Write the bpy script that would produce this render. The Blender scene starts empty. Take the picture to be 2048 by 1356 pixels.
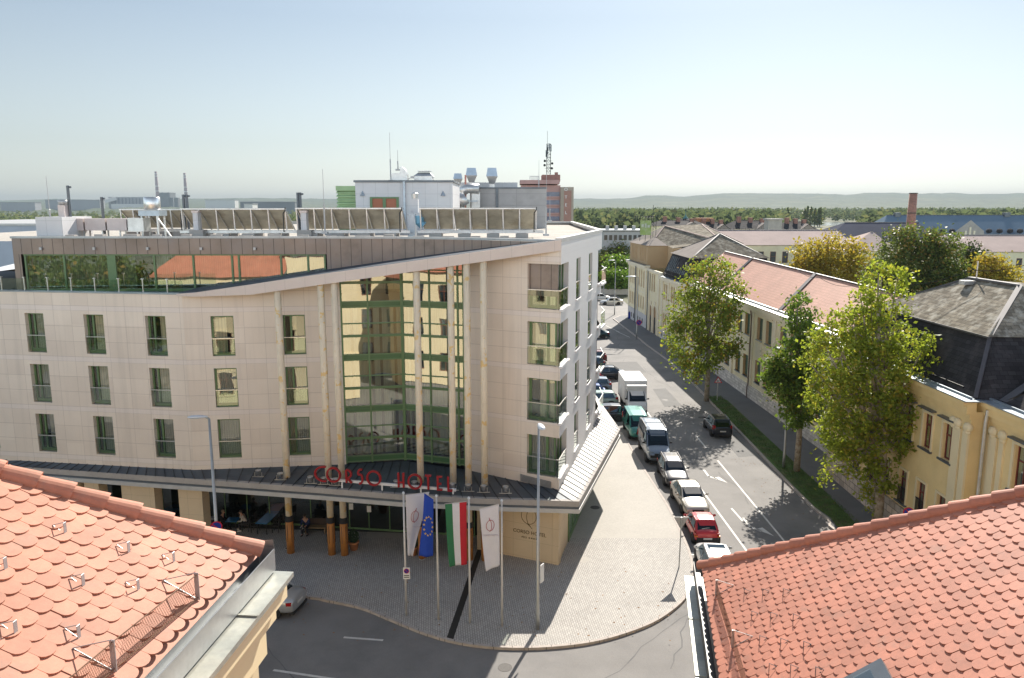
import bpy, bmesh, math, random
from mathutils import Vector, Matrix
random.seed(7)
C = bpy.context.scene.collection
PI = math.pi
V3 = Vector
# ---------------------------------------------------------------- survey: camera 20 m above the pavement
FOC, HOR, CAMZ = 1540.0, 412.0, 20.0
HAZE = 1.3e-4
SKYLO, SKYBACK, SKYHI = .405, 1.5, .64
PITCH = math.atan((678 - HOR) / FOC)
CP, SP = math.cos(PITCH), math.sin(PITCH)
def ray(x, y):
    u = (x - 1024) / FOC; v = (y - 678) / FOC
    return u, CP - v * SP, -SP - v * CP
def G(x, y, z=0.0):                       # survey reading -> point at height z
    r = ray(x, y); t = (z - CAMZ) / r[2]
    return V3((r[0] * t, r[1] * t, z))
def AT(x, y, Y):                          # survey reading -> point at northing Y
    r = ray(x, y); t = Y / r[1]
    return V3((r[0] * t, Y, CAMZ + r[2] * t))
SUN_AZ, SUN_EL = math.radians(19.8), math.radians(35.3)

# ---------------------------------------------------------------- materials
def nodes(name):
    m = bpy.data.materials.new(name); m.use_nodes = True
    nt = m.node_tree
    return m, nt, nt.nodes, nt.links, nt.nodes['Principled BSDF']
def math_node(N, L, op, a, b=None, c=None):
    n = N.new('ShaderNodeMath'); n.operation = op
    for i, s in enumerate((a, b, c)):
        if s is None: continue
        if isinstance(s, (int, float)): n.inputs[i].default_value = s
        else: L.new(s, n.inputs[i])
    return n.outputs[0]
def mixc(N, L, fac, a, b, mode='MIX'):
    n = N.new('ShaderNodeMix'); n.data_type = 'RGBA'; n.blend_type = mode
    for idx, s in ((0, fac), (6, a), (7, b)):
        if isinstance(s, (int, float)): n.inputs[idx].default_value = s
        elif isinstance(s, (tuple, list)): n.inputs[idx].default_value = tuple(s)[:3] + (1,)
        else: L.new(s, n.inputs[idx])
    return n.outputs[2]
def noise(N, L, vec, scale, detail=4, rough=.6):
    n = N.new('ShaderNodeTexNoise'); n.inputs['Scale'].default_value = scale
    n.inputs['Detail'].default_value = detail; n.inputs['Roughness'].default_value = rough
    if vec is not None: L.new(vec, n.inputs['Vector'])
    return n.outputs['Fac']
def ramp(N, L, fac, lo, hi, a=0.0, b=1.0):
    n = N.new('ShaderNodeMapRange'); n.inputs[1].default_value = lo; n.inputs[2].default_value = hi
    n.inputs[3].default_value = a; n.inputs[4].default_value = b; n.clamp = True
    L.new(fac, n.inputs[0]); return n.outputs[0]
def uvsep(N, L):
    t = N.new('ShaderNodeTexCoord'); s = N.new('ShaderNodeSeparateXYZ'); L.new(t.outputs['UV'], s.inputs[0])
    return t.outputs['UV'], s.outputs[0], s.outputs[1], t.outputs['Object']
def bumpit(N, L, P, h, strength, dist=.02):
    b = N.new('ShaderNodeBump'); b.inputs['Strength'].default_value = strength; b.inputs['Distance'].default_value = dist
    L.new(h, b.inputs['Height']); L.new(b.outputs[0], P.inputs['Normal'])
def M(name, col, rough=.7, metal=0.0, var=.12, vs=1.5, var2=0.0, vs2=14., bump=0.0, bs=30., spec=.5, brick=None, joint=None, coat=0, hue=None):
    """col: base colour; var/vs: broad mottling; var2/vs2: fine mottling; brick=(w,h,mortar,mortar_col,offset,spread);
    joint=(du,dv,width,col,u0,v0): panel joints; hue=(colour, scale, lo, hi, amount): stains"""
    m, nt, N, L, P = nodes(name)
    uv, u, v, ob = uvsep(N, L)
    P.inputs['Roughness'].default_value = rough; P.inputs['Metallic'].default_value = metal
    P.inputs['Specular IOR Level'].default_value = spec
    if coat: P.inputs['Coat Weight'].default_value = coat
    c = None
    if brick:
        w, h, mo, mc, off, spread = brick
        b = N.new('ShaderNodeTexBrick'); L.new(uv, b.inputs['Vector'])
        b.offset = off; b.inputs['Scale'].default_value = 1; b.inputs['Mortar Size'].default_value = mo
        b.inputs['Mortar Smooth'].default_value = .1
        b.inputs['Brick Width'].default_value = w; b.inputs['Row Height'].default_value = h
        lo = [x * (1 - spread) for x in col]; hi = [min(1, x * (1 + spread)) for x in col]
        b.inputs['Color1'].default_value = (*lo, 1); b.inputs['Color2'].default_value = (*hi, 1)
        b.inputs['Mortar'].default_value = (*mc, 1)
        c = b.outputs['Color']
        if bump: bumpit(N, L, P, math_node(N, L, 'SUBTRACT', 1.0, b.outputs['Fac']), bump)
    else:
        c = mixc(N, L, 0.0, col, col)
    if hue:
        hc, hs, lo, hi, am = hue
        c = mixc(N, L, math_node(N, L, 'MULTIPLY', ramp(N, L, noise(N, L, ob, hs, 6, .65), lo, hi), am), c, hc)
    if var:
        f = ramp(N, L, noise(N, L, ob, vs), .3, .7, 1 - var, 1 + var)
        c = mixc(N, L, 1.0, c, comb(N, L, f), 'MULTIPLY')
    if var2:
        f = ramp(N, L, noise(N, L, ob, vs2, 6, .7), .3, .7, 1 - var2, 1 + var2)
        c = mixc(N, L, 1.0, c, comb(N, L, f), 'MULTIPLY')
    if joint:
        du, dv, wd, jc, u0, v0 = joint
        a = math_node(N, L, 'LESS_THAN', math_node(N, L, 'FLOORED_MODULO', math_node(N, L, 'SUBTRACT', u, u0), du), wd)
        if dv:
            b2 = math_node(N, L, 'LESS_THAN', math_node(N, L, 'FLOORED_MODULO', math_node(N, L, 'SUBTRACT', v, v0), dv), wd)
            a = math_node(N, L, 'MAXIMUM', a, b2)
        c = mixc(N, L, a, c, jc)
    if bump and not brick:
        bumpit(N, L, P, noise(N, L, ob, bs, 5), bump)
    L.new(c, P.inputs['Base Color'])
    return m
def comb(N, L, f):
    n = N.new('ShaderNodeCombineColor')
    for i in range(3): L.new(f, n.inputs[i])
    return n.outputs[0]
def MG(name, tint=(.75, .85, .78), refl=.35, rough=.015, wav=0.0, gcol=(.9, .95, .92), wscale=1.2):
    """window glass: coated pane, part mirror and part clear"""
    m = bpy.data.materials.new(name); m.use_nodes = True
    nt = m.node_tree; N = nt.nodes; L = nt.links; N.clear()
    o = N.new('ShaderNodeOutputMaterial'); mx = N.new('ShaderNodeMixShader')
    t = N.new('ShaderNodeBsdfTransparent'); t.inputs[0].default_value = (*tint, 1)
    g = N.new('ShaderNodeBsdfGlossy'); g.inputs['Roughness'].default_value = rough; g.inputs['Color'].default_value = (*gcol, 1)
    fr = N.new('ShaderNodeFresnel'); fr.inputs[0].default_value = 1.5
    f = math_node(N, L, 'ADD', fr.outputs[0], refl); f = math_node(N, L, 'MINIMUM', f, 1.0)
    if wav:
        tc = N.new('ShaderNodeTexCoord')
        b = N.new('ShaderNodeBump'); b.inputs['Strength'].default_value = wav; b.inputs['Distance'].default_value = .1
        L.new(noise(N, L, tc.outputs['Object'], wscale, 1), b.inputs['Height']); L.new(b.outputs[0], g.inputs['Normal'])
    L.new(f, mx.inputs[0]); L.new(t.outputs[0], mx.inputs[1]); L.new(g.outputs[0], mx.inputs[2]); L.new(mx.outputs[0], o.inputs[0])
    return m

# ---------------------------------------------------------------- mesh builder
class MB:
    def __init__(s): s.v = []; s.f = []; s.m = []
    def poly(s, pts, mi=0):
        n = len(s.v); s.v.extend([tuple(p) for p in pts]); s.f.append(tuple(range(n, n + len(pts)))); s.m.append(mi); return s
    def box(s, x0, y0, z0, x1, y1, z1, mi=0):
        return s.frame(V3((x0, y0, z0)), V3((x1 - x0, 0, 0)), V3((0, y1 - y0, 0)), V3((0, 0, z1 - z0)), mi)
    def frame(s, o, a, b, c, mi=0):           # parallelepiped from corner o and edges a,b,c (right-handed)
        o = V3(o); a = V3(a); b = V3(b); c = V3(c)
        if a.cross(b).dot(c) < 0: a, b = b, a
        n = len(s.v)
        s.v.extend([tuple(p) for p in (o, o + a, o + a + b, o + b, o + c, o + a + c, o + a + b + c, o + b + c)])
        for q in ((3, 2, 1, 0), (4, 5, 6, 7), (0, 1, 5, 4), (1, 2, 6, 5), (2, 3, 7, 6), (3, 0, 4, 7)):
            s.f.append(tuple(n + i for i in q)); s.m.append(mi)
        return s
    def bar(s, p, q, w, h=None, mi=0, up=(0, 0, 1)):      # square bar centred on segment
        p = V3(p); q = V3(q); d = (q - p); h = h or w
        if d.length < 1e-6: return s
        u = V3(up)
        if abs(d.normalized().dot(u)) > .98: u = V3((0, 1, 0))
        sd = d.cross(u).normalized() * w; u2 = sd.cross(d).normalized() * h
        return s.frame(p - sd / 2 - u2 / 2, d, sd, u2, mi)
    def prism(s, pts, z0, z1, mi=0, mt=None):  # CCW plan polygon; z1 may be list
        n = len(pts)
        top = [(p[0], p[1], z1[i] if isinstance(z1, (list, tuple)) else z1) for i, p in enumerate(pts)]
        bot = [(p[0], p[1], z0) for p in pts]
        s.poly(top, mi if mt is None else mt); s.poly(bot[::-1], mi)
        for i in range(n):
            j = (i + 1) % n; s.poly([bot[i], bot[j], top[j], top[i]], mi)
        return s
    def ring(s, rings, mi=0, closed=True, cap=True):      # list of equal-length vertex rings
        n0 = len(s.v); k = len(rings[0])
        for r in rings: s.v.extend([tuple(p) for p in r])
        for i in range(len(rings) - 1):
            for j in range(k if closed else k - 1):
                a = n0 + i * k + j; b = n0 + i * k + (j + 1) % k
                s.f.append((a, b, b + k, a + k)); s.m.append(mi)
        if cap and closed:
            s.f.append(tuple(n0 + j for j in range(k))[::-1]); s.m.append(mi)
            s.f.append(tuple(n0 + (len(rings) - 1) * k + j for j in range(k))); s.m.append(mi)
        return s
    def tube(s, pts, r, n=8, mi=0, cap=True):
        pts = [V3(p) for p in pts]; rs = r if isinstance(r, (list, tuple)) else [r] * len(pts)
        rings = []; prev = None
        for i, p in enumerate(pts):
            d = (pts[min(i + 1, len(pts) - 1)] - pts[max(i - 1, 0)]).normalized()
            if prev is None:
                a = V3((0, 0, 1)) if abs(d.z) < .9 else V3((1, 0, 0))
                x = d.cross(a).normalized()
            else:
                x = (prev - d * prev.dot(d)).normalized()
            prev = x; y = d.cross(x)
            rings.append([p + (x * math.cos(t) + y * math.sin(t)) * rs[i] for t in [2 * PI * k / n for k in range(n)]])
        return s.ring(rings, mi, True, cap)
    def lathe(s, prof, c=(0, 0, 0), n=16, mi=0):
        c = V3(c)
        return s.ring([[c + V3((r * math.cos(2 * PI * k / n), r * math.sin(2 * PI * k / n), z)) for k in range(n)] for r, z in prof], mi)
    def blob(s, c, r, n=8, k=5, jit=0.0, mi=0):
        c = V3(c); r = r if isinstance(r, (tuple, list)) else (r, r, r)
        rings = []
        for i in range(k + 1):
            th = -PI / 2 + PI * (i / k * .96 + .02)
            rings.append([c + V3((r[0] * math.cos(th) * math.cos(2 * PI * j / n), r[1] * math.cos(th) * math.sin(2 * PI * j / n), r[2] * math.sin(th))) * (1 + random.uniform(-jit, jit)) for j in range(n)])
        return s.ring(rings, mi)
    def weld(s):
        key = {}; new = []; mp = []
        for p in s.v:
            k = (round(p[0], 4), round(p[1], 4), round(p[2], 4))
            if k not in key: key[k] = len(new); new.append(p)
            mp.append(key[k])
        s.v = new; F = []; Mi = []
        for f, m in zip(s.f, s.m):
            g = []
            for i in f:
                if not g or mp[i] != g[-1]: g.append(mp[i])
            if len(g) > 2 and g[0] == g[-1]: g.pop()
            if len(set(g)) > 2: F.append(tuple(g)); Mi.append(m)
        s.f = F; s.m = Mi
    def build(s, name, mats, parent=None, smooth=False, local=False, weld=False):
        if smooth or weld: s.weld()
        me = bpy.data.meshes.new(name)
        off = V3((0, 0, 0))
        if parent is not None and not local:
            p = parent
            while p: off += p.location; p = p.parent
        me.from_pydata([(a[0] - off.x, a[1] - off.y, a[2] - off.z) for a in s.v], [], s.f)
        mats = mats if isinstance(mats, (list, tuple)) else [mats]
        for mm in mats: me.materials.append(mm)
        if len(mats) > 1: me.polygons.foreach_set('material_index', s.m)
        uvl = me.uv_layers.new(name='UVMap'); data = []
        for f in s.f:
            a = V3(s.v[f[0]]); n = V3((0, 0, 0))
            for i in range(len(f)):
                p, q = s.v[f[i]], s.v[f[(i + 1) % len(f)]]
                n.x += (p[1] - q[1]) * (p[2] + q[2]); n.y += (p[2] - q[2]) * (p[0] + q[0]); n.z += (p[0] - q[0]) * (p[1] + q[1])
            if n.length > 1e-12: n.normalize()
            if abs(n.z) > .985: t = V3((1, 0, 0)); b = V3((0, 1, 0))
            else: t = V3((-n.y, n.x, 0)).normalized(); b = n.cross(t)
            for i in f:
                p = V3(s.v[i]); data += [p.dot(t), p.dot(b)]
        uvl.data.foreach_set('uv', data)
        if smooth: me.polygons.foreach_set('use_smooth', [True] * len(me.polygons))
        me.update()
        o = bpy.data.objects.new(name, me); C.objects.link(o)
        if parent is not None: o.parent = parent
        return o
def tag(o, label=None, cat=None, group=None, kind=None):
    if label: o['label'] = label
    if cat: o['category'] = cat
    if group: o['group'] = group
    if kind: o['kind'] = kind
    return o
def thing(name, label, cat, loc=(0, 0, 0), group=None, rz=0):
    o = bpy.data.objects.new(name, None); C.objects.link(o); o.location = loc; o.rotation_euler = (0, 0, rz)
    o.empty_display_size = .3
    return tag(o, label, cat, group)
def dup(root, loc=None, rz=None, label=None, group=None):
    def cp(o, par):
        c = o.copy(); C.objects.link(c)
        if par: c.parent = par
        for ch in kids.get(o.name, []): cp(ch, c)
        return c
    kids = {}
    def walk(o):
        for ch in o.children: kids.setdefault(o.name, []).append(ch); walk(ch)
    walk(root)
    r = cp(root, None)
    if loc is not None: r.location = loc
    if rz is not None: r.rotation_euler = (0, 0, rz)
    if label: r['label'] = label
    if group: r['group'] = group
    return r
def text(name, s, size, mat, parent, loc, rot, ext=.005, align='CENTER'):
    cu = bpy.data.curves.new(name, 'FONT'); cu.body = s; cu.size = size; cu.extrude = ext; cu.align_x = align; cu.align_y = 'CENTER'
    o = bpy.data.objects.new(name, cu); C.objects.link(o)
    bpy.context.view_layer.update()
    me = bpy.data.meshes.new_from_object(o.evaluated_get(bpy.context.evaluated_depsgraph_get()))
    bpy.data.objects.remove(o); me.materials.clear(); me.materials.append(mat)
    o = bpy.data.objects.new(name, me); C.objects.link(o)
    if parent is not None:
        o.parent = parent
        p = parent; loc = V3(loc)
        while p: loc = loc - p.location; p = p.parent
    o.location = loc; o.rotation_euler = rot
    return o
def facing(d):      # rotation of an upright text whose reading direction is plan vector d
    return (PI / 2, 0, math.atan2(d[1], d[0]))
class Wall:
    """a straight upright wall from P to Q (outside on the right-hand side when walking P->Q)"""
    def __init__(s, P, Q):
        s.P = V3((P[0], P[1], 0)); d = V3((Q[0] - P[0], Q[1] - P[1], 0)); s.len = d.length; s.d = d.normalized(); s.n = V3((s.d.y, -s.d.x, 0))
    def at(s, u, z, out=0.0): return s.P + s.d * u + s.n * out + V3((0, 0, z))
    def quad(s, mb, u0, z0, u1, z1, out=0., mi=0): mb.poly([s.at(u0, z0, out), s.at(u1, z0, out), s.at(u1, z1, out), s.at(u0, z1, out)], mi)
    def blk(s, mb, u0, z0, u1, z1, o0, o1, mi=0):
        mb.frame(s.at(u0, z0, o0), s.d * (u1 - u0), s.n * (o1 - o0), V3((0, 0, z1 - z0)), mi)
    def grid(s, mb, u0, u1, z0, z1, ops=(), depth=.25, mi=0, mr=None):
        """wall sheet with openings (ua,ub,za,zb) and reveals; z1 may be (z at u0, z at u1)"""
        mr = mi if mr is None else mr
        zt = z1 if isinstance(z1, (tuple, list)) else (z1, z1)
        top = lambda u: zt[0] + (zt[1] - zt[0]) * (u - u0) / (u1 - u0)
        us = sorted(set([u0, u1] + [x for o in ops for x in o[:2]])); zs = sorted(set([z0] + [x for o in ops for x in o[2:4]]))
        for i in range(len(us) - 1):
            a, b = us[i], us[i + 1]; zz = [z for z in zs if z < min(top(a), top(b)) - .01]
            for j in range(len(zz)):
                c = zz[j]; e = zz[j + 1] if j + 1 < len(zz) else None
                mu = (a + b) / 2; mz = (c + e) / 2 if e else c + .01
                if any(o[0] < mu < o[1] and o[2] < mz < o[3] for o in ops): continue
                if e: s.quad(mb, a, c, b, e, 0, mi)
                else: mb.poly([s.at(a, c), s.at(b, c), s.at(b, top(b)), s.at(a, top(a))], mi)
        for (a, b, c, e) in [o[:4] for o in ops]:
            mb.poly([s.at(a, c), s.at(a, e), s.at(a, e, -depth), s.at(a, c, -depth)][::-1], mr)
            mb.poly([s.at(b, c), s.at(b, e), s.at(b, e, -depth), s.at(b, c, -depth)], mr)
            mb.poly([s.at(a, e), s.at(b, e), s.at(b, e, -depth), s.at(a, e, -depth)], mr)
            mb.poly([s.at(a, c), s.at(b, c), s.at(b, c, -depth), s.at(a, c, -depth)][::-1], mr)
# ---------------------------------------------------------------- palette
m_asphalt = M('asphalt', (.21, .2, .19), .85, var=.14, vs=.3, var2=.12, vs2=30, bump=.15, bs=60, hue=((.16, .155, .15), .12, .5, .62, .75))
m_walkdark = M('dark_asphalt_walk', (.15, .15, .155), .85, var=.1, vs=.5, var2=.08, vs2=40)
m_paver = M('small_grey_pavers', (.43, .405, .37), .8, brick=(.22, .11, .011, (.18, .17, .16), .5, .1), var=.08, vs=.35, var2=.06, vs2=3, hue=((.36, .34, .31), .25, .5, .7, .5))
_nt = m_paver.node_tree; _b = [n for n in _nt.nodes if n.type == 'TEX_BRICK'][0]; _mp = _nt.nodes.new('ShaderNodeMapping'); _mp.inputs['Rotation'].default_value = (0, 0, math.radians(84))
_l = _b.inputs['Vector'].links[0].from_socket; _nt.links.new(_l, _mp.inputs[0]); _nt.links.new(_mp.outputs[0], _b.inputs['Vector'])
m_slabwalk = M('pale_slab_walk', (.40, .375, .335), .8, brick=(.1, .1, .004, (.37, .345, .31), .5, .05), var=.07, vs=.3, var2=.04, vs2=8)
m_kerb = M('granite_kerb', (.42, .37, .33), .8, var=.15, vs=3, var2=.1, vs2=25, joint=(.9, 0, .03, (.1, .09, .085), 0, 0))
m_earth = M('open_ground', (.10, .115, .06), .95, var=.35, vs=.02, var2=.2, vs2=.2, hue=((.17, .15, .09), .01, .45, .6, .7))
m_grass = M('verge_grass', (.07, .125, .03), .95, var=.3, vs=1.2, var2=.3, vs2=12, bump=.6, bs=25, hue=((.14, .12, .06), .7, .5, .66, .8))
m_white = M('road_paint', (.62, .6, .56), .7, var=.12, vs=3, var2=.12, vs2=30)
m_hpanel = None
def hotel_panel_material():
    m, nt, N, L, P = nodes('beige_stone_panels')
    uv, u, v, ob = uvsep(N, L)
    P.inputs['Roughness'].default_value = .55
    b = N.new('ShaderNodeTexBrick'); L.new(uv, b.inputs['Vector']); b.offset = 0; b.inputs['Scale'].default_value = 1
    b.inputs['Mortar Size'].default_value = 0.0; b.inputs['Brick Width'].default_value = 1.13; b.inputs['Row Height'].default_value = 1.02
    b.inputs['Color1'].default_value = (.70, .60, .50, 1); b.inputs['Color2'].default_value = (.77, .67, .56, 1)
    c = b.outputs['Color']
    h = math_node(N, L, 'FLOORED_MODULO', math_node(N, L, 'SUBTRACT', v, 11.09), 2.99)
    band = math_node(N, L, 'LESS_THAN', h, .28)
    c = mixc(N, L, band, c, (.75, .66, .585))
    j = math_node(N, L, 'LESS_THAN', math_node(N, L, 'FLOORED_MODULO', u, 1.13), .022)
    for zz in (0.0, .28, 1.18, 2.08):
        k = math_node(N, L, 'LESS_THAN', math_node(N, L, 'ABSOLUTE', math_node(N, L, 'SUBTRACT', h, zz)), .013)
        j = math_node(N, L, 'MAXIMUM', j, k)
    c = mixc(N, L, math_node(N, L, 'MULTIPLY', j, .5), c, (.36, .29, .24))
    f = ramp(N, L, noise(N, L, ob, .35), .3, .7, .94, 1.05)
    c = mixc(N, L, 1.0, c, comb(N, L, f), 'MULTIPLY')
    # faint rain streaks below sills
    sc = N.new('ShaderNodeMapping'); sc.inputs['Scale'].default_value = (3.0, 3.0, .12); L.new(ob, sc.inputs[0])
    f = ramp(N, L, noise(N, L, sc.outputs[0], 1.0, 3), .52, .75, 1.0, .9)
    c = mixc(N, L, 1.0, c, comb(N, L, f), 'MULTIPLY')
    L.new(c, P.inputs['Base Color']); return m
m_hpanel = hotel_panel_material()
m_hwhite = M('white_panels', (.68, .66, .65), .45, var=.03, vs=.5, joint=(1.13, 1.02, .015, (.6, .58, .57), 0, .1), hue=((.58, .56, .54), .5, .45, .7, .4))
m_hbase = M('sand_stone_base', (.60, .47, .31), .6, var=.05, vs=.6, joint=(1.2, 1.0, .016, (.42, .33, .22), 0, .1))
m_beam = M('beam_panels', (.62, .53, .47), .55, var=.05, vs=.7, joint=(1.13, 0, .014, (.42, .36, .31), 0, 0))
m_green = M('green_frames', (.115, .20, .085), .4, var=.06, vs=2)
m_spandrel = M('green_spandrel', (.07, .15, .065), .25, var=.08, vs=1)
m_curtain = M('curtain_cloth', (.62, .57, .45), .85, var=.0)
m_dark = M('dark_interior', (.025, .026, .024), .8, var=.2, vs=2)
m_glass = MG('window_glass', (.92, .95, .91), .16, .012, .025)
m_glassbay = MG('bay_glass', (.75, .86, .76), .34, .01, .035, (.95, .97, .92), .6)
m_railglass = MG('railing_glass', (.8, .9, .84), .10, .01)
m_steel = M('brushed_steel', (.62, .61, .59), .3, .9, var=.08, vs=6)
m_zinc = M('zinc_sheet', (.34, .355, .36), .42, .55, var=.15, vs=1.2, var2=.08, vs2=12)
m_bluesheet = M('dark_blue_sheet', (.12, .135, .15), .38, .35, var=.2, vs=.8, var2=.06, vs2=8)
m_copper = M('brown_copper', (.27, .21, .17), .5, .35, var=.25, vs=.8, hue=((.12, .12, .13), .4, .45, .7, .6), joint=(.62, 0, .03, (.05, .042, .036), 0, 0))
m_concrete = M('concrete', (.38, .35, .32), .8, var=.12, vs=.9, var2=.08, vs2=10)
m_coping = M('pale_coping', (.5, .49, .47), .45, .2, var=.08, vs=2)
m_gravel = M('roof_gravel', (.42, .385, .335), .95, var=.15, vs=.5, var2=.3, vs2=18, bump=.8, bs=25)
m_red = M('sign_red', (.33, .006, .012), .35, var=.05, vs=3)
m_black = M('black_metal', (.015, .015, .016), .45, var=.1, vs=4)
m_wood = M('orange_wood', (.42, .17, .035), .55, var=.15, vs=2, var2=.1, vs2=14, joint=(.12, 0, .01, (.14, .055, .012), 0, 0))
m_paintw = M('white_paint', (.78, .78, .77), .45, var=.03, vs=2)
m_grey = M('grey_metal', (.40, .40, .40), .45, .4, var=.08, vs=3)
m_terrac = M('terracotta', (.48, .2, .09), .7, var=.1, vs=6)
m_blue = M('sign_blue', (.01, .035, .30), .35, var=.04, vs=4)
m_signred = M('sign_bright_red', (.55, .015, .02), .35, var=.04, vs=4)

# ---------------------------------------------------------------- setting
mb = MB(); S = 16000
mb.poly([(-S, -600, -.22), (S, -600, -.22), (S, 2 * S, -.22), (-S, 2 * S, -.22)])
tag(mb.build('ground', m_earth), kind='structure')
mb = MB(); mb.poly([(-70, -40, -.12), (70, -40, -.12), (70, 30, -.12), (60, 34, -.12), (31, 36, -.12), (24, 38, -.12), (24, 182, -.12), (-10, 182, -.12), (-70, 182, -.12)])
tag(mb.build('road', m_asphalt), kind='structure')
# hotel pavement
kl = [(-70, 47.5), (-40, 42.6), (-20, 38.9), (-11.03, 37.21), (-9.63, 36.8), (-7.68, 36.05), (-5.98, 34.9), (-4.13, 33.65), (-2.41, 32.85), (-.55, 32.47), (1.75, 32.5), (4.12, 33.05), (6.44, 34.3), (7.94, 35.65), (9.16, 37.3), (10.0, 39.4), (10.45, 42), (10.6, 45), (10.62, 49.5), (10.35, 55), (10.1, 61), (9.9, 66.6)]
def smooth_line(pts, n=4):
    out = []
    for i in range(len(pts) - 1):
        p0 = V3((*pts[max(i - 1, 0)], 0)); p1 = V3((*pts[i], 0)); p2 = V3((*pts[i + 1], 0)); p3 = V3((*pts[min(i + 2, len(pts) - 1)], 0))
        for k in range(n):
            t = k / n
            q = .5 * ((2 * p1) + (p2 - p0) * t + (2 * p0 - 5 * p1 + 4 * p2 - p3) * t * t + (3 * p1 - p0 - 3 * p2 + p3) * t ** 3)
            out.append((q.x, q.y))
    out.append(pts[-1]); return out
kls = smooth_line(kl)
def kerb(mb, line, w=.16, z0=-.13, z1=.012, side=1):
    P = [V3((*p, 0)) for p in line]; inn = []
    for i, p in enumerate(P):
        d = (P[min(i + 1, len(P) - 1)] - P[max(i - 1, 0)]).normalized()
        inn.append(p + V3((-d.y, d.x, 0)) * w * side)
    L_ = 0
    for i in range(len(P) - 1):
        a, b, c, e = P[i], P[i + 1], inn[i + 1], inn[i]
        if side < 0: a, b, c, e = b, a, e, c
        up = V3((0, 0, z1)); dn = V3((0, 0, z0))
        mb.poly([a + up, b + up, c + up, e + up]); mb.poly([a + dn, b + dn, b + up, a + up]); mb.poly([c + dn, e + dn, e + up, c + up])
mb = MB(); kerb(mb, kls)
tag(mb.build('kerb', m_kerb), kind='structure')
ymid = 44.3
near = [p for p in kls if p[1] < ymid or p[0] < -10]
mb = MB(); mb.poly([(p[0], p[1], 0) for p in near] + [(10.57, ymid, 0), (-9, ymid, 0), (-9, 62, 0), (-70, 70, 0)])
tag(mb.build('plaza_paving', m_paver), kind='structure')
far = [p for p in kls if p[1] >= ymid and p[0] > 0]
mb = MB(); mb.poly([(10.57, ymid, 0)] + [(p[0], p[1], 0) for p in far] + [(7, 70, 0), (-9, 62, 0), (-9, ymid, 0)])
mb.poly([(3.3, 41.35, .004), (4.15, 40.9, .004), (4.6, 41.55, .004), (3.75, 42.0, .004)])
tag(mb.build('sidewalk', m_slabwalk), kind='structure')
mb = MB(); mb.poly([(-2.05, 42.7, .005), (-3.08, 33.2, .005), (-2.75, 33.15, .005), (-1.72, 42.7, .005)])
tag(mb.build('drain_grate', M('drain_dark', (.012, .011, .01), .6, var=.3, vs=20, joint=(.05, 0, .012, (.05, .045, .04), 0, 0))), 'dark slot drain crossing the plaza from logo wall to kerb', 'drain')
# right verge and sidewalk
kr = [(21.6, 30), (20.6, 42), (20.35, 44.6), (20.1, 46.2), (20.45, 47.2), (20.2, 49.2), (20.2, 55), (20.35, 63), (20.45, 72), (20.6, 79.6), (20.75, 88), (20.45, 100), (19.7, 110), (19.1, 122), (18.2, 137.5), (20, 141.5), (24, 143.5)]
mb = MB(); kerb(mb, [p for p in kr][::-1], .2, side=1)
tag(mb.build('kerb', m_kerb), kind='structure')
mb = MB(); mb.poly([(p[0], p[1], 0) for p in kr][::-1] + [(40, 30, 0), (40, 143.5, 0)][0:1] + [(40, 143.5, 0)])
tag(mb.build('sidewalk', m_walkdark), kind='structure')
gv = [(20.85, 43.5), (20.55, 46.2), (20.75, 47.3), (20.4, 49.2), (20.4, 55), (20.55, 63), (20.65, 72), (20.8, 79.3), (21.9, 80.2), (22.5, 78), (22.35, 62), (22.35, 54), (22.0, 47), (22.0, 43.5)]
mb = MB(); mb.poly([(p[0], p[1], .02) for p in gv][::-1])
tag(mb.build('verge_soil', m_grass), kind='structure')
mb = MB()
for i in range(9000):
    y = random.uniform(43.6, 80); x = random.uniform(20.65, 22.3)
    h = random.uniform(.04, .12); a = random.uniform(0, PI); w = random.uniform(.012, .03); dx, dy = math.cos(a) * w, math.sin(a) * w
    lx, ly = random.uniform(-.05, .05), random.uniform(-.05, .05)
    mb.poly([(x - dx, y - dy, .02), (x + dx, y + dy, .02), (x + lx, y + ly, .02 + h)])
tag(mb.build('grass', M('grass_blades', (.085, .16, .035), .8, var=.4, vs=1.0, hue=((.15, .13, .06), .8, .5, .66, .8))), 'thin green verge grass growing between kerb and walk', 'grass', kind='stuff')
# pale band of paving stones along the right sidewalk kerb
# road markings
mb = MB()
def stripe(p, q, w=.13, z=-.114):
    p = V3((*p, 0)); q = V3((*q, 0)); d = (q - p).normalized(); s = V3((-d.y, d.x, 0)) * w / 2; e = V3((0, 0, z))
    mb.poly([p - s + e, q - s + e, q + s + e, p + s + e][::1])
stripe((16.6, 42.2), (16.5, 59.2)); stripe((13.9, 42.4), (13.62, 53.8)); stripe((13.55, 57.0), (13.5, 59.2)); stripe((14.95, 47.2), (14.82, 49.3))
stripe((13.45, 70), (13.4, 74)); stripe((16.4, 62.5), (16.35, 66))
def arrow(x, y):
    z = -.114
    mb.poly([(x - .08, y + 2.1, z), (x - .08, y + .6, z), (x + .08, y + .45, z), (x + .08, y + 2.1, z)])
    mb.poly([(x - .08, y + .6, z), (x + .45, y - .1, z), (x + .58, y + .03, z), (x + .08, y + .75, z)])
    mb.poly([(x + .25, y + .3, z), (x + 1.05, y - .75, z), (x + .75, y + .55, z)])
arrow(14.85, 54.9); arrow(15.15, 45.6)
for x0, x1 in ((10.35, 11.6), (13.35, 14.6), (14.9, 15.8), (16.2, 17.2)): stripe((x0, 42.4), (x1, 42.4), .38)
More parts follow.
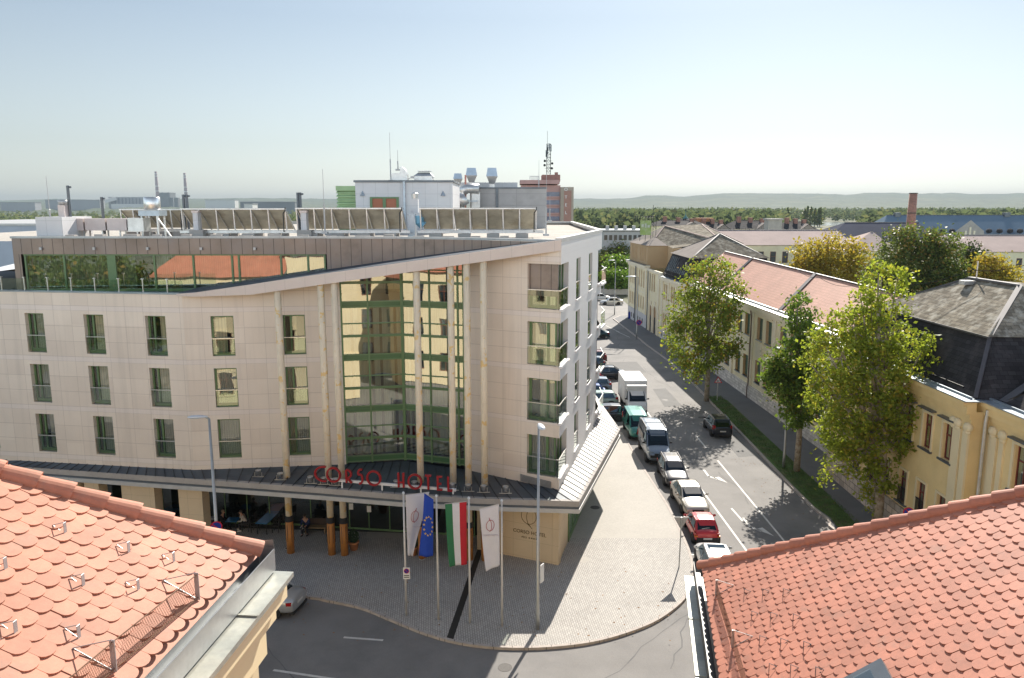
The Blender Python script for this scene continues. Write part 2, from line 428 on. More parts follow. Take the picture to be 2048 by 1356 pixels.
stripe((-7.97, 33.51), (-6.06, 33.26), .14); stripe((-10.5, 30.9), (-6.2, 29.9), .14); stripe((18.3, 118), (17.0, 124), .12); stripe((16.0, 130), (17.4, 123), .12)
tag(mb.build('road_markings', m_white), kind='structure')
# worn patches in the asphalt
mb = MB()
for (x0, y0, x1, y1) in ((15.5, 76, 17.4, 84), (12.4, 92, 16.5, 99), (18.4, 60, 19.9, 70)):
    mb.poly([(x0, y0, -.116), (x1, y0 + .4, -.116), (x1 - .2, y1, -.116), (x0 + .2, y1 - .3, -.116)])
rp_ = random.Random(9)
for (x, y, L_, dx) in ((13, 92, 9, .25), (17.8, 84, 12, -.12), (15.2, 108, 14, .2), (18.9, 62, 10, .05), (12.8, 64, 5, .4), (16.2, 50, 7, -.1), (3, 29, 8, .9), (-6, 26, 7, -.8), (7, 31, 6, .3)):
    p = V3((x, y, -.1155))
    for k in range(int(L_ / .6)):
        q = p + V3((dx * .6 + rp_.gauss(0, .13), .6 + rp_.gauss(0, .08), 0)); s_ = (q - p).normalized(); n_ = V3((-s_.y, s_.x, 0)) * rp_.uniform(.015, .035); mb.poly([p - n_, q - n_, q + n_, p + n_]); p = q
tag(mb.build('road_patches', M('asphalt_patch', (.13, .128, .125), .85, var=.1, vs=.8, var2=.1, vs2=40)), kind='structure')
# cross street beyond and its green bank
mb = MB(); mb.poly([(-30, 182, -.1), (60, 182, -.1), (60, 240, .2), (-30, 240, .2)])
tag(mb.build('lawn', m_grass), kind='structure')
# ================================================================ HOTEL
hotel = thing('hotel_building', 'large beige panelled hotel with green glazed bay, slanting roof beam and street canopy', 'hotel', (-8, 46, 0))
pL, pB, pG0, pV, pG1, pC, pE = (-29.5, 44.55), (-18.5, 42.9), (-9.86, 43.9), (-6.42, 44.53), (-2.72, 43.38), (2.6, 40.75), (6.5, 56.0)
ul = V3((pL[0] - pB[0], pL[1] - pB[1])); pL0 = (pB[0] + ul[0] * 1.9, pB[1] + ul[1] * 1.9)   # wall runs on beyond the frame
wL = Wall(pL0, pB); oL = wL.len - Wall(pL, pB).len
w2 = Wall(pB, pG0); wga = Wall(pG0, pV); wgb = Wall(pV, pG1); wR = Wall(pG1, pC); wS = Wall(pC, pE)
pE2 = (6.7, 86); wS2 = Wall(pE, pE2)
rows = [(11.56, 13.87), (8.55, 10.85), (5.5, 7.84)]
def beam_z(s): return 15.2 + (18.24 - 15.2) * max(0, s - .5) / 20.7
bA, bC_ = V3((-18.6, 42.5, 0)), V3((2.6, 40.75, 0)); bd = (bC_ - bA).normalized(); bn = V3((bd.y, -bd.x, 0))
mb = MB()
opsL = [(oL + a, oL + b, z0, z1) for a, b in ((-6.4, -5.2), (-2.7, -1.45), (1.15, 2.36), (4.92, 6.17), (8.77, 10.02)) for z0, z1 in rows]
wL.grid(mb, 0, wL.len, 4.0, 15.1, opsL, .32)
ops2 = [(a, b, z0, z1) for a, b in ((1.46, 2.72), (5.43, 6.67)) for z0, z1 in rows]
w2.grid(mb, 0, w2.len, 4.0, (15.1, 16.35), ops2, .2)
rowsR = [(14.52, 16.95), (11.42, 13.8), (8.24, 10.65), (5.12, 7.42)]
opsR = [(3.97, wR.len + .001, a, b) for a, b in rowsR]
u_e = wR.len
for k in range(2):
    pass
# right-hand facade: plain part then slab bands round the open corner
hw = mb.build('wall', m_hpanel, hotel)
mb = MB()
wR.grid(mb, 0, 3.97, 4.0, (16.95, 17.75))
for i in range(5):
    z0 = 4.0 if i == 0 else rowsR[4 - i][1]; z1 = rowsR[3 - i][0] if i < 4 else 18.1
    if i == 4: mb.poly([wR.at(3.97, z0), wR.at(u_e, z0), wR.at(u_e, 18.2), wR.at(3.97, 17.75)])
    else: wR.quad(mb, 3.97, z0, u_e, z1)
    mb.poly([wR.at(3.97, z1), wR.at(u_e, z1), wR.at(u_e - .3, z1, -2.2), wR.at(3.97, z1, -2.2)]) if i < 4 else None
for a, b in rowsR: mb.poly([wR.at(3.97, a), wR.at(3.97, b), wR.at(3.97, b, -.3), wR.at(3.97, a, -.3)][::-1])
hw = mb.build('wall', m_hpanel, hotel)
# street-side facade
mb = MB()
opsS = [(u0, u1, z0, z1) for u0, u1 in ((4.85, 6.35), (9.7, 11.2)) for z0, z1 in [(a, b) for a, b in rowsR]]
wS.grid(mb, 2.25, 13.9, 3.6, 18.3, opsS, .22)
for i in range(5):
    z0 = 3.6 if i == 0 else rowsR[4 - i][1]; z1 = rowsR[3 - i][0] if i < 4 else 18.3
    wS.quad(mb, 0, z0, 2.25, z1); wS.quad(mb, 13.9, z0, wS.len, z1)
    wS2.quad(mb, 0, z0, 2.2, z1)
for a, b in rowsR:
    mb.poly([wS.at(2.25, a), wS.at(2.25, b), wS.at(2.25, b, -1.3), wS.at(2.25, a, -1.3)])
    mb.poly([wS.at(13.9, a), wS.at(13.9, b), wS.at(13.9, b, -.9), wS.at(13.9, a, -.9)][::-1])
    wS.blk(mb, -.12, a - .07, 2.3, a + .05, -.05, .12); wS.blk(mb, 13.9, a - .07, wS.len + .2, a + .05, -.05, .35)
    for u0 in (4.85, 9.7): wS.blk(mb, u0 - .08, a - .09, u0 + 1.58, a, -.1, .07)
wS2.grid(mb, 2.2, wS2.len, 0, 18.3, [(u, u + 1.4, a, b) for u in (5, 10, 15, 20) for a, b in rowsR], .2)
tag(mb.build('wall', m_hwhite, hotel), 'white panelled side wall of the hotel facing the street')
# back body and roof
mb = MB()
roofpts = [(2.6, 40.75), (6.5, 56), (6.7, 86), (-40, 92), (-40, 48), (-29.3, 45.75), (-10.9, 45.65), (-6.5, 45.3), (-2.6, 43.9)]
mb.poly([(x, y, 17.95) for x, y in roofpts])
mb.poly([(6.7, 86, 0), (-40, 92, 0), (-40, 92, 18.3), (6.7, 86, 18.3)])
mb.poly([(-40, 92, 0), (-40, 46, 0), (-40, 46, 15), (-40, 92, 15)])
mb.build('roof', m_gravel, hotel)
mb = MB()
def coping(mb, pts, z, w=.35, h=.2, closed=False):
    for a, b in zip(pts[:-1], pts[1:]):
        a = V3((*a, z)); b = V3((*b, z)); d = (b - a).normalized(); s = V3((-d.y, d.x, 0)) * w
        mb.frame(a - d * .0 - V3((0, 0, h * .6)), b - a, s, V3((0, 0, h)))
coping(mb, [(2.62, 40.72), (6.53, 56.02), (6.73, 86)], 18.26); coping(mb, [(6.7, 86), (-6, 88)], 18.24)
mb.build('parapet_coping', m_coping, hotel)
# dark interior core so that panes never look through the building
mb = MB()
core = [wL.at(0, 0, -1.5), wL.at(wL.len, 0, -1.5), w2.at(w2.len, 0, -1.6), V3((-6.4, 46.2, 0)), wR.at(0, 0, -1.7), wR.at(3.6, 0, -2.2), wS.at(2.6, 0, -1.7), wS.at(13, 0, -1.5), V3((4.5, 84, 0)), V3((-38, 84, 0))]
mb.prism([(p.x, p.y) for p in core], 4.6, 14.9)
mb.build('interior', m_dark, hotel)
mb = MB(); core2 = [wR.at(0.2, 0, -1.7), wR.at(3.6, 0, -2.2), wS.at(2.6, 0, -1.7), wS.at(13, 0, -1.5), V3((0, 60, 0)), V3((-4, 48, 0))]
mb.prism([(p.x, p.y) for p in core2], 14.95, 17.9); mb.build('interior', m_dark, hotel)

m_cols = {k: M('curtain_' + k, c, .9, var=.04, vs=3, joint=(.11, 0, .03, [x * .72 for x in c], 0, 0)) for k, c in dict(cream=(.82, .76, .60), grey=(.52, .51, .46), dark=(.36, .36, .30)).items()}
def hwindow(w, u0, u1, z0, z1, rec, split=None, rail=True, cur=('dark', 0, 1), two=None):
    W = u1 - u0; t = .07
    mb = MB(); o = -rec
    for a, b, c, e in ((u0, z0, u1, z0 + .2), (u0, z1 - .09, u1, z1), (u0, z0, u0 + .1, z1), (u1 - t, z0, u1, z1)):
        w.blk(mb, a, c if False else b, c, e, o - .06, o + .03)
    if split: w.blk(mb, u0 + split, z0 + .1, u0 + split + .1, z1 - .05, o - .055, o + .034)
    f = mb.build('window', m_green, hotel)
    mb = MB(); w.quad(mb, u0 + .03, z0 + .05, u1 - .03, z1 - .03, o - .02); mb.build('pane', m_glass, f)
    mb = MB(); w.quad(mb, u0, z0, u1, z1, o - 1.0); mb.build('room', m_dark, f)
    mb = MB(); k, a, b = cur
    n = 10; a0 = u0 + .05 + (W - .1) * a; b0 = u0 + .05 + (W - .1) * b; prev = None
    for i in range(2 * n + 1):
        uu = a0 + (b0 - a0) * i / (2 * n); oo = o - .08 - (.04 if i % 2 else 0)
        if prev: mb.poly([w.at(prev[0], z0 + .05, prev[1]), w.at(uu, z0 + .05, oo), w.at(uu, z1 - .05, oo), w.at(prev[0], z1 - .05, prev[1])])
        prev = (uu, oo)
    mb.build('curtain', m_cols[k], f)
    if rail:
        mb = MB(); w.blk(mb, u0 - .02, z0 + .98, u1 + .02, z0 + 1.03, -.07, -.02); r = mb.build('railing', m_steel, f)
        mb = MB(); w.quad(mb, u0 + .05, z0 + .1, u1 - .05, z0 + .96, -.05); mb.build('railing_glass', m_railglass, f)
    return f
rc = random.Random(5)
styles = [('grey', 0.3, 1), ('dark', 0, 1), ('cream', .35, 1), ('cream', .5, 1), ('cream', 0.1, .8), ('dark', 0, 1), ('grey', .25, 1), ('grey', 0, 1)]
pick = {(0, 2): ('grey', .2, 1), (0, 3): ('cream', .35, 1), (0, 4): ('cream', .55, 1), (1, 2): ('dark', 0, 1), (1, 3): ('cream', .3, 1), (1, 4): ('cream', .15, .95), (2, 2): ('grey', .5, 1), (2, 3): ('grey', .3, 1), (2, 4): ('grey', .2, 1)}
for wi, (a, b) in enumerate(((-6.4, -5.2), (-2.7, -1.45), (1.15, 2.36), (4.92, 6.17), (8.77, 10.02))):
    for ri, (z0, z1) in enumerate(rows): hwindow(wL, oL + a, oL + b, z0, z1, .3, .33, True, pick.get((ri, wi), rc.choice(styles)))
pick2 = {(0, 0): ('cream', .1, .65), (0, 1): ('cream', .45, .6), (1, 0): ('grey', 0, 1), (1, 1): ('dark', 0, 1), (2, 0): ('grey', 0, 1), (2, 1): ('dark', 0, 1)}
for wi, (a, b) in enumerate(((1.46, 2.72), (5.43, 6.67))):
    for ri, (z0, z1) in enumerate(rows): hwindow(w2, a, b, z0, z1, .18, None if wi == 0 else .38, True, pick2[(ri, wi)])
# street-side tall windows
for u0 in (4.85, 9.7):
    for a, b in rowsR: hwindow(wS, u0, u0 + 1.5, a, b, .2, .7, True, ('grey', 0, 1))
for u in (5, 10, 15, 20):
    for a, b in rowsR: hwindow(wS2, u, u + 1.4, a, b, .18, .65, False, ('grey', 0, 1))
# corner windows with glass balustrade
def cornerwin(ri, a, b):
    mb = MB(); ue = wR.len; o = -.28
    for u0, u1 in ((3.97, 4.12), (5.02, 5.16)): wR.blk(mb, u0, a, u1, b, o - .08, o)
    wR.blk(mb, 3.97, b - .1, ue - .35, b, o - .075, o + .004); wR.blk(mb, 3.97, a, ue - .35, a + .18, o - .075, o + .004)
    wR.blk(mb, ue - .42, a, ue - .36, b, o - .07, o + .002)
    for u0, u1 in ((.36, .44), (1.35, 1.47), (2.14, 2.25)): wS.blk(mb, u0, a, u1, b, -.36, -.29)
    wS.blk(mb, .4, b - .1, 2.25, b - .002, -.355, -.295); wS.blk(mb, .4, a, 2.25, a + .15, -.355, -.295)
    f = mb.build('window', m_green, hotel)
    mb = MB(); wR.quad(mb, 4.05, a + .1, ue - .38, b - .05, o - .04); wS.quad(mb, .42, a + .1, 2.2, b - .05, -.325); mb.build('pane', m_glass, f)
    for k, (q0, q1, st) in enumerate([((5.1, 5.6, 'cream'), (4.3, 5.6, 'cream'), (4.6, 5.6, 'cream'), (4.1, 5.6, 'grey'))[ri]]):
        mb = MB(); prev = None
        for i in range(21):
            uu = q0 + (q1 - q0) * i / 20; oo = o - .1 - (.05 if i % 2 else 0)
            if prev: mb.poly([wR.at(prev[0], a, prev[1]), wR.at(uu, a, oo), wR.at(uu, b, oo), wR.at(prev[0], b, prev[1])])
            prev = (uu, oo)
        mb.build('curtain', m_cols[st], f)
    mb = MB(); wR.blk(mb, 3.97, a + 1.0, ue + .02, a + 1.05, -.05, .0); wS.blk(mb, .0, a + 1.0, 2.25, a + 1.05, -.05, .0); mb.build('railing', m_steel, f)
    mb = MB(); wR.quad(mb, 3.98, a + .04, ue - .03, a + 1.0, -.03); wS.quad(mb, .03, a + .06, 2.25, a + 1.0, -.03); mb.build('railing_glass', m_railglass, f)
for ri, (a, b) in enumerate(rowsR):
    cornerwin(ri, a, b)
    mb = MB(); wS.blk(mb, 13.9, a + 1.0, wS.len + .3, a + 1.05, .25, .3); wS2.blk(mb, 0, a + 1.0, 2.2, a + 1.05, .25, .3); bal = mb.build('balcony', m_steel, hotel)
    mb = MB(); wS.quad(mb, 13.9, a + .05, wS.len + .3, a + 1.0, .28); mb.build('railing_glass', m_railglass, bal)
    mb = MB(); wS.blk(mb, 13.9, a, wS.len - .2, b, -.8, -.7); mb.build('glazing', m_spandrel, bal)

# ---- glazed bay
gz = [5.2, 8.25, 11.35, 14.45]
def bay(w, splits, topz):
    fr = MB(); gl = MB(); sps = []
    vs = [0] + [w.len * s for s in splits] + [w.len]
    for i, u in enumerate(vs):
        hw_ = .09 if i in (0, len(vs) - 1) else .05
        fr_t = topz(u); w.blk(fr, max(0, u - hw_), 4.9, min(w.len, u + hw_), fr_t, -.06, .05)
    for z in gz:
        sp = MB(); w.quad(sp, 0, z - .2, w.len, z + .12, .012); sps.append(sp)
        for zz in (z - .2, z + .12): w.blk(fr, .02, zz - .035, w.len - .02, zz + .035, -.05, .042)
        for zz in (z + 1.18, z + 1.26, z + 1.95): w.blk(fr, .02, zz - .035, w.len - .02, zz + .035, -.05, .04) if zz < topz(w.len / 2) else None
    gl.poly([w.at(0, 4.9, 0), w.at(w.len, 4.9, 0), w.at(w.len, topz(w.len), 0), w.at(0, topz(0), 0)])
    f = fr.build('glass_bay', m_green, hotel); [q.build('spandrel', m_spandrel, f) for q in sps]; gl.build('pane', m_glassbay, f)
    cu = MB(); prev = None; n = int(w.len / .16)
    for i in range(n + 1):
        uu = w.len * i / n; oo = -.35 - (.06 if i % 2 else 0)
        if prev and rc.random() < .85:
            for z in gz[:-1]: cu.poly([w.at(prev[0], z + .15, prev[1]), w.at(uu, z + .15, oo), w.at(uu, z + 2.8, oo), w.at(prev[0], z + 2.8, prev[1])])
        prev = (uu, oo)
    cu.build('curtain', m_cols['grey'], f)
def zbay(x): return beam_z((x - bA.x)) - .02
bay(wga, (.44,), lambda u: 16.1 + .5 * u / wga.len); bay(wgb, (.45, .9), lambda u: 16.6 + .45 * u / wgb.len)
# ---- slanting roof beam, deck and columns
mb = MB(); n = 20; prevs = None
for i in range(n + 1):
    s = bA.x; t = i / n; L_ = (bC_ - bA).length; q = bA + bd * L_ * t; zt = beam_z(L_ * t) ; dz = .16 + .5 * min(1, t * 6) if t < .1 else .5
    dz = .12 + .44 * min(1, t * 5)
    r = [q + bn * .04 + V3((0, 0, zt)), q - bn * .14 + V3((0, 0, zt)), q - bn * .6 + V3((0, 0, zt - dz)), q + bn * .04 + V3((0, 0, zt - dz))]
    if prevs:
        for a, b in ((3, 0), (0, 1), (2, 3)): mb.poly([prevs[a], r[a], r[b], prevs[b]])
    else: mb.poly(r[::-1])
    prevs = r
mb.build('roof_beam', m_beam, hotel)
pent = [(-29.3, 45.7), (-10.9, 45.6), (-6.5, 45.25), (-2.6, 43.85), (2.5, 41.05)]
mb = MB()
def bx(x): L_ = (x - bA.x) / bd.x; q = bA + bd * L_; return q, beam_z(L_)
prev = None
for i in range(31):
    x = -18.6 + (2.55 + 18.6) * i / 30
    q, z = bx(x)
    for a, b in zip(pent[:-1], pent[1:]):
        if a[0] <= x <= b[0] + 1e-3: yb = a[1] + (b[1] - a[1]) * (x - a[0]) / (b[0] - a[0])
    r = [V3((x, q.y + .12, z + .01)), V3((x, max(yb, q.y + .7), z + .05))]
    if prev: mb.poly([prev[0], r[0], r[1], prev[1]])
    prev = r
mb.poly([(-44, 47, 15.0), (-29.5, 44.9, 15.0), (-18.5, 43.2, 15.0), (-10.9, 44.0, 15.0), (-10.9, 45.6, 15.0), (-29.3, 45.7, 15.0), (-29.3, 60, 15), (-44, 60, 15)])
mb.build('roof_deck', M('dark_deck_sheet', (.055, .068, .085), .65, .1, var=.15, vs=1.5, spec=.3), hotel)
mb = MB(); wL.blk(mb, 0, 15.1, wL.len, 15.16, -.42, .05); mb.build('parapet_coping', m_zinc, hotel)
# ---- penthouse
pw = [Wall(a, b) for a, b in zip(pent[:-1], pent[1:])]
cp = MB()
pw[0].blk(cp, -.1, 17.2, pw[0].len, 18.12, -.1, .12)
for w in pw[1:]:
    w.quad(cp, 0, 15.2, w.len, 18.12, .1)
cp.poly([(-29.42, 45.6, 15), (-28.95, 45.58, 15), (-28.95, 45.58, 17.2), (-29.42, 45.6, 17.2)]); cp.poly([(-29.42, 45.6, 15), (-29.42, 45.6, 18.1), (-29.42, 52, 18.1), (-29.42, 52, 15)])
ph = cp.build('penthouse', m_copper, hotel)
mb = MB(); coping(mb, [(-29.45, 45.5), (-10.9, 45.45), (-6.5, 45.12), (-2.62, 43.72), (2.55, 40.9)], 18.2, .3, .12); mb.build('roof_edge', m_zinc, ph)
fr = MB(); gl = MB()
for u in (.45, 2.75, 5.35, 5.75, 8.1, 10.4, 12.7, 13.1, 15.6, 17.2, 18.2): pw[0].blk(fr, u, 15.05, u + .1 if u not in (5.35,) else u + .4, 17.2, -.12, .02)
pw[0].blk(fr, .4, 15.0, 18.3, 15.15, -.12, .03); pw[0].blk(fr, .4, 17.12, 18.3, 17.21, -.12, .03)
fr.build('frame', m_green, ph)
pw[0].quad(gl, .45, 15.05, 18.3, 17.2, -.05); gl.build('pane', m_glassbay, ph)
cu = MB(); prev = None
for i in range(150):
    uu = .5 + 17.7 * i / 149; oo = -.4 - (.06 if i % 2 else 0)
    if prev and not 6.9 < uu < 7.9: cu.poly([pw[0].at(prev[0], 15.1, prev[1]), pw[0].at(uu, 15.1, oo), pw[0].at(uu, 17.2, oo), pw[0].at(prev[0], 17.2, prev[1])])
    prev = (uu, oo)
cu.build('curtain', m_cols['dark'], ph)
mb = MB(); pw[0].quad(mb, 0, 15, 18.4, 17.3, -1.4); mb.build('room', m_dark, ph)
mb = MB()
for k in range(5):
    p = pw[0].at(1.6 + k * 3.15, 17.45, .12); mb.box(p.x - .07, p.y - .14, p.z, p.x + .07, p.y, p.z + .16)
mb.build('wall_lamp', m_grey, ph)
# terrace railing
rl = MB(); rg = MB(); wt = Wall((-44, 46.72), (-18.6, 42.95))
for k in range(17):
    u = .7 + 1.5 * k
    wt.blk(rl, u, 15.1, u + .05, 15.92, -.35, -.3); wt.blk(rl, u - .05, 15.9, u + .1, 15.94, -.38, -.26)
wt.quad(rg, 0, 15.15, wt.len, 15.85, -.33)
r_ = rl.build('terrace_railing', m_steel, hotel); rg.build('railing_glass', m_railglass, r_)
# ---- columns
m_colum = M('spotted_column_stone', (.74, .63, .47), .7, brick=(.3, .62, 0.0, (.3, .2, .1), .5, .07), var=.06, vs=1.5, hue=((.74, .48, .15), 2.0, .57, .59, .8))
def column(x, y, ztop, r=.19):
    mb = MB(); mb.lathe([(r, 2.2), (r, ztop)], (x, y, 0), 18)
    c = mb.build('column', m_colum, hotel, True)
    mb = MB(); mb.lathe([(r + .03, 0), (r + .03, 1.95)], (x, y, 0), 18); mb.build('wood_cladding', m_wood, c, True)
    mb = MB(); mb.lathe([(r + .02, 1.95), (r + .05, 1.96), (r + .05, 2.28), (r + .0, 2.3)], (x, y, 0), 18)
    for k in range(6):
        a = k * PI / 3 + .2; mb.bar((x + (r + .045) * math.cos(a), y + (r + .045) * math.sin(a), .75), (x + (r + .045) * math.cos(a), y + (r + .045) * math.sin(a), 1.8), .02)
    mb.build('collar', m_black, c)
for x in (-12.95, -10.5, -9.74, -5.18, -3.32, -2.45, -1.54):
    q, z = bx(x); column(x, q.y + .28, z - .5)
# ---- canopy round the ground floor
tip = V3((3.62, 39.35, 4.3)); tipR = V3((7.75, 53.3, 4.2))
ed = [G(-160, 918, 4.55), G(0, 932, 4.55), G(400, 960, 4.53), G(640, 977, 4.5), G(800, 990, 4.45), G(960, 998, 4.4), tip]
wl = [wL.at(-3, 4.85), wL.at(oL - .4, 4.85), V3((-18.5, 42.9, 4.85)), V3((-9.9, 43.9, 4.85)), V3((-6.42, 44.5, 4.85)), V3((-2.72, 43.38, 4.7)), V3((2.6, 40.75, 4.45))]
ed2 = [tip, V3((tip.x + (tipR.x - tip.x) * .5, tip.y + (tipR.y - tip.y) * .5, 4.25)), tipR, V3((6.9, 66, 4.2))]
wl2 = [V3((2.62, 40.75, 4.45)), V3((4.55, 48.3, 4.45)), V3((6.45, 55.8, 4.45)), V3((6.6, 66, 4.4))]
m_seam = M('standing_seam_zinc', (.085, .10, .115), .5, .3, var=.2, vs=.8, var2=.05, vs2=8)
m_seamw = M('pale_standing_seam', (.40, .38, .355), .6, .1, var=.1, vs=.8)
def canopy(E_, W_, mat, rows_, nm, pitch=.62):
    mb = MB()
    for i in range(len(E_) - 1): mb.poly([E_[i], E_[i + 1], W_[i + 1], W_[i]])
    for i in range(len(E_) - 1):
        n = max(1, int((E_[i + 1] - E_[i]).length / pitch))
        for k in range(n):
            t = (k + .5) / n; a = E_[i].lerp(E_[i + 1], t); b = W_[i].lerp(W_[i + 1], min(1.0, t)); mb.bar(a + V3((0, 0, .02)), b + V3((0, 0, .02)), .022, .04, 1)
    c = mb.build(nm, [mat, m_black if mat is m_seam else m_bluesheet], hotel)
    for z0, z1, o, mt, nm2 in ((-.28, .03, .0, m_concrete, 'fascia'), (-.42, -.28, -.06, m_bluesheet, 'gutter_strip'), (-.66, -.42, .02, m_coping, 'lower_fascia')):
        mb = MB()
        for i in range(len(E_) - 1):
            a, b = E_[i], E_[i + 1]; d = V3((b.x - a.x, b.y - a.y, 0)).normalized(); nn = V3((d.y, -d.x, 0))
            mb.frame(a + nn * (o - .25) + V3((0, 0, z0)), b - a, nn * .25, V3((0, 0, z1 - z0)))
        mb.build(nm2, mt, c)
    mb = MB()
    for i in range(len(E_) - 1):
        a, b = E_[i] - V3((0, 0, .6)), E_[i + 1] - V3((0, 0, .6)); e, f = W_[i + 1] - V3((0, 0, .95)), W_[i] - V3((0, 0, .95))
        mb.poly([b, a, f, e])
    mb.build('soffit', m_coping, c)
canopy(ed, wl, m_seam, 1, 'canopy'); canopy(ed2, wl2, m_seamw, 1, 'canopy')
# ---- ground floor
mb = MB()
gpx = [(-90, -55), (-40, 62), (130, 160), (172, 200), (245, 310), (358, 405)]
def onwall(x, y, w):
    r = ray(x, y); dx, dy = w.d.x, w.d.y; det = r[0] * (-dy) + r[1] * dx
    t = (w.P.x * (-dy) + w.P.y * dx) / det
    return (V3((r[0] * t, r[1] * t, 0)) - w.P).dot(V3((dx, dy, 0)))
for a, b in gpx:
    u0, u1 = onwall(a, 990, wL), onwall(b, 990, wL); mb = MB(); wL.blk(mb, u0, -.02, u1, 3.95, -.7, .06); mb.build('pillar', m_hbase, hotel)
wl_end = onwall(405, 990, wL)
mb = MB(); lw = Wall((-2.05, 42.78), (2.63, 40.72)); lw.blk(mb, 0, -.02, lw.len - .001, 3.75, -.35, .015)
tag(mb.build('wall', m_hbase, hotel), 'sand coloured wall carrying the bronze emblem'); mb = MB(); wS.blk(mb, .0, -.02, 3.1, 3.75, -.3, .0)
mb.build('wall', m_hbase, hotel)
mb = MB()
gb = [(-34, 47.2), (-19.7, 46.6), (-13.96, 46.25), (-8.93, 45.5), (-2.3, 44.55)]
fr = MB(); gl = MB()
for a, b in zip(gb[:-1], gb[1:]):
    w = Wall(a, b); n = max(2, round(w.len / 1.35))
    for k in range(n + 1): w.blk(fr, w.len * k / n - .03, 0, w.len * k / n + .03, 4.0, -.04, .03)
    w.blk(fr, 0, 0, w.len, .12, -.04, .028); w.blk(fr, 0, 2.6, w.len, 2.66, -.04, .028) if a[0] > -9.5 else None
    w.quad(gl, 0, .05, w.len, 4.0)
fr.build('shopfront', m_green, hotel); gl.build('shopfront_glass', MG('lobby_glass', (.5, .6, .55), .12, .02), hotel)
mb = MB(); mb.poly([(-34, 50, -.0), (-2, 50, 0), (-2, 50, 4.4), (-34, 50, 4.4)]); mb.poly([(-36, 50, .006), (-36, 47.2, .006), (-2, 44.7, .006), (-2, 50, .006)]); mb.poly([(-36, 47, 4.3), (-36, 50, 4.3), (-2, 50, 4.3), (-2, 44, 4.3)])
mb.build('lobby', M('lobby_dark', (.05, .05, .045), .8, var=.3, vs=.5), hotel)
mb = MB(); w = Wall((3.4, 43.76), (6.5, 56)); fr = MB()
for k in range(9): w.blk(fr, k * 1.5, 0, k * 1.5 + .08, 3.7, -.03, .035)
w.blk(fr, 0, 0, w.len, .3, -.03, .03); w.quad(mb, 0, .2, w.len, 3.7)
fr.build('shopfront', m_green, hotel); mb.build('shopfront_glass', m_spandrel, hotel)
mb = MB(); p = G(735, 1035, 0)
for (x, y, Y) in ((702, 1013, 45.3), (738, 1018, 45.0)):
    q = AT(x, y, Y - .12); mb.box(q.x - .13, q.y - .01, q.z - .2, q.x + .13, q.y, q.z + .2)
mb.build('door_notice', m_paintw, hotel)
# wall emblem and lettering
m_gold = M('bronze_line', (.12, .085, .03), .5, .3, var=.1)
mb = MB()
def circ(w, u, z, r, out, wd=.03, a0=0, a1=2 * PI, sx=1.0):
    pts = [w.at(u + sx * r * math.cos(a0 + (a1 - a0) * k / 28), z + r * math.sin(a0 + (a1 - a0) * k / 28), out) for k in range(29)]
    mb.tube(pts, wd / 2, 5)
ce = lw.len - 1.82
circ(lw, ce, 2.62, .48, .03, sx=.95); circ(lw, ce + .2, 2.55, .55, .03, a0=PI * .62, a1=PI * 1.42, sx=.6)
mb.tube([lw.at(ce + .1, 3.05, .03), lw.at(ce + .18, 3.22, .03), lw.at(ce + .4, 3.35, .03)], .016, 5); mb.tube([lw.at(ce - .1, 2.15, .03), lw.at(ce + .1, 2.0, .03), lw.at(ce + .2, 1.9, .03)], .016, 5)
em = mb.build('emblem', m_gold, hotel)
text('emblem_lettering', 'CORSO HOTEL', .30, m_gold, hotel, lw.at(ce + .05, 1.62, .03), facing(lw.d)); text('emblem_lettering', 'PÉCS  ★★★★', .15, m_gold, hotel, lw.at(ce + .05, 1.3, .03), facing(lw.d))

# ================================================================ letters over the canopy
sign = thing('hotel_sign', 'tall red metal letters CORSO HOTEL on a white rail above the entrance canopy', 'sign', (-5.5, 40.6, 4.8))
sp = V3((-10.35, 41.0, 0)); sq = V3((-2.95, 39.95, 0)); sd = (sq - sp).normalized(); sl = (sq - sp).length
def sP(u, z, o=0): return sp + sd * u + V3((sd.y, -sd.x, 0)) * o + V3((0, 0, z))
def letter(nm, strokes):
    mb = MB()
    for s in strokes:
        for a, b in zip(s[:-1], s[1:]):
            mb.bar(sP(a[0], a[1], .12), sP(b[0], b[1], .12), .12, .1, up=(0, 0, 1) if abs(b[1] - a[1]) < abs(b[0] - a[0]) else tuple(sd))
    mb.build('letter', m_red, sign)
def arc(cx, cz, rx, rz, a0, a1, n=22): return [(cx + rx * math.cos(math.radians(a0 + (a1 - a0) * k / n)), cz + rz * math.sin(math.radians(a0 + (a1 - a0) * k / n))) for k in range(n + 1)]
def su(x): return (AT(x, 960, 40.5).x - sp.x) / sd.x
zb, zt = 4.82, 5.66
zc = (zb + zt) / 2 - .03; hh = (zt - zb) / 2
def dz(u): return -.032 * u + .1
def L_(nm, fn, x0, x1):
    u0, u1 = su(x0), su(x1); d = dz(u0); fn_ = [[(a, b + d) for a, b in s] for s in fn(u0, u1)]; letter(nm, fn_)
L_('C', lambda a, b: [arc(b, zc, b - a, hh, 78, 282)], 627, 646)
L_('O', lambda a, b: [arc((a + b) / 2, zc, (b - a) / 2, hh * .95, 0, 360, 30)], 652, 679)
L_('R', lambda a, b: [[(a, zb), (a, zt - .1)], arc(a + .02, zt - .32, (b - a) * .85, .24, 90, -90, 12), [(a + .05, zt - .56), (b, zb)]], 692, 703)
L_('S', lambda a, b: [arc((a + b) / 2 + .04, zt - .22, (b - a) / 2 + .02, .22, 60, 200, 10) + arc((a + b) / 2 - .02, zb + .3, (b - a) / 2 + .03, .28, 60, -110, 12)], 716, 725)
L_('O', lambda a, b: [arc((a + b) / 2, zc, (b - a) / 2, hh * .95, 0, 360, 30)], 735, 762)
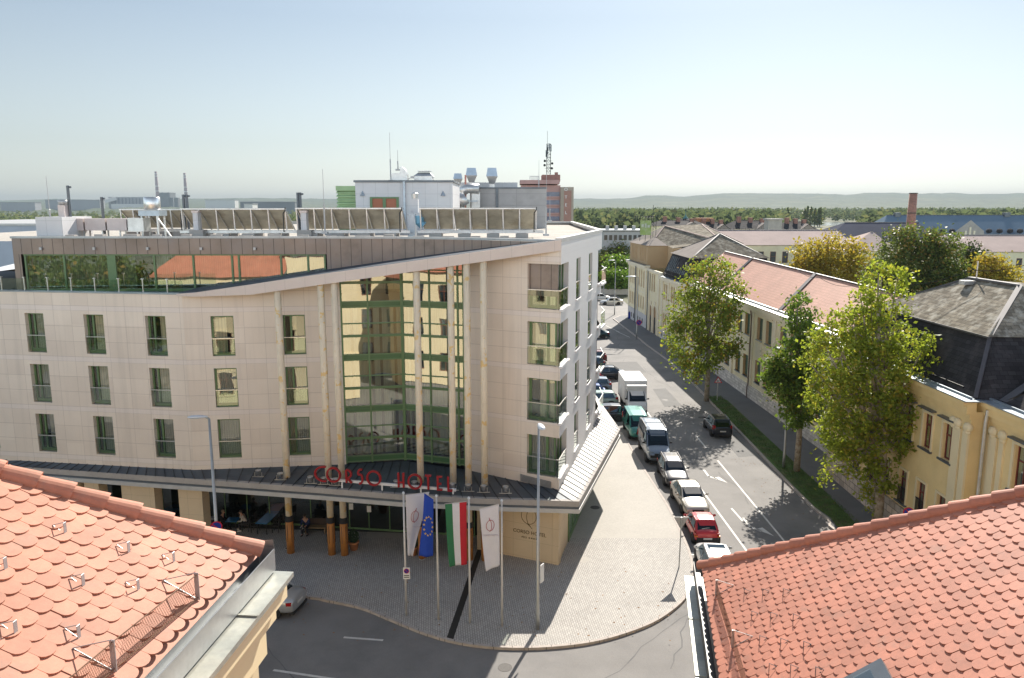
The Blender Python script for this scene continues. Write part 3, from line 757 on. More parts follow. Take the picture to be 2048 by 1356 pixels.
L_('H', lambda a, b: [[(a, zb), (a, zt)], [(b, zb), (b, zt)], [(a, zc - .1), (b, zc - .1)]], 799, 809)
L_('O', lambda a, b: [arc((a + b) / 2, zc, (b - a) / 2, hh * .95, 0, 360, 30)], 819, 845)
L_('T', lambda a, b: [[((a + b) / 2, zb), ((a + b) / 2, zt)], [(a, zt - .04), (b, zt - .04)]], 853, 865)
L_('E', lambda a, b: [[(a, zb), (a, zt)], [(a, zt - .05), (b, zt - .05)], [(a, zc), (b - .05, zc)], [(a, zb + .05), (b, zb + .05)]], 878, 887)
L_('L', lambda a, b: [[(a, zb), (a, zt)], [(a, zb + .05), (b, zb + .05)]], 899, 907)
mb = MB(); mb.bar(sP(.1, 4.98, 0), sP(sl - .1, 4.74, 0), .12, .14)
for u in (.9, 3.2, 5.4, 7.2): mb.bar(sP(u, 4.5, 0), sP(u, 4.85, 0), .08)
mb.build('rail', m_paintw, sign)
# ---- canopy floodlights
def floodlight(i, p, label):
    t = thing('floodlight', label, 'floodlight', p, 'floodlights on the canopy')
    mb = MB(); mb.lathe([(.09, .12), (.12, .14), (.16, .40), (.17, .42), (.15, .42), (.10, .3)], p, 12); mb.build('lamp_head', m_steel, t, True)
    mb = MB(); a = V3(p)
    mb.bar(a + V3((-.2, 0, .28)), a + V3((-.2, 0, .02)), .025); mb.bar(a + V3((.2, 0, .28)), a + V3((.2, 0, .02)), .025); mb.bar(a + V3((-.35, 0, .015)), a + V3((.35, 0, .015)), .03); mb.build('bracket', m_steel, t)
fl = [(517, 945), (561, 951), (621, 958), (648, 960), (671, 962), (793, 966), (829, 968), (905, 972), (936, 974), (967, 976), (1011, 978)]
fl_lab = ['silver floodlight at the far left end of the canopy row', 'silver floodlight on the canopy just right of the leftmost one', 'silver floodlight left of the red letter C', 'silver floodlight between the red C and the first O', 'silver floodlight seen through the first red letter O', 'silver floodlight just left of the red letter H', 'silver floodlight seen through the O of HOTEL', 'silver floodlight behind the red letter L', 'silver floodlight on the canopy right of the red letter L', 'silver floodlight second from the right end of the canopy row', 'silver floodlight at the right end of the canopy row, near the louvre']
for i, (x, y) in enumerate(fl): floodlight(i, G(x, y + 9, 4.62), fl_lab[i])
mb = MB(); a = wR.at(3.6, 4.65, .08); b = wR.at(5.5, 4.5, .08)
for k in range(6): mb.bar(a + V3((0, 0, k * .07)), b + V3((0, 0, k * .07)), .05, .03)
tag(mb.build('vent_louvre', m_zinc), 'grey slatted vent louvre at the foot of the facade near the corner', 'vent')
# ================================================================ rooftop plant
RZ = 17.95
m_colback = M('collector_back', (.55, .51, .41), .55, .1, var=.2, vs=1.2, hue=((.34, .28, .18), .9, .5, .65, .6))
m_colface = M('collector_glass', (.02, .025, .04), .08, var=.05)
m_galv = M('galvanised', (.55, .55, .54), .35, .7, var=.15, vs=2, var2=.08, vs2=15)
m_galvb = M('bluish_galvanised', (.36, .41, .46), .35, .6, var=.15, vs=2)
m_ins = M('insulated_duct_cladding', (.58, .50, .47), .5, .3, var=.1, vs=1.2)
m_plantw = M('plant_room_panels', (.62, .61, .61), .5, var=.04, vs=.6, joint=(.95, .9, .02, (.42, .42, .42), 0, .2))
m_louv = M('green_louvre', (.32, .46, .24), .5, var=.08, vs=2)
m_orange = M('orange_blind', (.40, .15, .085), .8, var=.05)
def collector(x0, x1, ytop, n, Y, label):
    a = AT(x0, ytop, Y); b = AT(x1, ytop, Y); zt = a.z; zb = RZ + .55; dpt = 1.9
    t = thing('solar_collector', label, 'solar collector', ((a.x + b.x) / 2, Y + .8, RZ), 'solar collector rows on the hotel roof')
    for k in range(n):
        xa = a.x + (b.x - a.x) * k / n + .03; xb = a.x + (b.x - a.x) * (k + 1) / n - .03
        mb = MB(); d = V3((0, dpt, zb - zt)); nn = V3((0, zt - zb, dpt)).normalized() * .1
        mb.frame((xa, Y, zt), (xb - xa, 0, 0), d, nn); p = mb.build('panel', m_colback, t)
        mb = MB(); o = V3((xa + .05, Y + .04, zt)) + nn * 1.03; mb.poly([o, o + V3((xb - xa - .1, 0, 0)), o + V3((xb - xa - .1, 0, 0)) + d * .97, o + d * .97]); mb.build('panel_glass', m_colface, p)
    mb = MB(); zr = RZ + .42
    for k in range(n + 1):
        x = a.x + (b.x - a.x) * k / n
        mb.bar((x, Y + .05, zt - .02), (x + .03, Y + .12, zr), .07); mb.bar((x, Y + .1, zr), (x, Y + 2.2, zr), .07)
        mb.bar((x + .05, Y + .08, zt - .1), (x + .05, Y + dpt, zb - .05), .06)
    mb.bar((a.x - .2, Y + .1, zr), (b.x + .5, Y + .1, zr), .09, .16); mb.bar((a.x - .2, Y + 2.1, zr), (b.x + .5, Y + 2.1, zr), .09, .12); mb.bar((a.x - .05, Y, zt + .03), (b.x + .05, Y, zt + .03), .12, .08)
    mb.build('support_frame', m_galv, t)
    mb = MB(); mb.tube([(b.x + .02, Y - .05, zt + .12), (b.x + .02, Y - .05, zt - .05), (b.x - .12, Y - .05, zt - .25), (b.x - .12, Y - .05, zr)], .035, 6); mb.build('pipe', m_black, t)
    for k in range(4):
        x = a.x + (b.x - a.x) * (k + .3) / 4; mb = MB(); mb.box(x, Y - .1, RZ, x + .8, Y + .3, zr - .1); mb.build('concrete_foot', m_concrete, t); mb = MB(); mb.box(x + .1, Y + 1.9, RZ, x + .7, Y + 2.3, zr - .1); mb.build('concrete_foot', m_concrete, t)
collector(240, 365, 420, 5, 52.6, 'leftmost row of solar collectors, mostly behind the silver drum fan')
collector(362, 570, 419, 6, 49.6, 'row of solar collectors just left of the twin black pipes, seen from behind')
collector(592, 803, 418, 6, 49.6, 'row of solar collectors in front of the white plant room')
collector(840, 1072, 418, 7, 49.6, 'rightmost row of solar collectors, in front of the grey concrete plant block')
# white plant room
pr = thing('plant_room', 'white panelled rooftop plant room with two orange blinds and a green louvre box', 'plant room', (-8.5, 63, RZ))
a = AT(710, 363, 60); b = AT(905, 363, 60); zt = a.z
mb = MB(); mb.box(a.x, 60, RZ, b.x, 68, zt - .0); mb.build('wall', m_plantw, pr)
mb = MB(); mb.box(a.x - .1, 59.9, zt - .06, b.x + .1, 68.1, zt + .1); mb.build('roof_edge', m_bluesheet, pr)
g = AT(675, 373, 60.3); mb = MB(); mb.box(g.x, 60.3, RZ, a.x - .02, 66, g.z); mb.build('louvre_box', m_louv, pr)
mb = MB()
for k in range(12): z = RZ + .3 + k * .27; mb.frame((g.x - .08, 60.15, z), (a.x - g.x + .05, 0, 0), (0, .2, .1), (0, 0, .08))
mb.box(g.x - .1, 60.1, g.z - .32, a.x - .02, 60.4, g.z + .04, 0)
mb.build('louvre', m_louv, pr)
wq = AT(740, 394, 60); we = AT(798, 418, 60); wpr = Wall((wq.x, 59.98), (we.x, 59.98))
mb = MB()
for u0, u1 in ((0, .18), (wpr.len / 2 - .12, wpr.len / 2 + .12), (wpr.len - .18, wpr.len)): wpr.blk(mb, u0, we.z - .3, u1, wq.z, 0, .08)
wpr.blk(mb, 0, wq.z - .12, wpr.len, wq.z + .002, 0, .082); wi = mb.build('window', m_green, pr)
mb = MB(); wpr.quad(mb, 0, we.z - .3, wpr.len, wq.z, .02); mb.build('blind', m_orange, wi)
for x in (725, 886):
    q = AT(x, 389, 59.95); mb = MB(); mb.poly([(q.x - .2, 59.98, q.z - .1), (q.x + .2, 59.98, q.z - .1), (q.x, 59.98, q.z + .3)]); mb.poly([(q.x - .2, 59.98, q.z - .1), (q.x, 59.98, q.z + .3), (q.x, 59.75, q.z - .1)]); mb.poly([(q.x, 59.75, q.z - .1), (q.x, 59.98, q.z + .3), (q.x + .2, 59.98, q.z - .1)]); mb.build('wedge_lamp', m_galvb, pr)
q = AT(808, 365, 59.9); mb = MB(); mb.bar((q.x, 59.92, zt), (q.x, 59.92, RZ), .16); mb.build('downpipe', m_galvb, pr)
def rod(nm, x, y0, y1, Y, r, label, cat, grp=None, top=None):
    p = AT(x, y0, Y); q = AT(x, y1, Y); mb = MB(); h = p.z - q.z
    mb.tube([(p.x, Y, q.z), (p.x, Y, q.z + h * .45), (p.x, Y, q.z + h * .46), (p.x, Y, p.z)], [r, r, r * .4, r * .3], 6)
    mb.box(p.x - .18, Y - .18, q.z - .05, p.x + .18, Y + .18, q.z + .08)
    return tag(mb.build(nm, m_grey), label, cat, grp)
gl_ = 'lightning rods on the hotel roof'
rod('lightning_rod', 779, 265, 362, 62, .05, 'tall thin lightning rod on the plant room beside the square duct', 'lightning rod', gl_)
rod('lightning_rod', 795, 300, 340, 62.5, .05, 'thin rod standing behind the square roof duct', 'lightning rod', gl_)
rod('lightning_rod', 645, 338, 466, 48.2, .05, 'thin lightning rod in front of the middle solar collectors', 'lightning rod', gl_)
rod('lightning_rod', 92, 352, 474, 48.2, .05, 'thin lightning rod at the left end of the hotel roof', 'lightning rod', gl_)
rod('lightning_rod', 1093, 345, 470, 47.5, .045, 'lightning rod near the right corner of the hotel roof', 'lightning rod', gl_)
rod('lightning_rod', 1078, 320, 380, 72.5, .05, 'lightning rod on top of the grey concrete plant block', 'lightning rod', gl_)
rod('lightning_rod', 1100, 390, 442, 70.6, .06, 'short rod at the right side of the concrete plant block', 'lightning rod', gl_)
# ducts on the plant room
t = thing('roof_duct', 'square grey duct with curved hood on the white plant room', 'duct', (-9, 62, zt))
p = AT(781, 346, 62); q = AT(803, 363, 62); mb = MB(); mb.box(p.x, 62, zt + .1, q.x, 63.2, p.z); mb.build('duct_body', m_galv, t)
mb = MB(); x0 = q.x - .1; r = 1.0; pts = [(x0 + .02 + .0 * k, 62 + .0, 0) for k in range(2)]
prof = [(x0, zt + .1)] + [(x0 + .55 * math.cos(th), p.z - .35 + .85 * math.sin(th)) for th in [i * PI / 2 / 6 for i in range(7)]] + [(x0, p.z + .5)]
mb.poly([(a_, 61.95, b_) for a_, b_ in [(x0, zt + .1), (x0 + .55, zt + .1)] + prof[1:]])
mb.poly([(a_, 63.0, b_) for a_, b_ in [(x0, zt + .1), (x0 + .55, zt + .1)] + prof[1:]][::-1])
full = [(x0, zt + .1), (x0 + .55, zt + .1)] + prof[1:]
for i in range(len(full)):
    a_, b_ = full[i], full[(i + 1) % len(full)]; mb.poly([(a_[0], 61.95, a_[1]), (a_[0], 63, a_[1]), (b_[0], 63, b_[1]), (b_[0], 61.95, b_[1])])
mb.build('curved_hood', m_galv, t)
t = thing('roof_exhaust', 'low square silver exhaust with raised cap on the white plant room', 'vent', (-6.8, 62, zt))
p = AT(828, 352, 61.5); q = AT(864, 363, 61.5); mb = MB(); mb.box(p.x, 61.5, zt + .1, q.x, 63, p.z); mb.build('body', m_galv, t)
mb = MB(); mb.ring([[(p.x - .05, 61.45, p.z), (q.x + .05, 61.45, p.z), (q.x + .05, 63.05, p.z), (p.x - .05, 63.05, p.z)], [(p.x + .3, 61.8, p.z + .28), (q.x - .2, 61.8, p.z + .28), (q.x - .2, 62.8, p.z + .28), (p.x + .3, 62.8, p.z + .28)]]); mb.box(p.x + .25, 61.7, p.z + .36, q.x - .15, 62.9, p.z + .42); mb.build('cap', m_galv, t)
mb = MB(); p = AT(812, 362, 60.2); q = AT(822, 355, 60.2); mb.bar(p, q, .05); mb.box(q.x - .02, 60.1, q.z - .06, q.x + .25, 60.4, q.z + .1); tag(mb.build('security_camera', m_grey), 'small camera on a slanting arm at the plant room roof edge', 'camera')
# grey concrete plant block
t = thing('plant_block', 'grey concrete rooftop plant block with horizontal joints', 'plant block', (0, 76, RZ))
a = AT(940, 377, 72); b = AT(1092, 377, 72)
mb = MB(); mb.box(a.x, 72, RZ, b.x, 80, a.z); mb.build('wall', M('block_concrete', (.42, .40, .385), .75, var=.1, vs=.7, joint=(9, 1.05, .03, (.28, .26, .25), .4, .1), hue=((.34, .32, .3), .6, .5, .7, .6)), t)
mb = MB(); x = AT(994, 400, 72).x; mb.box(x - .12, 71.9, RZ + .3, x + .12, 72.0, a.z); mb.box(a.x - .1, 71.9, a.z - .02, b.x + .1, 80.1, a.z + .12); mb.build('trim', m_bluesheet, t)
p = AT(878, 367, 76); mb = MB(); mb.box(p.x, 76, a.z, AT(1035, 367, 76).x, 79, p.z + .1); mb.build('upper_wall', m_plantw, t)
for i, (x, y0, y1, s, lb) in enumerate(((916, 347, 373, .8, 'smallest silver exhaust hood, left of the other two'), (943, 336, 372, 1.0, 'middle of the three silver exhaust hoods'), (984, 336, 376, 1.0, 'rightmost of the three silver exhaust hoods'))):
    Y = 73.5; p = AT(x, y0, Y); q = AT(x, y1, Y); h = p.z - q.z
    t = thing('exhaust_hood', lb, 'exhaust hood', (p.x, Y, q.z), 'silver exhaust hoods on the plant block')
    def sq(hw, z): return [(p.x - hw, Y - hw, z), (p.x + hw, Y - hw, z), (p.x + hw, Y + hw, z), (p.x - hw, Y + hw, z)]
    mb = MB(); mb.ring([sq(.22 * s, q.z - .3), sq(.24 * s, q.z + h * .2), sq(.5 * s, q.z + h * .58)]); mb.build('lower_cone', m_galv, t)
    mb = MB(); mb.ring([sq(.52 * s, q.z + h * .58), sq(.4 * s, p.z)]); mb.build('slatted_top', m_galvb, t)
t = thing('duct_run', 'bent silver ventilation ducts between the white plant room and the grey block', 'duct', (-4, 71, RZ))
mb = MB(); P = lambda x, y, Y: AT(x, y, Y)
mb.tube([P(922, 385, 71), P(935, 377, 71), P(958, 378, 71)], .45, 10); mb.build('round_duct', m_galv, t, True)
mb = MB(); mb.tube([P(918, 405, 70), P(924, 400, 70), P(932, 395, 70)], .6, 10); mb.tube([P(916, 430, 70), P(918, 405, 70)], .25, 8); mb.build('elbow', m_galv, t, True)
mb = MB(); p, q = P(943, 385, 71), P(960, 418, 71); mb.box(p.x, 71, q.z, q.x, 71.8, p.z); mb.build('silencer_box', m_galv, t)
mb = MB(); mb.bar(P(931, 350, 71), P(931, 420, 71), .16); mb.build('flue', M('red_flue', (.45, .2, .16), .6), t)
mb = MB(); mb.bar(P(905, 390, 69), P(930, 402, 70), .18); mb.bar(P(905, 402, 70), P(955, 402, 70), .1); mb.build('beam', m_galvb, t)
# vent stacks in the gap and along the roof
t = thing('roof_cowl', 'silver roof cowl on a stack between the two right solar rows', 'cowl', tuple(AT(828, 460, 51)))
p, q = AT(821, 398, 51), AT(836, 425, 51); mb = MB(); mb.box(p.x, 51, q.z, q.x, 51.6, p.z); mb.build('stack', m_plantw, t)
mb = MB(); mb.lathe([(.2, p.z), (.22, p.z + .35), (.12, p.z + .42)], ((p.x + q.x) / 2, 51.3, 0), 10); mb.build('cowl_head', m_galv, t)
t = thing('air_handler', 'blue hooded air handling unit between the two right solar rows', 'air handler', tuple(AT(835, 466, 50.5)))
p, q = AT(824, 428, 50.6), AT(842, 466, 50.6); mb = MB(); mb.box(p.x - .3, 50.6, RZ, q.x - .4, 51.6, p.z); mb.build('cabinet', m_galvb, t)
mb = MB(); mb.tube([(q.x - .05, 50.5, p.z - .1), (q.x - .05, 50.5, p.z - .55), (q.x + .2, 50.5, p.z - .75)], .3, 10); mb.build('hood', M('blue_hood', (.16, .36, .5), .4, .3, var=.1), t)
t = thing('drum_fan', 'round silver drum fan on a pedestal above the left solar collectors', 'fan', tuple(AT(303, 440, 50)))
p = AT(303, 394, 50.2); q = AT(303, 419, 50.2); mb = MB(); mb.lathe([(.47, q.z), (.5, q.z + .05), (.5, p.z - .04), (.46, p.z)], (p.x, 50.2, 0), 20); mb.build('drum', m_steel, t, True)
mb = MB(); mb.box(p.x - .65, 49.6, q.z - .4, p.x + .65, 50.8, q.z - .06); mb.build('pedestal', m_galvb, t)
for dx in (-.5, .5):
    for dy in (-.5, .5): mb = MB(); mb.bar((p.x + dx, 50.2 + dy, q.z - .4), (p.x + dx, 50.2 + dy, RZ), .09); mb.build('leg', m_galv, t)
mb = MB(); mb.bar((p.x + .5, 49.7, q.z - .5), (p.x + 1.3, 49.7, RZ + .1), .07); mb.build('brace', m_galv, t)
t = thing('insulated_duct', 'long pinkish clad duct lying along the left part of the hotel roof', 'duct', tuple(AT(220, 470, 49)))
for k, (x0, x1) in enumerate(((125, 168), (168, 212), (212, 254))):
    p, q = AT(x0, 437, 49.2), AT(x1, 461, 49.2); mb = MB(); mb.box(p.x + .02, 49.2, q.z, q.x - .02, 50.4, p.z); mb.build('duct_section', m_ins, t)
p, q = AT(254, 436, 49.3), AT(288, 463, 49.3); mb = MB(); mb.box(p.x, 49.3, q.z, q.x, 50.3, p.z); mb.build('end_section', m_galv, t)
for x in (135, 168, 205, 240, 275):
    for y in (49.5, 50.2): p = AT(x, 461, 49.5); mb = MB(); mb.bar((p.x, y, p.z), (p.x, y, RZ), .08); mb.build('leg', m_galv, t)
t = thing('roof_stack', 'white masonry stack block at the left end of the hotel roof', 'stack', tuple(AT(110, 475, 47.6)))
p, q = AT(70, 434, 47.6), AT(101, 474, 47.6); mb = MB(); mb.box(p.x, 47.6, RZ, AT(127, 474, 47.6).x, 51, p.z); mb.build('block', m_plantw, t)
mb = MB(); p, q = AT(115, 410, 48.5), AT(130, 434, 48.5); mb.box(p.x, 48.5, q.z, q.x, 49, p.z); mb.build('chimney', m_ins, t)
mb = MB(); mb.lathe([(.16, p.z), (.26, p.z + .04), (.28, p.z + .3), (.2, p.z + .33)], ((p.x + q.x) / 2, 48.75, 0), 12); mb.build('cowl', m_grey, t, True)
for x, y0, y1, Y, lb in ((135, 371, 437, 49, 'tall black pipe with side outlet near the left end of the hotel roof'), (203, 394, 436, 50, 'short black pipe behind the clad duct on the hotel roof'), (366, 389, 425, 53, 'left one of the black twin pipes behind the second collector row'), (373, 389, 425, 53, 'right one of the black twin pipes behind the second collector row'), (595, 385, 420, 53, 'left one of the twin pipes behind the third collector row'), (600, 385, 420, 53, 'right one of the twin pipes behind the third collector row')):
    p, q = AT(x, y0, Y), AT(x, y1, Y); mb = MB(); mb.tube([(p.x, Y, RZ), (p.x, Y, p.z)], .09, 8); mb.tube([(p.x, Y, p.z - .12), (p.x + .22, Y - .05, p.z - .1)], .07, 6)
    tag(mb.build('flue_pipe', m_bluesheet), lb, 'pipe', 'black flue pipes on the hotel roof')
for i, (x, lb) in enumerate(((392, 'white cabinet at the left end of the second collector row'), (608, 'white cabinet at the left end of the third collector row'))):
    p = AT(x - 12, 425, 49.3); q = AT(x + 12, 470, 49.3); t = thing('roof_cabinet', lb, 'cabinet', (p.x, 49.3, RZ), 'white roof cabinets')
    mb = MB(); mb.box(p.x + .15, 49.3, RZ, q.x - .2, 49.9, p.z); mb.build('body', m_plantw, t); mb = MB(); mb.box(p.x - .1, 49.2, RZ, q.x + .1, 50, RZ + .55); mb.build('base', m_concrete, t); mb = MB(); mb.box(p.x + .1, 49.25, p.z - .02, q.x - .15, 49.95, p.z + .12); mb.build('cap', m_ins, t)
for i in range(16):
    x = 130 + i * 58; p = AT(x, 470, 47.2); mb = MB(); h = random.uniform(.22, .38); mb.box(p.x, 47.2, RZ, p.x + random.uniform(.5, .9), 47.6, RZ + h)
    mb.bar((p.x - .4, 47.4, RZ + h * .5), (p.x + 1.2, 47.5, RZ + h * .5), .05)
    tag(mb.build('ballast_block', m_concrete), 'pale concrete ballast block with cable conduit in the row along the hotel roof edge', 'ballast block', 'ballast blocks along the hotel roof edge')
# ================================================================ the camera's own building (two tiled roofs, yellow walls)
m_tile = M('terracotta_tile', (.49, .215, .135), .68, var=.14, vs=1.1, var2=.10, vs2=16, hue=((.36, .22, .16), 2.6, .56, .72, .6))
m_tiler = M('terracotta_tile_red', (.45, .17, .105), .66, var=.13, vs=1.0, var2=.09, vs2=16, hue=((.33, .17, .12), 2.2, .57, .72, .6))
for mm in (m_tile, m_tiler):     # every tile its own tone
    nt = mm.node_tree; N = nt.nodes; L = nt.links; P = N['Principled BSDF']; src = P.inputs['Base Color'].links[0].from_socket
    g = N.new('ShaderNodeNewGeometry'); f = ramp(N, L, g.outputs['Random Per Island'], 0, 1, .88, 1.10)
    L.new(mixc(N, L, 1.0, src, comb(N, L, f), 'MULTIPLY'), P.inputs['Base Color'])
m_yellow = M('yellow_plaster', (.72, .60, .39), .8, var=.06, vs=.4, hue=((.52, .41, .24), .3, .5, .7, .4))
m_yellowp = M('pale_yellow_trim', (.78, .66, .42), .75, var=.06, vs=.5)
m_yellown = M('ochre_plaster', (.80, .61, .30), .8, var=.07, vs=.5, hue=((.62, .44, .19), .3, .5, .7, .5))
m_underroof = M('roof_battens', (.06, .035, .025), .9)
def tiled_roof(parent, E0, e, up, hip_end, a_rng, b_max, tw, ex, mat, hipmat, name='roof', crop=None):
    """E0: eave corner; e: unit plan vector along eave away from the far corner; up: unit upslope vector.
    hip_end: (da, db) direction of the hip in (along, up) coordinates starting at E0."""
    E0 = V3(E0); e = V3(e); up = V3(up); nn = e.cross(up)
    if nn.z < 0: nn = -nn
    def P(a, b, h=0): return E0 + e * a + up * b + nn * h
    mb = MB(); k = hip_end[0] / hip_end[1]
    # deck
    if True:
        bm_ = b_max
        mb.poly([P(0, -.05, -.03), P(a_rng, -.05, -.03), P(a_rng, bm_, -.03), P(k * bm_, bm_, -.03)])
        mb.poly([P(0, -.05, -.12), P(k * bm_, bm_, -.12), P(a_rng, bm_, -.12), P(a_rng, -.05, -.12)])
    rf = mb.build('roof_deck', hipmat, parent)
    mb = MB(); row = 0; b = 0.0; th = .018
    TL = ex * 2.1
    while b < b_max:
        off = (row % 2) * tw / 2; a0 = k * b
        i0 = math.floor((a0 - off) / tw) - 1
        n = int((a_rng - a0) / tw) + 2
        for i in range(i0, i0 + n):
            a = off + (i + .5) * tw
            if a < k * (b + ex * .6) - tw * .15 or a > a_rng: continue
            if crop and not crop(P(a, b)): continue
            hw = tw * .5 - .0025; r = random.uniform(-.004, .004); sk_ = random.gauss(0, .012); ja = random.gauss(0, .0025); jb = random.gauss(0, .004)
            out = [(a - hw, b + TL), (a - hw, b + tw * .30)]
            for q in range(1, 8):
                t = PI + PI * q / 8; out.append((a + hw * math.cos(t), b + tw * .30 + hw * .72 * math.sin(t)))
            out += [(a + hw, b + tw * .30), (a + hw, b + TL)]
            slope = th * 1.6 / TL
            hp = lambda bb: .034 - (bb - b) * .034 / TL + r
            out = [(x + ja + sk_ * (y - b - ex), y + jb) for x, y in out]; top = [P(x, y, hp(y) + th) for x, y in out]; bot = [P(x, y, hp(y)) for x, y in out]
            n0 = len(mb.v); mb.v.extend([tuple(p) for p in top + bot]); m_ = len(out)
            # orientation: nn up
            f = tuple(range(n0, n0 + m_))
            mb.f.append(f); mb.m.append(0)
            for q in range(m_ - 1): mb.f.append((n0 + q + 1, n0 + q, n0 + m_ + q, n0 + m_ + q + 1)); mb.m.append(0)
        b += ex; row += 1
    mb.build(name, mat, parent)
    # hip tiles: half-round caps overlapping up the hip
    mb = MB(); hd = (P(hip_end[0], hip_end[1]) - P(0, 0)).normalized(); L_ = .40; s = -.05; tot = b_max / (hip_end[1]) * V3((hip_end[0], hip_end[1], 0)).length
    sd = hd.cross(nn).normalized(); hu = sd.cross(hd).normalized()
    if hu.z < 0: hu = -hu
    while s < tot:
        p0 = P(0, 0, .01) + hd * s; rings = []
        for t_, rr, lift in ((0, .125, .03), (.05, .122, .03), (L_ + .05, .100, .004)):
            c = p0 + hd * t_ + hu * lift
            rings.append([c + (sd * math.cos(th_) * rr + hu * math.sin(th_) * rr) for th_ in [PI * j / 10 for j in range(11)]] + [c + (sd * math.cos(th_) * (rr - .018) + hu * math.sin(th_) * (rr - .018)) for th_ in [PI * j / 10 for j in range(10, -1, -1)]])
        mb.ring(rings); s += .36
    mb.build('hip_tile', hipmat, parent)
    return P
own = thing('town_house', 'yellow house with pale scalloped roof tiles and broad metal gutter in the left foreground', 'house', (-6, 5, 0))
E0 = V3((-3.1, 8.72, 15.88)); e = V3((-.0935, -.9956, 0)); th = math.atan(.547)
up = V3((-.9956 * math.cos(th), .0935 * math.cos(th), math.sin(th)))
Pl = tiled_roof(own, E0, e, up, (1.0, 2.58), 9.5, 9.0, .205, .168, m_tile, m_tile, crop=lambda p: p.y > 1.2 and p.x > -9.5)
# snow guards
def guard(P, a, b, h, mat, tall=False):
    mb = MB()
    if not tall:
        x = P(a, b, .03); y = x + V3((0, 0, h)); z = P(a, b + .16, .05)
        d = (P(a + .02, b) - P(a, b))
        mb.frame(x - d, d * 2.2, P(a, b - .006) - P(a, b), y - x); mb.bar(y, z, .007); mb.bar(x, z, .006)
    else:
        x = P(a, b, .05); y = x + V3((0, 0, h)); z = P(a, b + .42, .05)
        mb.bar(x, y, .045, .012); mb.bar(y, z, .008); mb.bar(x, z, .006, .012)
    return mb.build('snow_guard', mat, own_cur)
def on_plane(P, x, y):           # survey reading onto a roof plane -> (a,b)
    o = P(0, 0); ea = P(1, 0) - o; ub = P(0, 1) - o; n = ea.cross(ub); r = V3(ray(x, y)); c = V3((0, 0, CAMZ))
    t = (o - c).dot(n) / r.dot(n); q = c + r * t - o; return q.dot(ea), q.dot(ub)
own_cur = own
for (x, y) in ((129, 1073), (256, 1111), (346, 1131), (10, 1146), (165, 1178), (275, 1187), (30, 1275), (156, 1282)):
    a, b = on_plane(Pl, x, y); guard(Pl, a, b, .13, m_grey)
gp = []
for (x, y) in ((392, 1207), (225, 1352), (60, 1500)):
    a, b = on_plane(Pl, x, y); guard(Pl, a, b, .30, m_grey, True); gp.append((a, b))
mb = MB()     # wire mesh snow fence between the tall brackets
for (a0, b0), (a1, b1) in zip(gp[:-1], gp[1:]):
    n = 46
    for i in range(n):
        for s in (1, -1):
            t0 = i / n; t1 = (i + s * 5) / n
            if not 0 <= t1 <= 1: continue
            p = Pl(a0 + (a1 - a0) * t0, b0 + (b1 - b0) * t0, .06); q = Pl(a0 + (a1 - a0) * t1, b0 + (b1 - b0) * t1, .06) + V3((0, 0, .27))
            mb.bar(p, q, .0022)
    for z in (.02, .27): mb.bar(Pl(a0, b0, .06) + V3((0, 0, z)), Pl(a1, b1, .06) + V3((0, 0, z)), .008)
mb.build('snow_fence', M('rusty_wire', (.22, .13, .08), .7, .2, var=.3, vs=6), own)
# gutter, cornice and walls of the left house
out = V3((.9956, -.0935, 0))
def W3(a, o, z): return E0 + e * a + out * o + V3((0, 0, z - E0.z))
mb = MB()
z0 = E0.z
for o0, za, o1, zb_ in ((-.02, -.06, -.02, -.26), (-.02, -.26, .17, -.26), (.18, -.27, .18, .0)):
    p, q = W3(-.12, o0, z0 + za), W3(-.12, o1, z0 + zb_)
    mb.frame(p, e * 10, q - p if (q - p).length > .02 else V3((0, 0, .02)), (out if o0 == o1 else V3((0, 0, 1))) * .012)
mb.poly([W3(-.13, -.02, z0 - .26), W3(-.13, .19, z0 - .27), W3(-.13, .19, z0 + .01), W3(-.13, -.02, z0 + .02)])
mb.poly([W3(-.13, .19, z0 + .01), W3(-.13, .19, z0 - .26), W3(-.2, -.16, z0 - .05), W3(-.2, -.16, z0 + .05), W3(-.16, .16, z0 + .1)])
mb.build('gutter', m_zinc, own)
m_patina = M('patinated_zinc', (.36, .37, .33), .5, .3, var=.2, vs=1.5, var2=.12, vs2=9, hue=((.48, .46, .38), 1.2, .5, .65, .7))
mb = MB(); mb.frame(W3(-.14, -.2, z0 - .36), e * 12, out * .61, V3((0, 0, .06)))
for k in range(6): mb.frame(W3(.9 + k * 1.8, -.15, z0 - .30), e * .03, out * .56, V3((0, 0, .02)))
mb.build('cornice_flashing', m_patina, own)
mb = MB(); mb.frame(W3(-.08, -.3, z0 - .6), e * 12, out * .64, V3((0, 0, .235))); mb.frame(W3(0, -.3, z0 - .85), e * 12, out * .52, V3((0, 0, .245))); mb.frame(W3(.05, -.4, z0 - 1.3), e * 12, out * .5, V3((0, 0, .445)))
mb.build('cornice', m_yellowp, own)
cw = W3(.1, .0, 0); m_pane_own = MG('old_window_glass', (.5, .55, .55), .2, .03)
mb = MB(); wE = Wall((cw.x, cw.y), (cw.x - .0935 * 9, cw.y - 9)); wN = Wall((-24, 10.9), (cw.x, cw.y)); wE = Wall((cw.x, cw.y), (W3(10, .0, 0).x, W3(10, .0, 0).y))
wN2 = Wall((cw.x, cw.y), (-24, 10.9))
opsN = [(u, u + 1.25, z, z + 2.2) for u in (2.2, 5.2, 8.2, 11.2, 14.2, 17.2) for z in (1.6, 5.6, 9.6)]
wN2.grid(mb, 0, wN2.len, 0, 14.7, opsN, .25)
wE.grid(mb, 0, 9, 0, 14.6, [(u, u + 1.2, z, z + 2.2) for u in (2, 5) for z in (1.6, 5.6, 9.6)], .25)
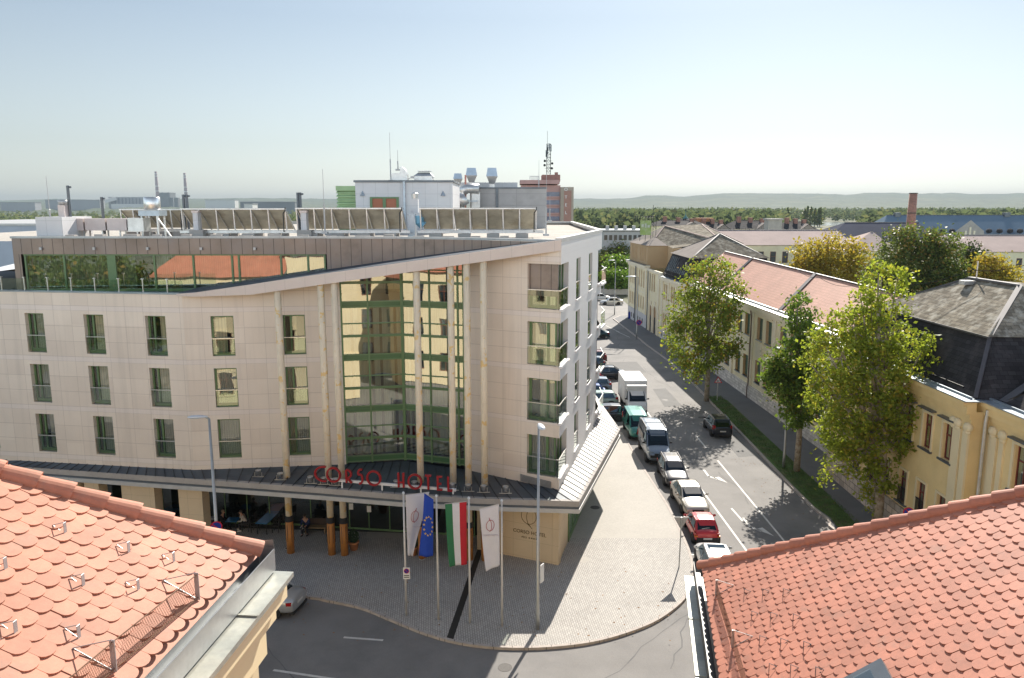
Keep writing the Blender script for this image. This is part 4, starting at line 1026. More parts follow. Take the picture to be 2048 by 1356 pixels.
mb.poly([(cw.x, cw.y, 14.6), (-24, 10.9, 14.6), (-24, -4, 14.6), (-4.5, -4, 14.6)])
mb.build('wall', m_yellow, own)
m_ownframe = M('brown_window_wood', (.16, .06, .035), .5, var=.1)
def simple_window(w, u0, u1, z0, z1, rec, parent, fr_m, gl_m, room=True, bars=(0.5,), tr=.68, t=.09):
    mb = MB()
    for a, b, c, d in ((u0, u0 + t, z0, z1), (u1 - t, u1, z0, z1)): w.blk(mb, a, c, b, d, -rec - .06, -rec)
    w.blk(mb, u0, z0, u1, z0 + t, -rec - .055, -rec + .002); w.blk(mb, u0, z1 - t, u1, z1, -rec - .055, -rec + .002)
    for s in bars: w.blk(mb, u0 + (u1 - u0) * s - .04, z0, u0 + (u1 - u0) * s + .04, z1, -rec - .05, -rec + .004)
    if tr: w.blk(mb, u0, z0 + (z1 - z0) * tr - .04, u1, z0 + (z1 - z0) * tr + .04, -rec - .05, -rec + .006)
    f = mb.build('window', fr_m, parent)
    mb = MB(); w.quad(mb, u0, z0, u1, z1, -rec - .03); mb.build('pane', gl_m, f)
    if room: mb = MB(); w.quad(mb, u0, z0, u1, z1, -rec - .4); mb.build('room', m_dark, f)
    return f
for (a, b, c, d) in opsN: simple_window(wN2, a, b, c, d, .15, own, m_ownframe, m_pane_own)
mb = MB()
for (a, b, c, d) in opsN: wN2.blk(mb, a - .18, c - .16, b + .18, c - .02, 0, .14); wN2.blk(mb, a - .2, d + .06, b + .2, d + .22, 0, .12)
wN2.blk(mb, 0, 4.6, wN2.len, 4.95, 0, .15)
mb.build('window_trim', m_yellowp, own)
# little stone canopy on the street wall below the cornice
q = G(510, 1330, 11.9); mb = MB()
mb.frame(W3(.6, .0, 13.6), e * 3, out * .45, V3((0, 0, .15))); mb.poly([W3(.55, .47, 13.77), W3(3.7, .47, 13.77), W3(3.7, .0, 14.1), W3(.55, .0, 14.1)]); mb.poly([W3(.55, .47, 13.77), W3(.55, .0, 14.1), W3(.55, .0, 13.77)])
mb.build('hood_mould', m_yellowp, own)
mb = MB(); mb.poly([Pl(0, -.02, -.02), (-24.5, 11.0, 15.8), (-24.5, 3, 19.5), Pl(3.4, 8.8, -.02)]); mb.build('roof', m_tile, own)
# ---- right house
nb = thing('town_house', 'yellow house with plain red roof, seen only mirrored in the hotel glass', 'house', (-38, 4, 0))
mb = MB(); wn_ = Wall((-24.2, 10.9), (-37, 12.8)); on_ = [(u, u + 1.25, z, z + 2.2) for u in (2, 5.5, 9) for z in (1.6, 5.4, 9.2)]; wn_.grid(mb, 0, wn_.len, 0, 12.8, on_, .25); mb.build('wall', m_yellow, nb)
for o in on_: simple_window(wn_, *o, .15, nb, m_ownframe, m_pane_own)
mb = MB(); mb.poly([(-24.2, 11.4, 12.8), (-24.2, 3, 18.5), (-33, 5, 18.5), (-37.5, 13.2, 12.8)]); mb.build('roof', m_tiler, nb)
own2 = thing('town_house', 'house with redder scalloped roof tiles and a small roof window in the right foreground', 'house', (12, 10, 0))
own_cur = own2
E1 = G(1406, 1140, 12.05); d0 = 17.2
E1 = V3((4.26, 16.08, 12.05)); e1 = V3((-.166, -.986, 0)); th = math.radians(37.3)
up1 = V3((.986 * math.cos(th), -.166 * math.cos(th), math.sin(th)))
Pr = tiled_roof(own2, E1, e1, up1, (.757, .902 / math.cos(th)), 16.5, 11.5, .205, .168, m_tiler, m_tiler, crop=lambda p: p.y > 3.5 and p.x < 12.5)
for row in (((1435, 1195, 1), (1490, 1195, 0), (1527, 1195, 0), (1568, 1195, 0)), ((1505, 1240, 0), (1543, 1243, 0), (1588, 1247, 0)), ((1468, 1300, 1), (1521, 1290, 0), (1563, 1296, 0), (1609, 1303, 0)), ((1540, 1347, 0), (1583, 1350, 0), (1633, 1355, 0))):
    for x, y, tl in row:
        a, b = on_plane(Pr, x, y); guard(Pr, a, b, .15 if not tl else .34, m_grey if tl else m_bluesheet, bool(tl))
mb = MB(); gp = [on_plane(Pr, 1435, 1195), on_plane(Pr, 1468, 1300), on_plane(Pr, 1520, 1480)]
for (a0, b0), (a1, b1) in zip(gp[:-1], gp[1:]):
    n = 46
    for i in range(n):
        for s in (1, -1):
            t0 = i / n; t1 = (i + s * 5) / n
            if 0 <= t1 <= 1: mb.bar(Pr(a0 + (a1 - a0) * t0, b0 + (b1 - b0) * t0, .06), Pr(a0 + (a1 - a0) * t1, b0 + (b1 - b0) * t1, .06) + V3((0, 0, .3)), .003)
mb.build('snow_fence', bpy.data.materials['rusty_wire'], own2)
out1 = V3((-.986, .166, 0))
def W4(a, o, z): return V3((E1.x, E1.y, 0)) + e1 * a + out1 * o + V3((0, 0, z))
mb = MB(); mb.frame(W4(-.3, .02, E1.z - .3), e1 * 15, out1 * .16, V3((0, 0, .02))); mb.frame(W4(-.3, .17, E1.z - .3), e1 * 15, out1 * .012, V3((0, 0, .28))); mb.build('gutter', m_black, own2)
mb = MB(); mb.frame(W4(-.5, -.2, E1.z - .55), e1 * 15, out1 * .56, V3((0, 0, .07)))
for k in range(6): mb.frame(W4(1.4 + k * 2, -.1, E1.z - .48), e1 * .03, out1 * .46, V3((0, 0, .02)))
mb.build('cornice_flashing', m_patina, own2)
mb = MB(); mb.frame(W4(-.4, -.3, E1.z - .95), e1 * 15, out1 * .6, V3((0, 0, .4))); mb.frame(W4(-.2, -.4, E1.z - 1.4), e1 * 15, out1 * .5, V3((0, 0, .46))); mb.build('cornice', m_yellowp, own2)
p = W4(0, .0, 0); q = W4(15, .0, 0); mb = MB(); wr1 = Wall((q.x, q.y), (p.x, p.y)); wr1.P, wr1.d = V3((p.x, p.y, 0)), -wr1.d; wr1 = Wall((p.x, p.y), (q.x, q.y)); wf = Wall((28, 14), (p.x, p.y))
ops = [(u, u + 1.25, z, z + 2.1) for u in (2.5, 6, 9.5, 13, 16.5, 20) for z in (1.5, 5.2, 8.6)]
wr1.grid(mb, 0, 15, 0, 11, [], .25); wf.grid(mb, 0, wf.len, 0, 11, ops, .25)
mb.build('wall', m_yellow, own2)
for (a, b, c, d) in ops: simple_window(wf, a, b, c, d, .15, own2, m_ownframe, m_pane_own)
hk = 11.5; hp = Pr(.757 * hk / (.902 / math.cos(th)), hk)
mb = MB(); mb.poly([Pr(0, -.02, -.03), hp - V3((0, 0, .03)), (28, 9, hp.z), (28, 14.2, 12.0)][::-1]); mb.build('roof', m_tiler, own2)
# roof window at the bottom edge
a, b = on_plane(Pr, 1760, 1352); ea, ub, nn = Pr(1, 0) - Pr(0, 0), Pr(0, 1) - Pr(0, 0), Pr(0, 0, 1) - Pr(0, 0)
mb = MB(); mb.frame(Pr(a - .1, b - 1.0, .04), ea * .9, ub * 1.15, nn * .12); f = mb.build('roof_window', m_bluesheet, own2)
mb = MB(); o = Pr(a, b - .9, .165); mb.poly([o, o + ea * .7, o + ea * .7 + ub * .85, o + ub * .85]); mb.build('pane', m_glass, f)
# ---- middle part under the viewpoint
mid = thing('town_house', 'yellow plastered corner house with brown windows set back between the two tiled roofs', 'house', (0, -3, 0))
mb = MB(); wm = Wall((8, -2.5), (-6, -2.5)); opm = [(u, u + 1.3, z, z + 2.3) for u in (1.5, 4.5, 7.5, 10.5) for z in (1.6, 5.6, 9.6, 13.4)]
wm.grid(mb, 0, wm.len, 0, 17.5, opm, .25); mb.build('wall', m_yellow, mid)
for (a, b, c, d) in opm: simple_window(wm, a, b, c, d, .15, mid, m_ownframe, m_pane_own)
mb = MB(); mb.poly([(8.4, -2.2, 17.5), (8.4, -9, 21.5), (-6.4, -9, 21.5), (-6.4, -2.2, 17.5)]); mb.build('roof', m_tiler, mid)
# ================================================================ buildings along the right side of the street
m_cream = M('cream_plaster', (.80, .71, .48), .8, var=.07, vs=.4, hue=((.6, .51, .34), .5, .5, .7, .5))
m_creamp = M('pale_cream_trim', (.78, .70, .53), .75, var=.06, vs=.7)
m_orangetrim = M('orange_reveal', (.66, .42, .22), .8, var=.06, vs=1)
m_stone = M('white_rubble_stone', (.66, .62, .57), .85, brick=(.55, .3, .02, (.40, .36, .31), .4, .2), var=.12, vs=2, bump=.5)
m_stone2 = M('big_ashlar_stone', (.52, .44, .37), .85, brick=(.7, .45, .03, (.26, .22, .19), .4, .25), var=.15, vs=2, bump=.6)
m_slate = M('mossy_slate', (.165, .14, .105), .95, spec=.08, brick=(.42, .26, .012, (.08, .07, .062), .5, .3), var=.2, vs=.7, hue=((.36, .33, .27), 1.6, .48, .66, .8))
m_slatea = M('weathered_slate', (.22, .19, .145), .95, spec=.08, brick=(.42, .26, .014, (.10, .09, .075), .5, .3), var=.2, vs=.8, hue=((.46, .43, .36), 1.7, .48, .66, .8))
m_slate2 = M('dark_slate', (.04, .038, .04), .9, spec=.1, brick=(.42, .26, .01, (.02, .02, .02), .5, .25), var=.25, vs=.6, hue=((.09, .075, .075), .5, .52, .7, .7))
m_slateg = M('grey_sheet_roof', (.26, .225, .20), .95, spec=.1, var=.12, vs=.6, var2=.06, vs2=9)
m_redroof = M('red_interlocking_tiles', (.56, .30, .215), .7, brick=(.3, .34, .03, (.44, .22, .15), 0, .08), var=.08, vs=.4)
m_pinkroof = M('pinkish_sheet_roof', (.46, .36, .32), .95, 0, spec=.1, var=.1, vs=.3, var2=.05, vs2=5)
m_greenw = M('dark_green_blind', (.045, .12, .095), .3, var=.12, vs=3, joint=(.19, .36, .025, (.12, .16, .13), 0, 0))
m_glassdk = MG('dark_pane', (.35, .4, .4), .12, .03)
m_ridge = M('ridge_metal', (.10, .095, .10), .5, .4, var=.1)
m_brick = M('chimney_brick', (.27, .115, .08), .85, brick=(.5, .16, .02, (.3, .2, .16), .5, .3), var=.15, vs=.8)
def ridge_bar(mb, a, b, w=.22): mb.bar(V3(a) + V3((0, 0, .06)), V3(b) + V3((0, 0, .06)), w, .12)
def roofpoly(mb, *ps): mb.poly(ps)
# ---- B: long cream school wing with red roof
bB = thing('school_building', 'long cream two-storey building with red tiled roof and green-blinded window pairs', 'building', (26, 80, 0))
wB = Wall((24.1, 104), (26.05, 55.5)); ops = []
for k in range(-3, 5):
    for u0 in (1.6, 4.05):
        u = u0 + 6.12 * k + 18.3
        if 0.3 < u < wB.len - 1.8: ops += [(u, u + 1.5, 6.53, 8.8), (u, u + 1.5, 2.05, 4.35)]
mb = MB(); wB.grid(mb, 0, wB.len, 1.4, 9.7, ops, .3, 0, 1)
mb.poly([(24.1, 104, 0), (35, 104, 0), (35, 104, 9.7), (24.1, 104, 9.7)]); mb.build('wall', [m_cream, m_orangetrim], bB)
mb = MB(); wB.blk(mb, 0, -.2, wB.len, 1.4, -.3, .10); mb.build('stone_base', m_stone, bB)
for (a, b, c, d) in ops:
    mb = MB(); wB.quad(mb, a, c, b, d, -.28); f = mb.build('window', m_greenw, bB)
    mb = MB(); wB.blk(mb, a - .08, c - .1, b + .08, c, -.2, .1); mb.build('sill', m_zinc, f)
mb = MB()
for k in range(-3, 5):
    u = 18.3 + 6.12 * k
    for uu, ww in ((u - .05, .75), ):
        if .2 < uu < wB.len - 1: wB.blk(mb, uu, 1.4, uu + ww, 9.2, 0, .14)
    for uu in (u + 1.6, u + 4.05):
        if 0.5 < uu < wB.len - 2: wB.blk(mb, uu - .1, 4.75, uu + 1.6, 6.2, 0, .04)
    if 0.5 < u + 1.3 < wB.len - 5: wB.blk(mb, u + 1.3, 9.05, u + 5.8, 9.2, 0, .14)
mb.build('pilaster', m_creamp, bB)
mb = MB(); wB.blk(mb, 0, 9.2, wB.len, 9.55, -.1, .22); wB.blk(mb, 0, 9.55, wB.len, 9.95, -.1, .5); mb.build('cornice', m_creamp, bB)
mb = MB(); wB.blk(mb, 0, 9.95, wB.len, 10.02, -.3, .62); wB.blk(mb, 0, 10.02, wB.len, 10.22, -.2, -.02); mb.build('gutter', m_galv, bB)
for u in (24.72, 12.4, 37):
    mb = MB(); mb.tube([wB.at(u, 9.3, .32), wB.at(u, 8.7, .2), wB.at(u, 1.5, .2), wB.at(u, 1.2, .28), wB.at(u, 0, .28)], .07, 8); mb.build('downpipe', M('rusty_downpipe', (.19, .14, .12), .6, .3) if u == 24.72 else bpy.data.materials['rusty_downpipe'], bB)
r0, r2 = V3((28.75, 104.5, 13.9)), V3((30.55, 58, 13.05))
ev = [wB.at(-.5, 10.1, -.1), wB.at(wB.len, 10.1, -.1)]
mb = MB()
for k in range(12): mb.poly([ev[0].lerp(ev[1], k / 12), ev[0].lerp(ev[1], (k + 1) / 12), r0.lerp(r2, (k + 1) / 12), r0.lerp(r2, k / 12)])
mb.poly([r0, r2, (34.5, 57, 10), (37.5, 104, 10)])
mb.poly([ev[1], (34.5, 57, 10), r2]); rf = mb.build('roof', m_redroof, bB)
mb = MB(); ridge_bar(mb, r0, r2)
for t in (.235, .62): a = ev[0].lerp(ev[1], t + .03); b = r0.lerp(r2, t); mb.bar(a + V3((0, 0, .1)), b + V3((0, 0, .1)), .35, .16)
mb.build('ridge', m_ridge, rf)
# ---- A: yellow corner house with dark mansard
bA_ = thing('mansard_house', 'ochre yellow house with dark slate mansard, red-brown windows and stone base', 'house', (27, 45, 0))
wA = Wall((24.0, 56), (24.0, 40.0)); wA1 = Wall((24.0, 40.0), (24.0, 38.9)); wA2 = Wall((24.9, 38.9), (24.9, 16))
up_ = [(u, u + .95, 6.15, 8.2) for u in (2.2, 4.3, 6.4, 8.5, 10.55, 12.6, 14.7)]; lo_ = [(u, u + .92, 2.05, 4.05) for u in (2.1, 4.2, 6.3, 8.35, 10.45, 12.55, 14.7)]
mb = MB(); wA.grid(mb, 0, wA.len, 1.75, 9.4, up_ + lo_, .22); wA1.grid(mb, 0, wA1.len, 0, 9.4)
op2 = [(u, u + 1.1, 6.1, 8.4) for u in (2.3, 5.5, 8.7, 12)] + [(u, u + 1.1, 2.0, 4.2) for u in (2.3, 5.5, 8.7, 12)]
wA2.grid(mb, 0, wA2.len, 0, 9.4, op2, .22); mb.poly([(24, 38.9, 0), (24.9, 38.9, 0), (24.9, 38.9, 9.4), (24, 38.9, 9.4)][::1]); mb.poly([(40, 56, 0), (24, 56, 0), (24, 56, 9.4), (40, 56, 9.4)])
mb.build('wall', m_yellown, bA_)
mb = MB(); wA.blk(mb, 0, -.2, wA.len, 1.75, -.3, .16); mb.build('stone_base', m_stone2, bA_)
m_redwood = M('red_brown_window', (.17, .028, .02), .45, var=.1)
fsA, fsA2 = [], []
for (a, b, c, d) in up_ + lo_:
    f = simple_window(wA, a, b, c, d, .16, bA_, m_redwood, m_glassdk, True, (.5,), .66, .08)
    mb = MB(); wA.blk(mb, a - .2, c - .12, b + .2, c - .02, -.1, .16); mb.build('sill', m_bluesheet, f); fsA.append(((a, b, c, d), f))
    if c < 3:
        mb = MB()
        for k in range(9): u = a + (b - a) * (k + .5) / 9; wA.blk(mb, u - .012, c, u + .012, c + .95, .03, .055)
        wA.blk(mb, a, c + .93, b, c + .97, .02, .065); mb.build('grille', m_black, f)
    else:
        mb = MB(); wA.blk(mb, a - .28, d + .28, b + .28, d + .36, 0, .3); mb.build('hood_mould', m_bluesheet, f)
for (a, b, c, d) in op2:
    f = simple_window(wA2, a, b, c, d, .16, bA_, m_redwood, m_glassdk, True, (.5,), .66, .08)
    mb = MB(); wA2.blk(mb, a - .2, c - .12, b + .2, c - .02, -.1, .16); mb.build('sill', m_bluesheet, f); fsA2.append(((a, b, c, d), f))
    if c > 5: mb = MB(); wA2.blk(mb, a - .28, d + .28, b + .28, d + .36, 0, .3); mb.build('hood_mould', m_bluesheet, f)
def surround(w_, a, b, c, d, f, q):
    mb = MB(); w_.blk(mb, a - q, c - .02, a - .02, d + .16, 0, .07); w_.blk(mb, b + .02, c - .02, b + q, d + .16, 0, .07); w_.blk(mb, a - .02, d + .02, b + .02, d + .158, 0, .068); mb.build('surround', m_yellowp, f)
for o, f in fsA: surround(wA, *o, f, .16)
for o, f in fsA2: surround(wA2, *o, f, .2)
mb = MB()
for w_, q in ((wA, (15.75, .2, 16, 8.3, 0, .1)), (wA1, (-.3, .2, .42, 8.3, 0, .12)), (wA1, (.6, .2, 1.09, 8.3, 0, .118)), (wA2, (.15, .2, .95, 8.3, 0, .12)), (wA2, (1.15, .2, 1.5, 8.3, 0, .1))):
    mb = MB(); w_.blk(mb, *q); mb.build('pilaster', m_yellowp, bA_)
# volute capitals
for w_, u in ((wA, 15.65), (wA1, .05), (wA1, .95), (wA2, .55), (wA2, 1.35)):
    mb = MB(); p = w_.at(u, 8.55, .06); mb.blob(p, (.2, .35, .26), 10, 6); q = w_.at(u, 8.3, .05); mb.blob(q, (.15, .24, .16), 8, 5); mb.build('capital', m_yellowp, bA_)
mb = MB()
for z0_, z1_, o in ((9.0, 9.3, .12), (9.3, 9.75, .3), (9.75, 10.0, .5)):
    wA.blk(mb, -.3, z0_, wA.len + 1.1 + .002 * o, z1_, -.2, o); wA2.blk(mb, -.9, z0_, wA2.len, z1_ - .002, -.2, o)
mb.build('cornice', m_yellown, bA_)
mb = MB(); wA.blk(mb, -.3, 10.0, wA.len + 1.4, 10.06, -.4, .58); wA2.blk(mb, .0, 10.0, wA2.len, 10.055, -.4, .58); wA.blk(mb, -.3, 10.06, wA.len + 1.0, 10.18, .0, .1); wA2.blk(mb, 0, 10.06, wA2.len, 10.178, .0, .1)
mb.build('gutter', m_galvb, bA_)
mb = MB(); mb.tube([V3((24.95, 39.0, 9.6)) + V3((-.35, -.4, 0)), V3((24.55, 38.6, 8.9)), V3((24.55, 38.6, 0))], .09, 10); mb.build('downpipe', m_galv, bA_)
Nn = [(24.2, 56.3, 10.05), (24.2, 39.1, 10.05), (25.1, 38.7, 10.05), (25.1, 16, 10.05)]
k0, k1, k2 = (25.75, 54.0, 13.0), (25.95, 41.2, 13.0), (33, 40.7, 13.0)
ap0, ap1 = (29.1, 48.9, 15.45), (29.2, 44.1, 15.45)
mb = MB(); mb.poly([Nn[0], Nn[1], k1, k0]); mb.poly([Nn[1], Nn[2], (34, 38.5, 10.05), k2, k1]); mb.poly([(24.2, 56.3, 10.05), k0, (33, 54, 13), (33, 56.3, 10.05)])
mb.poly([(25.1, 16, 10.05), (25.1, 38.2, 10.05), (28, 36, 12.7), (28, 16, 12.7)][::-1]); mb.poly([(25.1, 38.5, 10.0), (30, 38.5, 10.0), (31, 41, 12.9), (28, 36, 12.7)])
mb.build('mansard_roof', m_slate2, bA_)
mb = MB(); mb.poly([V3(k0) + V3((-.25, .2, .03)), V3(k1) + V3((-.25, -.2, .03)), ap1, ap0]); mb.poly([V3(k1) + V3((-.25, -.2, .03)), V3(k2) + V3((0, -.2, .03)), (33, 44, 15.45), ap1]); mb.poly([V3(k0) + V3((-.25, .2, .03)), ap0, (33, 54, 13.0)])
mb.poly([ap0, ap1, (33, 44, 15.4), (33.5, 49, 13.5)])
rf = mb.build('roof', m_slatea, bA_)
mb = MB(); ridge_bar(mb, ap0, ap1, .3); ridge_bar(mb, k1, ap1, .28); ridge_bar(mb, k0, ap0, .2); ridge_bar(mb, Nn[1], k1, .2); mb.bar(V3(k0) + V3((-.2, 0, 0)), V3(k1) + V3((-.2, -.2, 0)), .1); mb.bar((25.2, 38.4, 10.1), (28.2, 38.9, 12.0), .5, .06); mb.build('ridge', m_ridge, rf)
mb = MB()
for z in (.12, .3): mb.bar((24.35, 52, 10.1 + z), (24.35, 40.5, 10.1 + z), .04)
for k in range(9): mb.bar((24.35, 40.5 + k * 1.4, 10.05), (24.35, 40.5 + k * 1.4, 10.42), .05)
mb.build('snow_rail', m_black, bA_)
mb = MB(); p = V3((29.1, 48.2, 15.5)); mb.tube([p, p + V3((0, 0, 1.1))], .04, 6); mb.box(p.x - .9, p.y - .3, p.z - .35, p.x - .15, p.y + .3, p.z - .1); mb.build('chimney_pipe', m_galv, bA_)
# ---- C: grey hipped pavilion with skylights
bC = thing('pavilion_building', 'cream building with steep grey slate hip roof and sloping skylight strip beyond the first tree', 'building', (25, 110, 0))
wD = Wall((22.75, 118.6), (22.9, 117)); wC = Wall((22.9, 117), (24.1, 104))
opsC = [(u, u + .75, z0_, z1_) for u in (.8, 1.9, 4.5, 5.6, 7.8, 8.9, 11, 12) for z0_, z1_ in ((6.0, 8.4), (1.75, 4.0))]
mb = MB(); wC.grid(mb, 0, wC.len, 1.3, 9.2, opsC, .25); mb.build('wall', m_cream, bC)
mb = MB(); wC.blk(mb, 0, -.2, wC.len, 1.3, -.3, .1); mb.build('stone_base', m_stone, bC)
mb = MB()
for k in range(9): wC.blk(mb, .7 + k * 1.35, .35, 1.15 + k * 1.35, .85, .05, .104)
mb.build('cellar_opening', m_dark, bC)
for (a, b, c, d) in opsC: simple_window(wC, a, b, c, d, .15, bC, m_orangetrim, m_glassdk, True, (.5,), .65, .07)
mb = MB(); wC.blk(mb, -.1, 8.8, wC.len, 9.1, -.1, .2); wC.blk(mb, -.2, 9.1, wC.len, 9.5, -.1, .45); wC.blk(mb, 0, 4.4, wC.len, 4.55, 0, .08)
for u in (0.05, 3.2, 6.9, 10.2): wC.blk(mb, u, 1.3, u + .5, 8.8, 0, .12)
mb.build('cornice', m_creamp, bC)
mb = MB(); wC.blk(mb, -.2, 9.5, wC.len, 9.56, -.3, .52); mb.build('gutter', m_galvb, bC)
L1, F1, R1, Ap = V3((24.3, 117, 13.0)), V3((24.5, 105, 13.0)), V3((35.0, 106, 13.0)), V3((29.7, 111, 16.05))
mb = MB(); mb.poly([(23.0, 117.6, 9.55), (24.1, 104, 9.55), F1, L1]); mb.poly([(24.1, 104, 9.55), (35, 104, 9.55), R1, F1]); mb.build('mansard_roof', m_slate2, bC)
mb = MB(); mb.poly([L1 + V3((-.3, .3, 0)), F1 + V3((-.3, -.3, 0)), Ap]); mb.build('roof_slope', m_slateg, bC)
mb = MB(); mb.poly([F1 + V3((-.3, -.3, 0)), R1 + V3((.3, -.3, 0)), Ap]); mb.poly([R1 + V3((.3, -.3, 0)), (35, 117, 13), Ap]); mb.poly([(35, 117, 13), L1 + V3((-.3, .3, 0)), Ap]); rf = mb.build('roof', m_slate, bC)
mb = MB(); ridge_bar(mb, F1, Ap); ridge_bar(mb, R1, Ap); ridge_bar(mb, L1, Ap); mb.bar(L1, F1, .15); mb.bar(F1, R1, .15); mb.build('ridge', m_ridge, rf)
mb = MB(); wsk = Wall((23.2, 115.2), (24.05, 106.2)); nb = 11
def sk_pt(u, t, o=0.0): a = wsk.at(u, 10.5 + 2.1 * t, 0); return a + V3((.95 * t - o, 0, .35 * o))
sk = MB(); sk.poly([sk_pt(0, 0, .1), sk_pt(wsk.len, 0, .1), sk_pt(wsk.len, 1, .1), sk_pt(0, 1, .1)])
for k in range(nb + 1): mb.bar(sk_pt(wsk.len * k / nb, 0, .16), sk_pt(wsk.len * k / nb, 1, .16), .13, .1)
f = mb.build('skylight', m_bluesheet, bC); sk.build('pane', MG('skylight_glass', (.4, .5, .5), .6, .05), f)
mb = MB()
for z in (.2, .5): mb.bar((22.95, 116, 9.55 + z), (23.75, 105, 9.55 + z), .04)
for k in range(12): t = k / 11; mb.bar((22.95 + .8 * t, 116 - 11 * t, 9.55), (22.95 + .8 * t, 116 - 11 * t, 10.05), .05)
mb.build('snow_rail', m_black, bC)
# ---- D: corner block with attic, arches and billboard
bD = thing('corner_block', 'tall yellow corner block with flat attic storey and arched doorways at the far street end', 'building', (24, 130, 0))
wD = Wall((21.25, 139.5), (22.9, 117.02)); e_ = Wall((40, 139.6), (21.25, 139.5))
opsD = [(u, u + .8, z0_, z1_) for u in (.9, 2.5, 4.0, 7.3, 8.9, 10.5, 14.6, 16.0, 17.4) for z0_, z1_ in ((6.5, 9.3), (2.8, 5.0))]
opsD = [o for o in opsD if not (o[0] > 14 and o[2] < 3)]
arch = [(15.7, 17.1, 0, 3.6), (18.2, 19.8, 0, 3.6)]
mb = MB(); wD.grid(mb, 0, wD.len, 0, 10.0, opsD + arch, .4)
mb.poly([(40, 139.6, 0), (21.25, 139.5, 0), (21.25, 139.5, 10), (40, 139.6, 10)])
mb.build('wall', m_cream, bD)
mb = MB(); wD.blk(mb, 0, -.2, 15.0, 2.2, -.2, .08); mb.build('stone_base', m_hwhite if False else M('pale_render_base', (.52, .5, .49), .8, var=.1, vs=.7), bD)
mb = MB()
for u in (1, 2.6, 4.2, 7.4, 9, 10.6): wD.blk(mb, u, .5, u + .6, 1.3, 0, .084)
mb.build('cellar_opening', m_dark, bD)
for o in opsD: simple_window(wD, *o, .15, bD, m_orangetrim, m_glassdk, True, (), .65, .07)
for (a, b, c, d) in arch:
    mb = MB(); r = (b - a) / 2; m_ = (a + b) / 2
    pts = [wD.at(a, 0, -.3), wD.at(a, d, -.3)] + [wD.at(m_ - r * math.cos(t), d + r * math.sin(t), .02) for t in [PI * k / 12 for k in range(13)]] + [wD.at(b, d, -.3), wD.at(b, 0, -.3)]
    mb.poly([wD.at(a, 0, .02), wD.at(b, 0, .02)] + [wD.at(m_ + r * math.cos(t), d + r * math.sin(t), .02) for t in [PI * k / 12 for k in range(13)]]); dd = mb.build('door', M('arch_door', (.30, .17, .07), .7, var=.15, vs=2) if a < 16 else bpy.data.materials['arch_door'], bD)
    mb = MB(); mb.tube([wD.at(a - .12, 0, .05), wD.at(a - .12, d, .05)] + [wD.at(m_ - (r + .12) * math.cos(t), d + (r + .12) * math.sin(t), .05) for t in [PI * k / 10 for k in range(11)]] + [wD.at(b + .12, d, .05), wD.at(b + .12, 0, .05)], .14, 6); mb.blob(wD.at(m_, d + r + .35, .1), (.2, .25, .35), 8, 5); mb.build('door_surround', m_creamp, dd)
    mb = MB(); wD.blk(mb, m_ - r * .75, 0, m_ + r * .75, 2.6, .02, .03); mb.build('door_leaf', m_dark, dd)
mb = MB(); wD.blk(mb, -.3, 9.6, wD.len, 10.0, -.1, .25); wD.blk(mb, -.5, 10.0, 13.4, 10.4, -.4, .55); wD.blk(mb, -.05, 5.6, 14, 5.8, 0, .08)
for u in (.1, 5.6, 12.3, 14.5, 20.6): wD.blk(mb, u, 2.2 if u < 14 else 0, u + .6, 9.6, 0, .16)
mb.build('cornice', m_creamp, bD)
mb = MB(); wD.blk(mb, -.6, 10.4, 13.4, 10.47, -.4, .65); mb.build('gutter', m_bluesheet, bD)
at = [(21.35, 139.8), (22.2, 126.6), (25.4, 126.4), (24.6, 118.5), (36, 118), (36, 141)]
mb = MB(); mb.prism(at, 9.9, 13.6); wat = Wall(at[0], at[1])
for u in (1.5, 2.7, 3.9, 5.1, 8, 9.2, 10.4, 11.6): wat.blk(mb, u, 10.9, u + .35, 13.2, .0, .08)
mb.build('attic', M('attic_tan', (.47, .32, .17), .8, var=.05, vs=.5), bD)
a1, a2 = V3((26.3, 134, 16.6)), V3((33.6, 138, 16.8))
rp = [V3((p[0] - .3 if i < 2 else p[0], p[1] - (.3 if i in (1, 2) else 0), 13.62)) for i, p in enumerate(at)]
mb = MB(); mb.poly([rp[0], rp[1], V3((24.2, 130.5, 14.8)), a1]); mb.poly([rp[1], rp[2], V3((24.2, 130.5, 14.8))]); mb.build('roof_slope', m_slateg, bD)
mb = MB(); mb.poly([rp[2], rp[3], V3((33, 122, 14.5)), a1, V3((24.2, 130.5, 14.8))]); mb.poly([a1, V3((33, 122, 14.5)), a2]); mb.poly([V3((33, 122, 14.5)), V3((40, 134, 13.6)), a2]); mb.poly([rp[0], a1, a2, V3((36, 141, 13.6))]); rf = mb.build('roof', m_slate, bD)
mb = MB(); ridge_bar(mb, a1, (33.0, 121.5, 14.5), .25); ridge_bar(mb, a1, (24.2, 130.5, 14.8)); ridge_bar(mb, a2, (40, 134, 13.6), .4); ridge_bar(mb, a2, (33, 122, 14.5)); mb.build('ridge', m_pinkroof, rf)
mb = MB(); mb.tube([(22.0, 133, 13.4), (22.0, 133, 10.5)], .1, 8); mb.build('downpipe', m_bluesheet, bD); mb = MB(); p = wD.at(6.2, 0, .3); mb.tube([p + V3((0, 0, 9.8)), p], .1, 8); mb.build('downpipe', m_bluesheet, bD); mb = MB(); p = wD.at(14.6, 0, .25); mb.tube([p + V3((0, 0, 9.8)), p], .08, 8); mb.build('downpipe', m_bluesheet, bD)
bb = thing('billboard', 'green billboard on a black steel frame on the roof of the corner block', 'billboard', (25.3, 132.5, 14.6))
p, q = AT(1282, 441, 132), AT(1301, 470, 132); mb = MB(); mb.frame((p.x, 132.6, q.z), (q.x - p.x, -1.0, 0), (0, .15, 0), (0, 0, p.z - q.z))
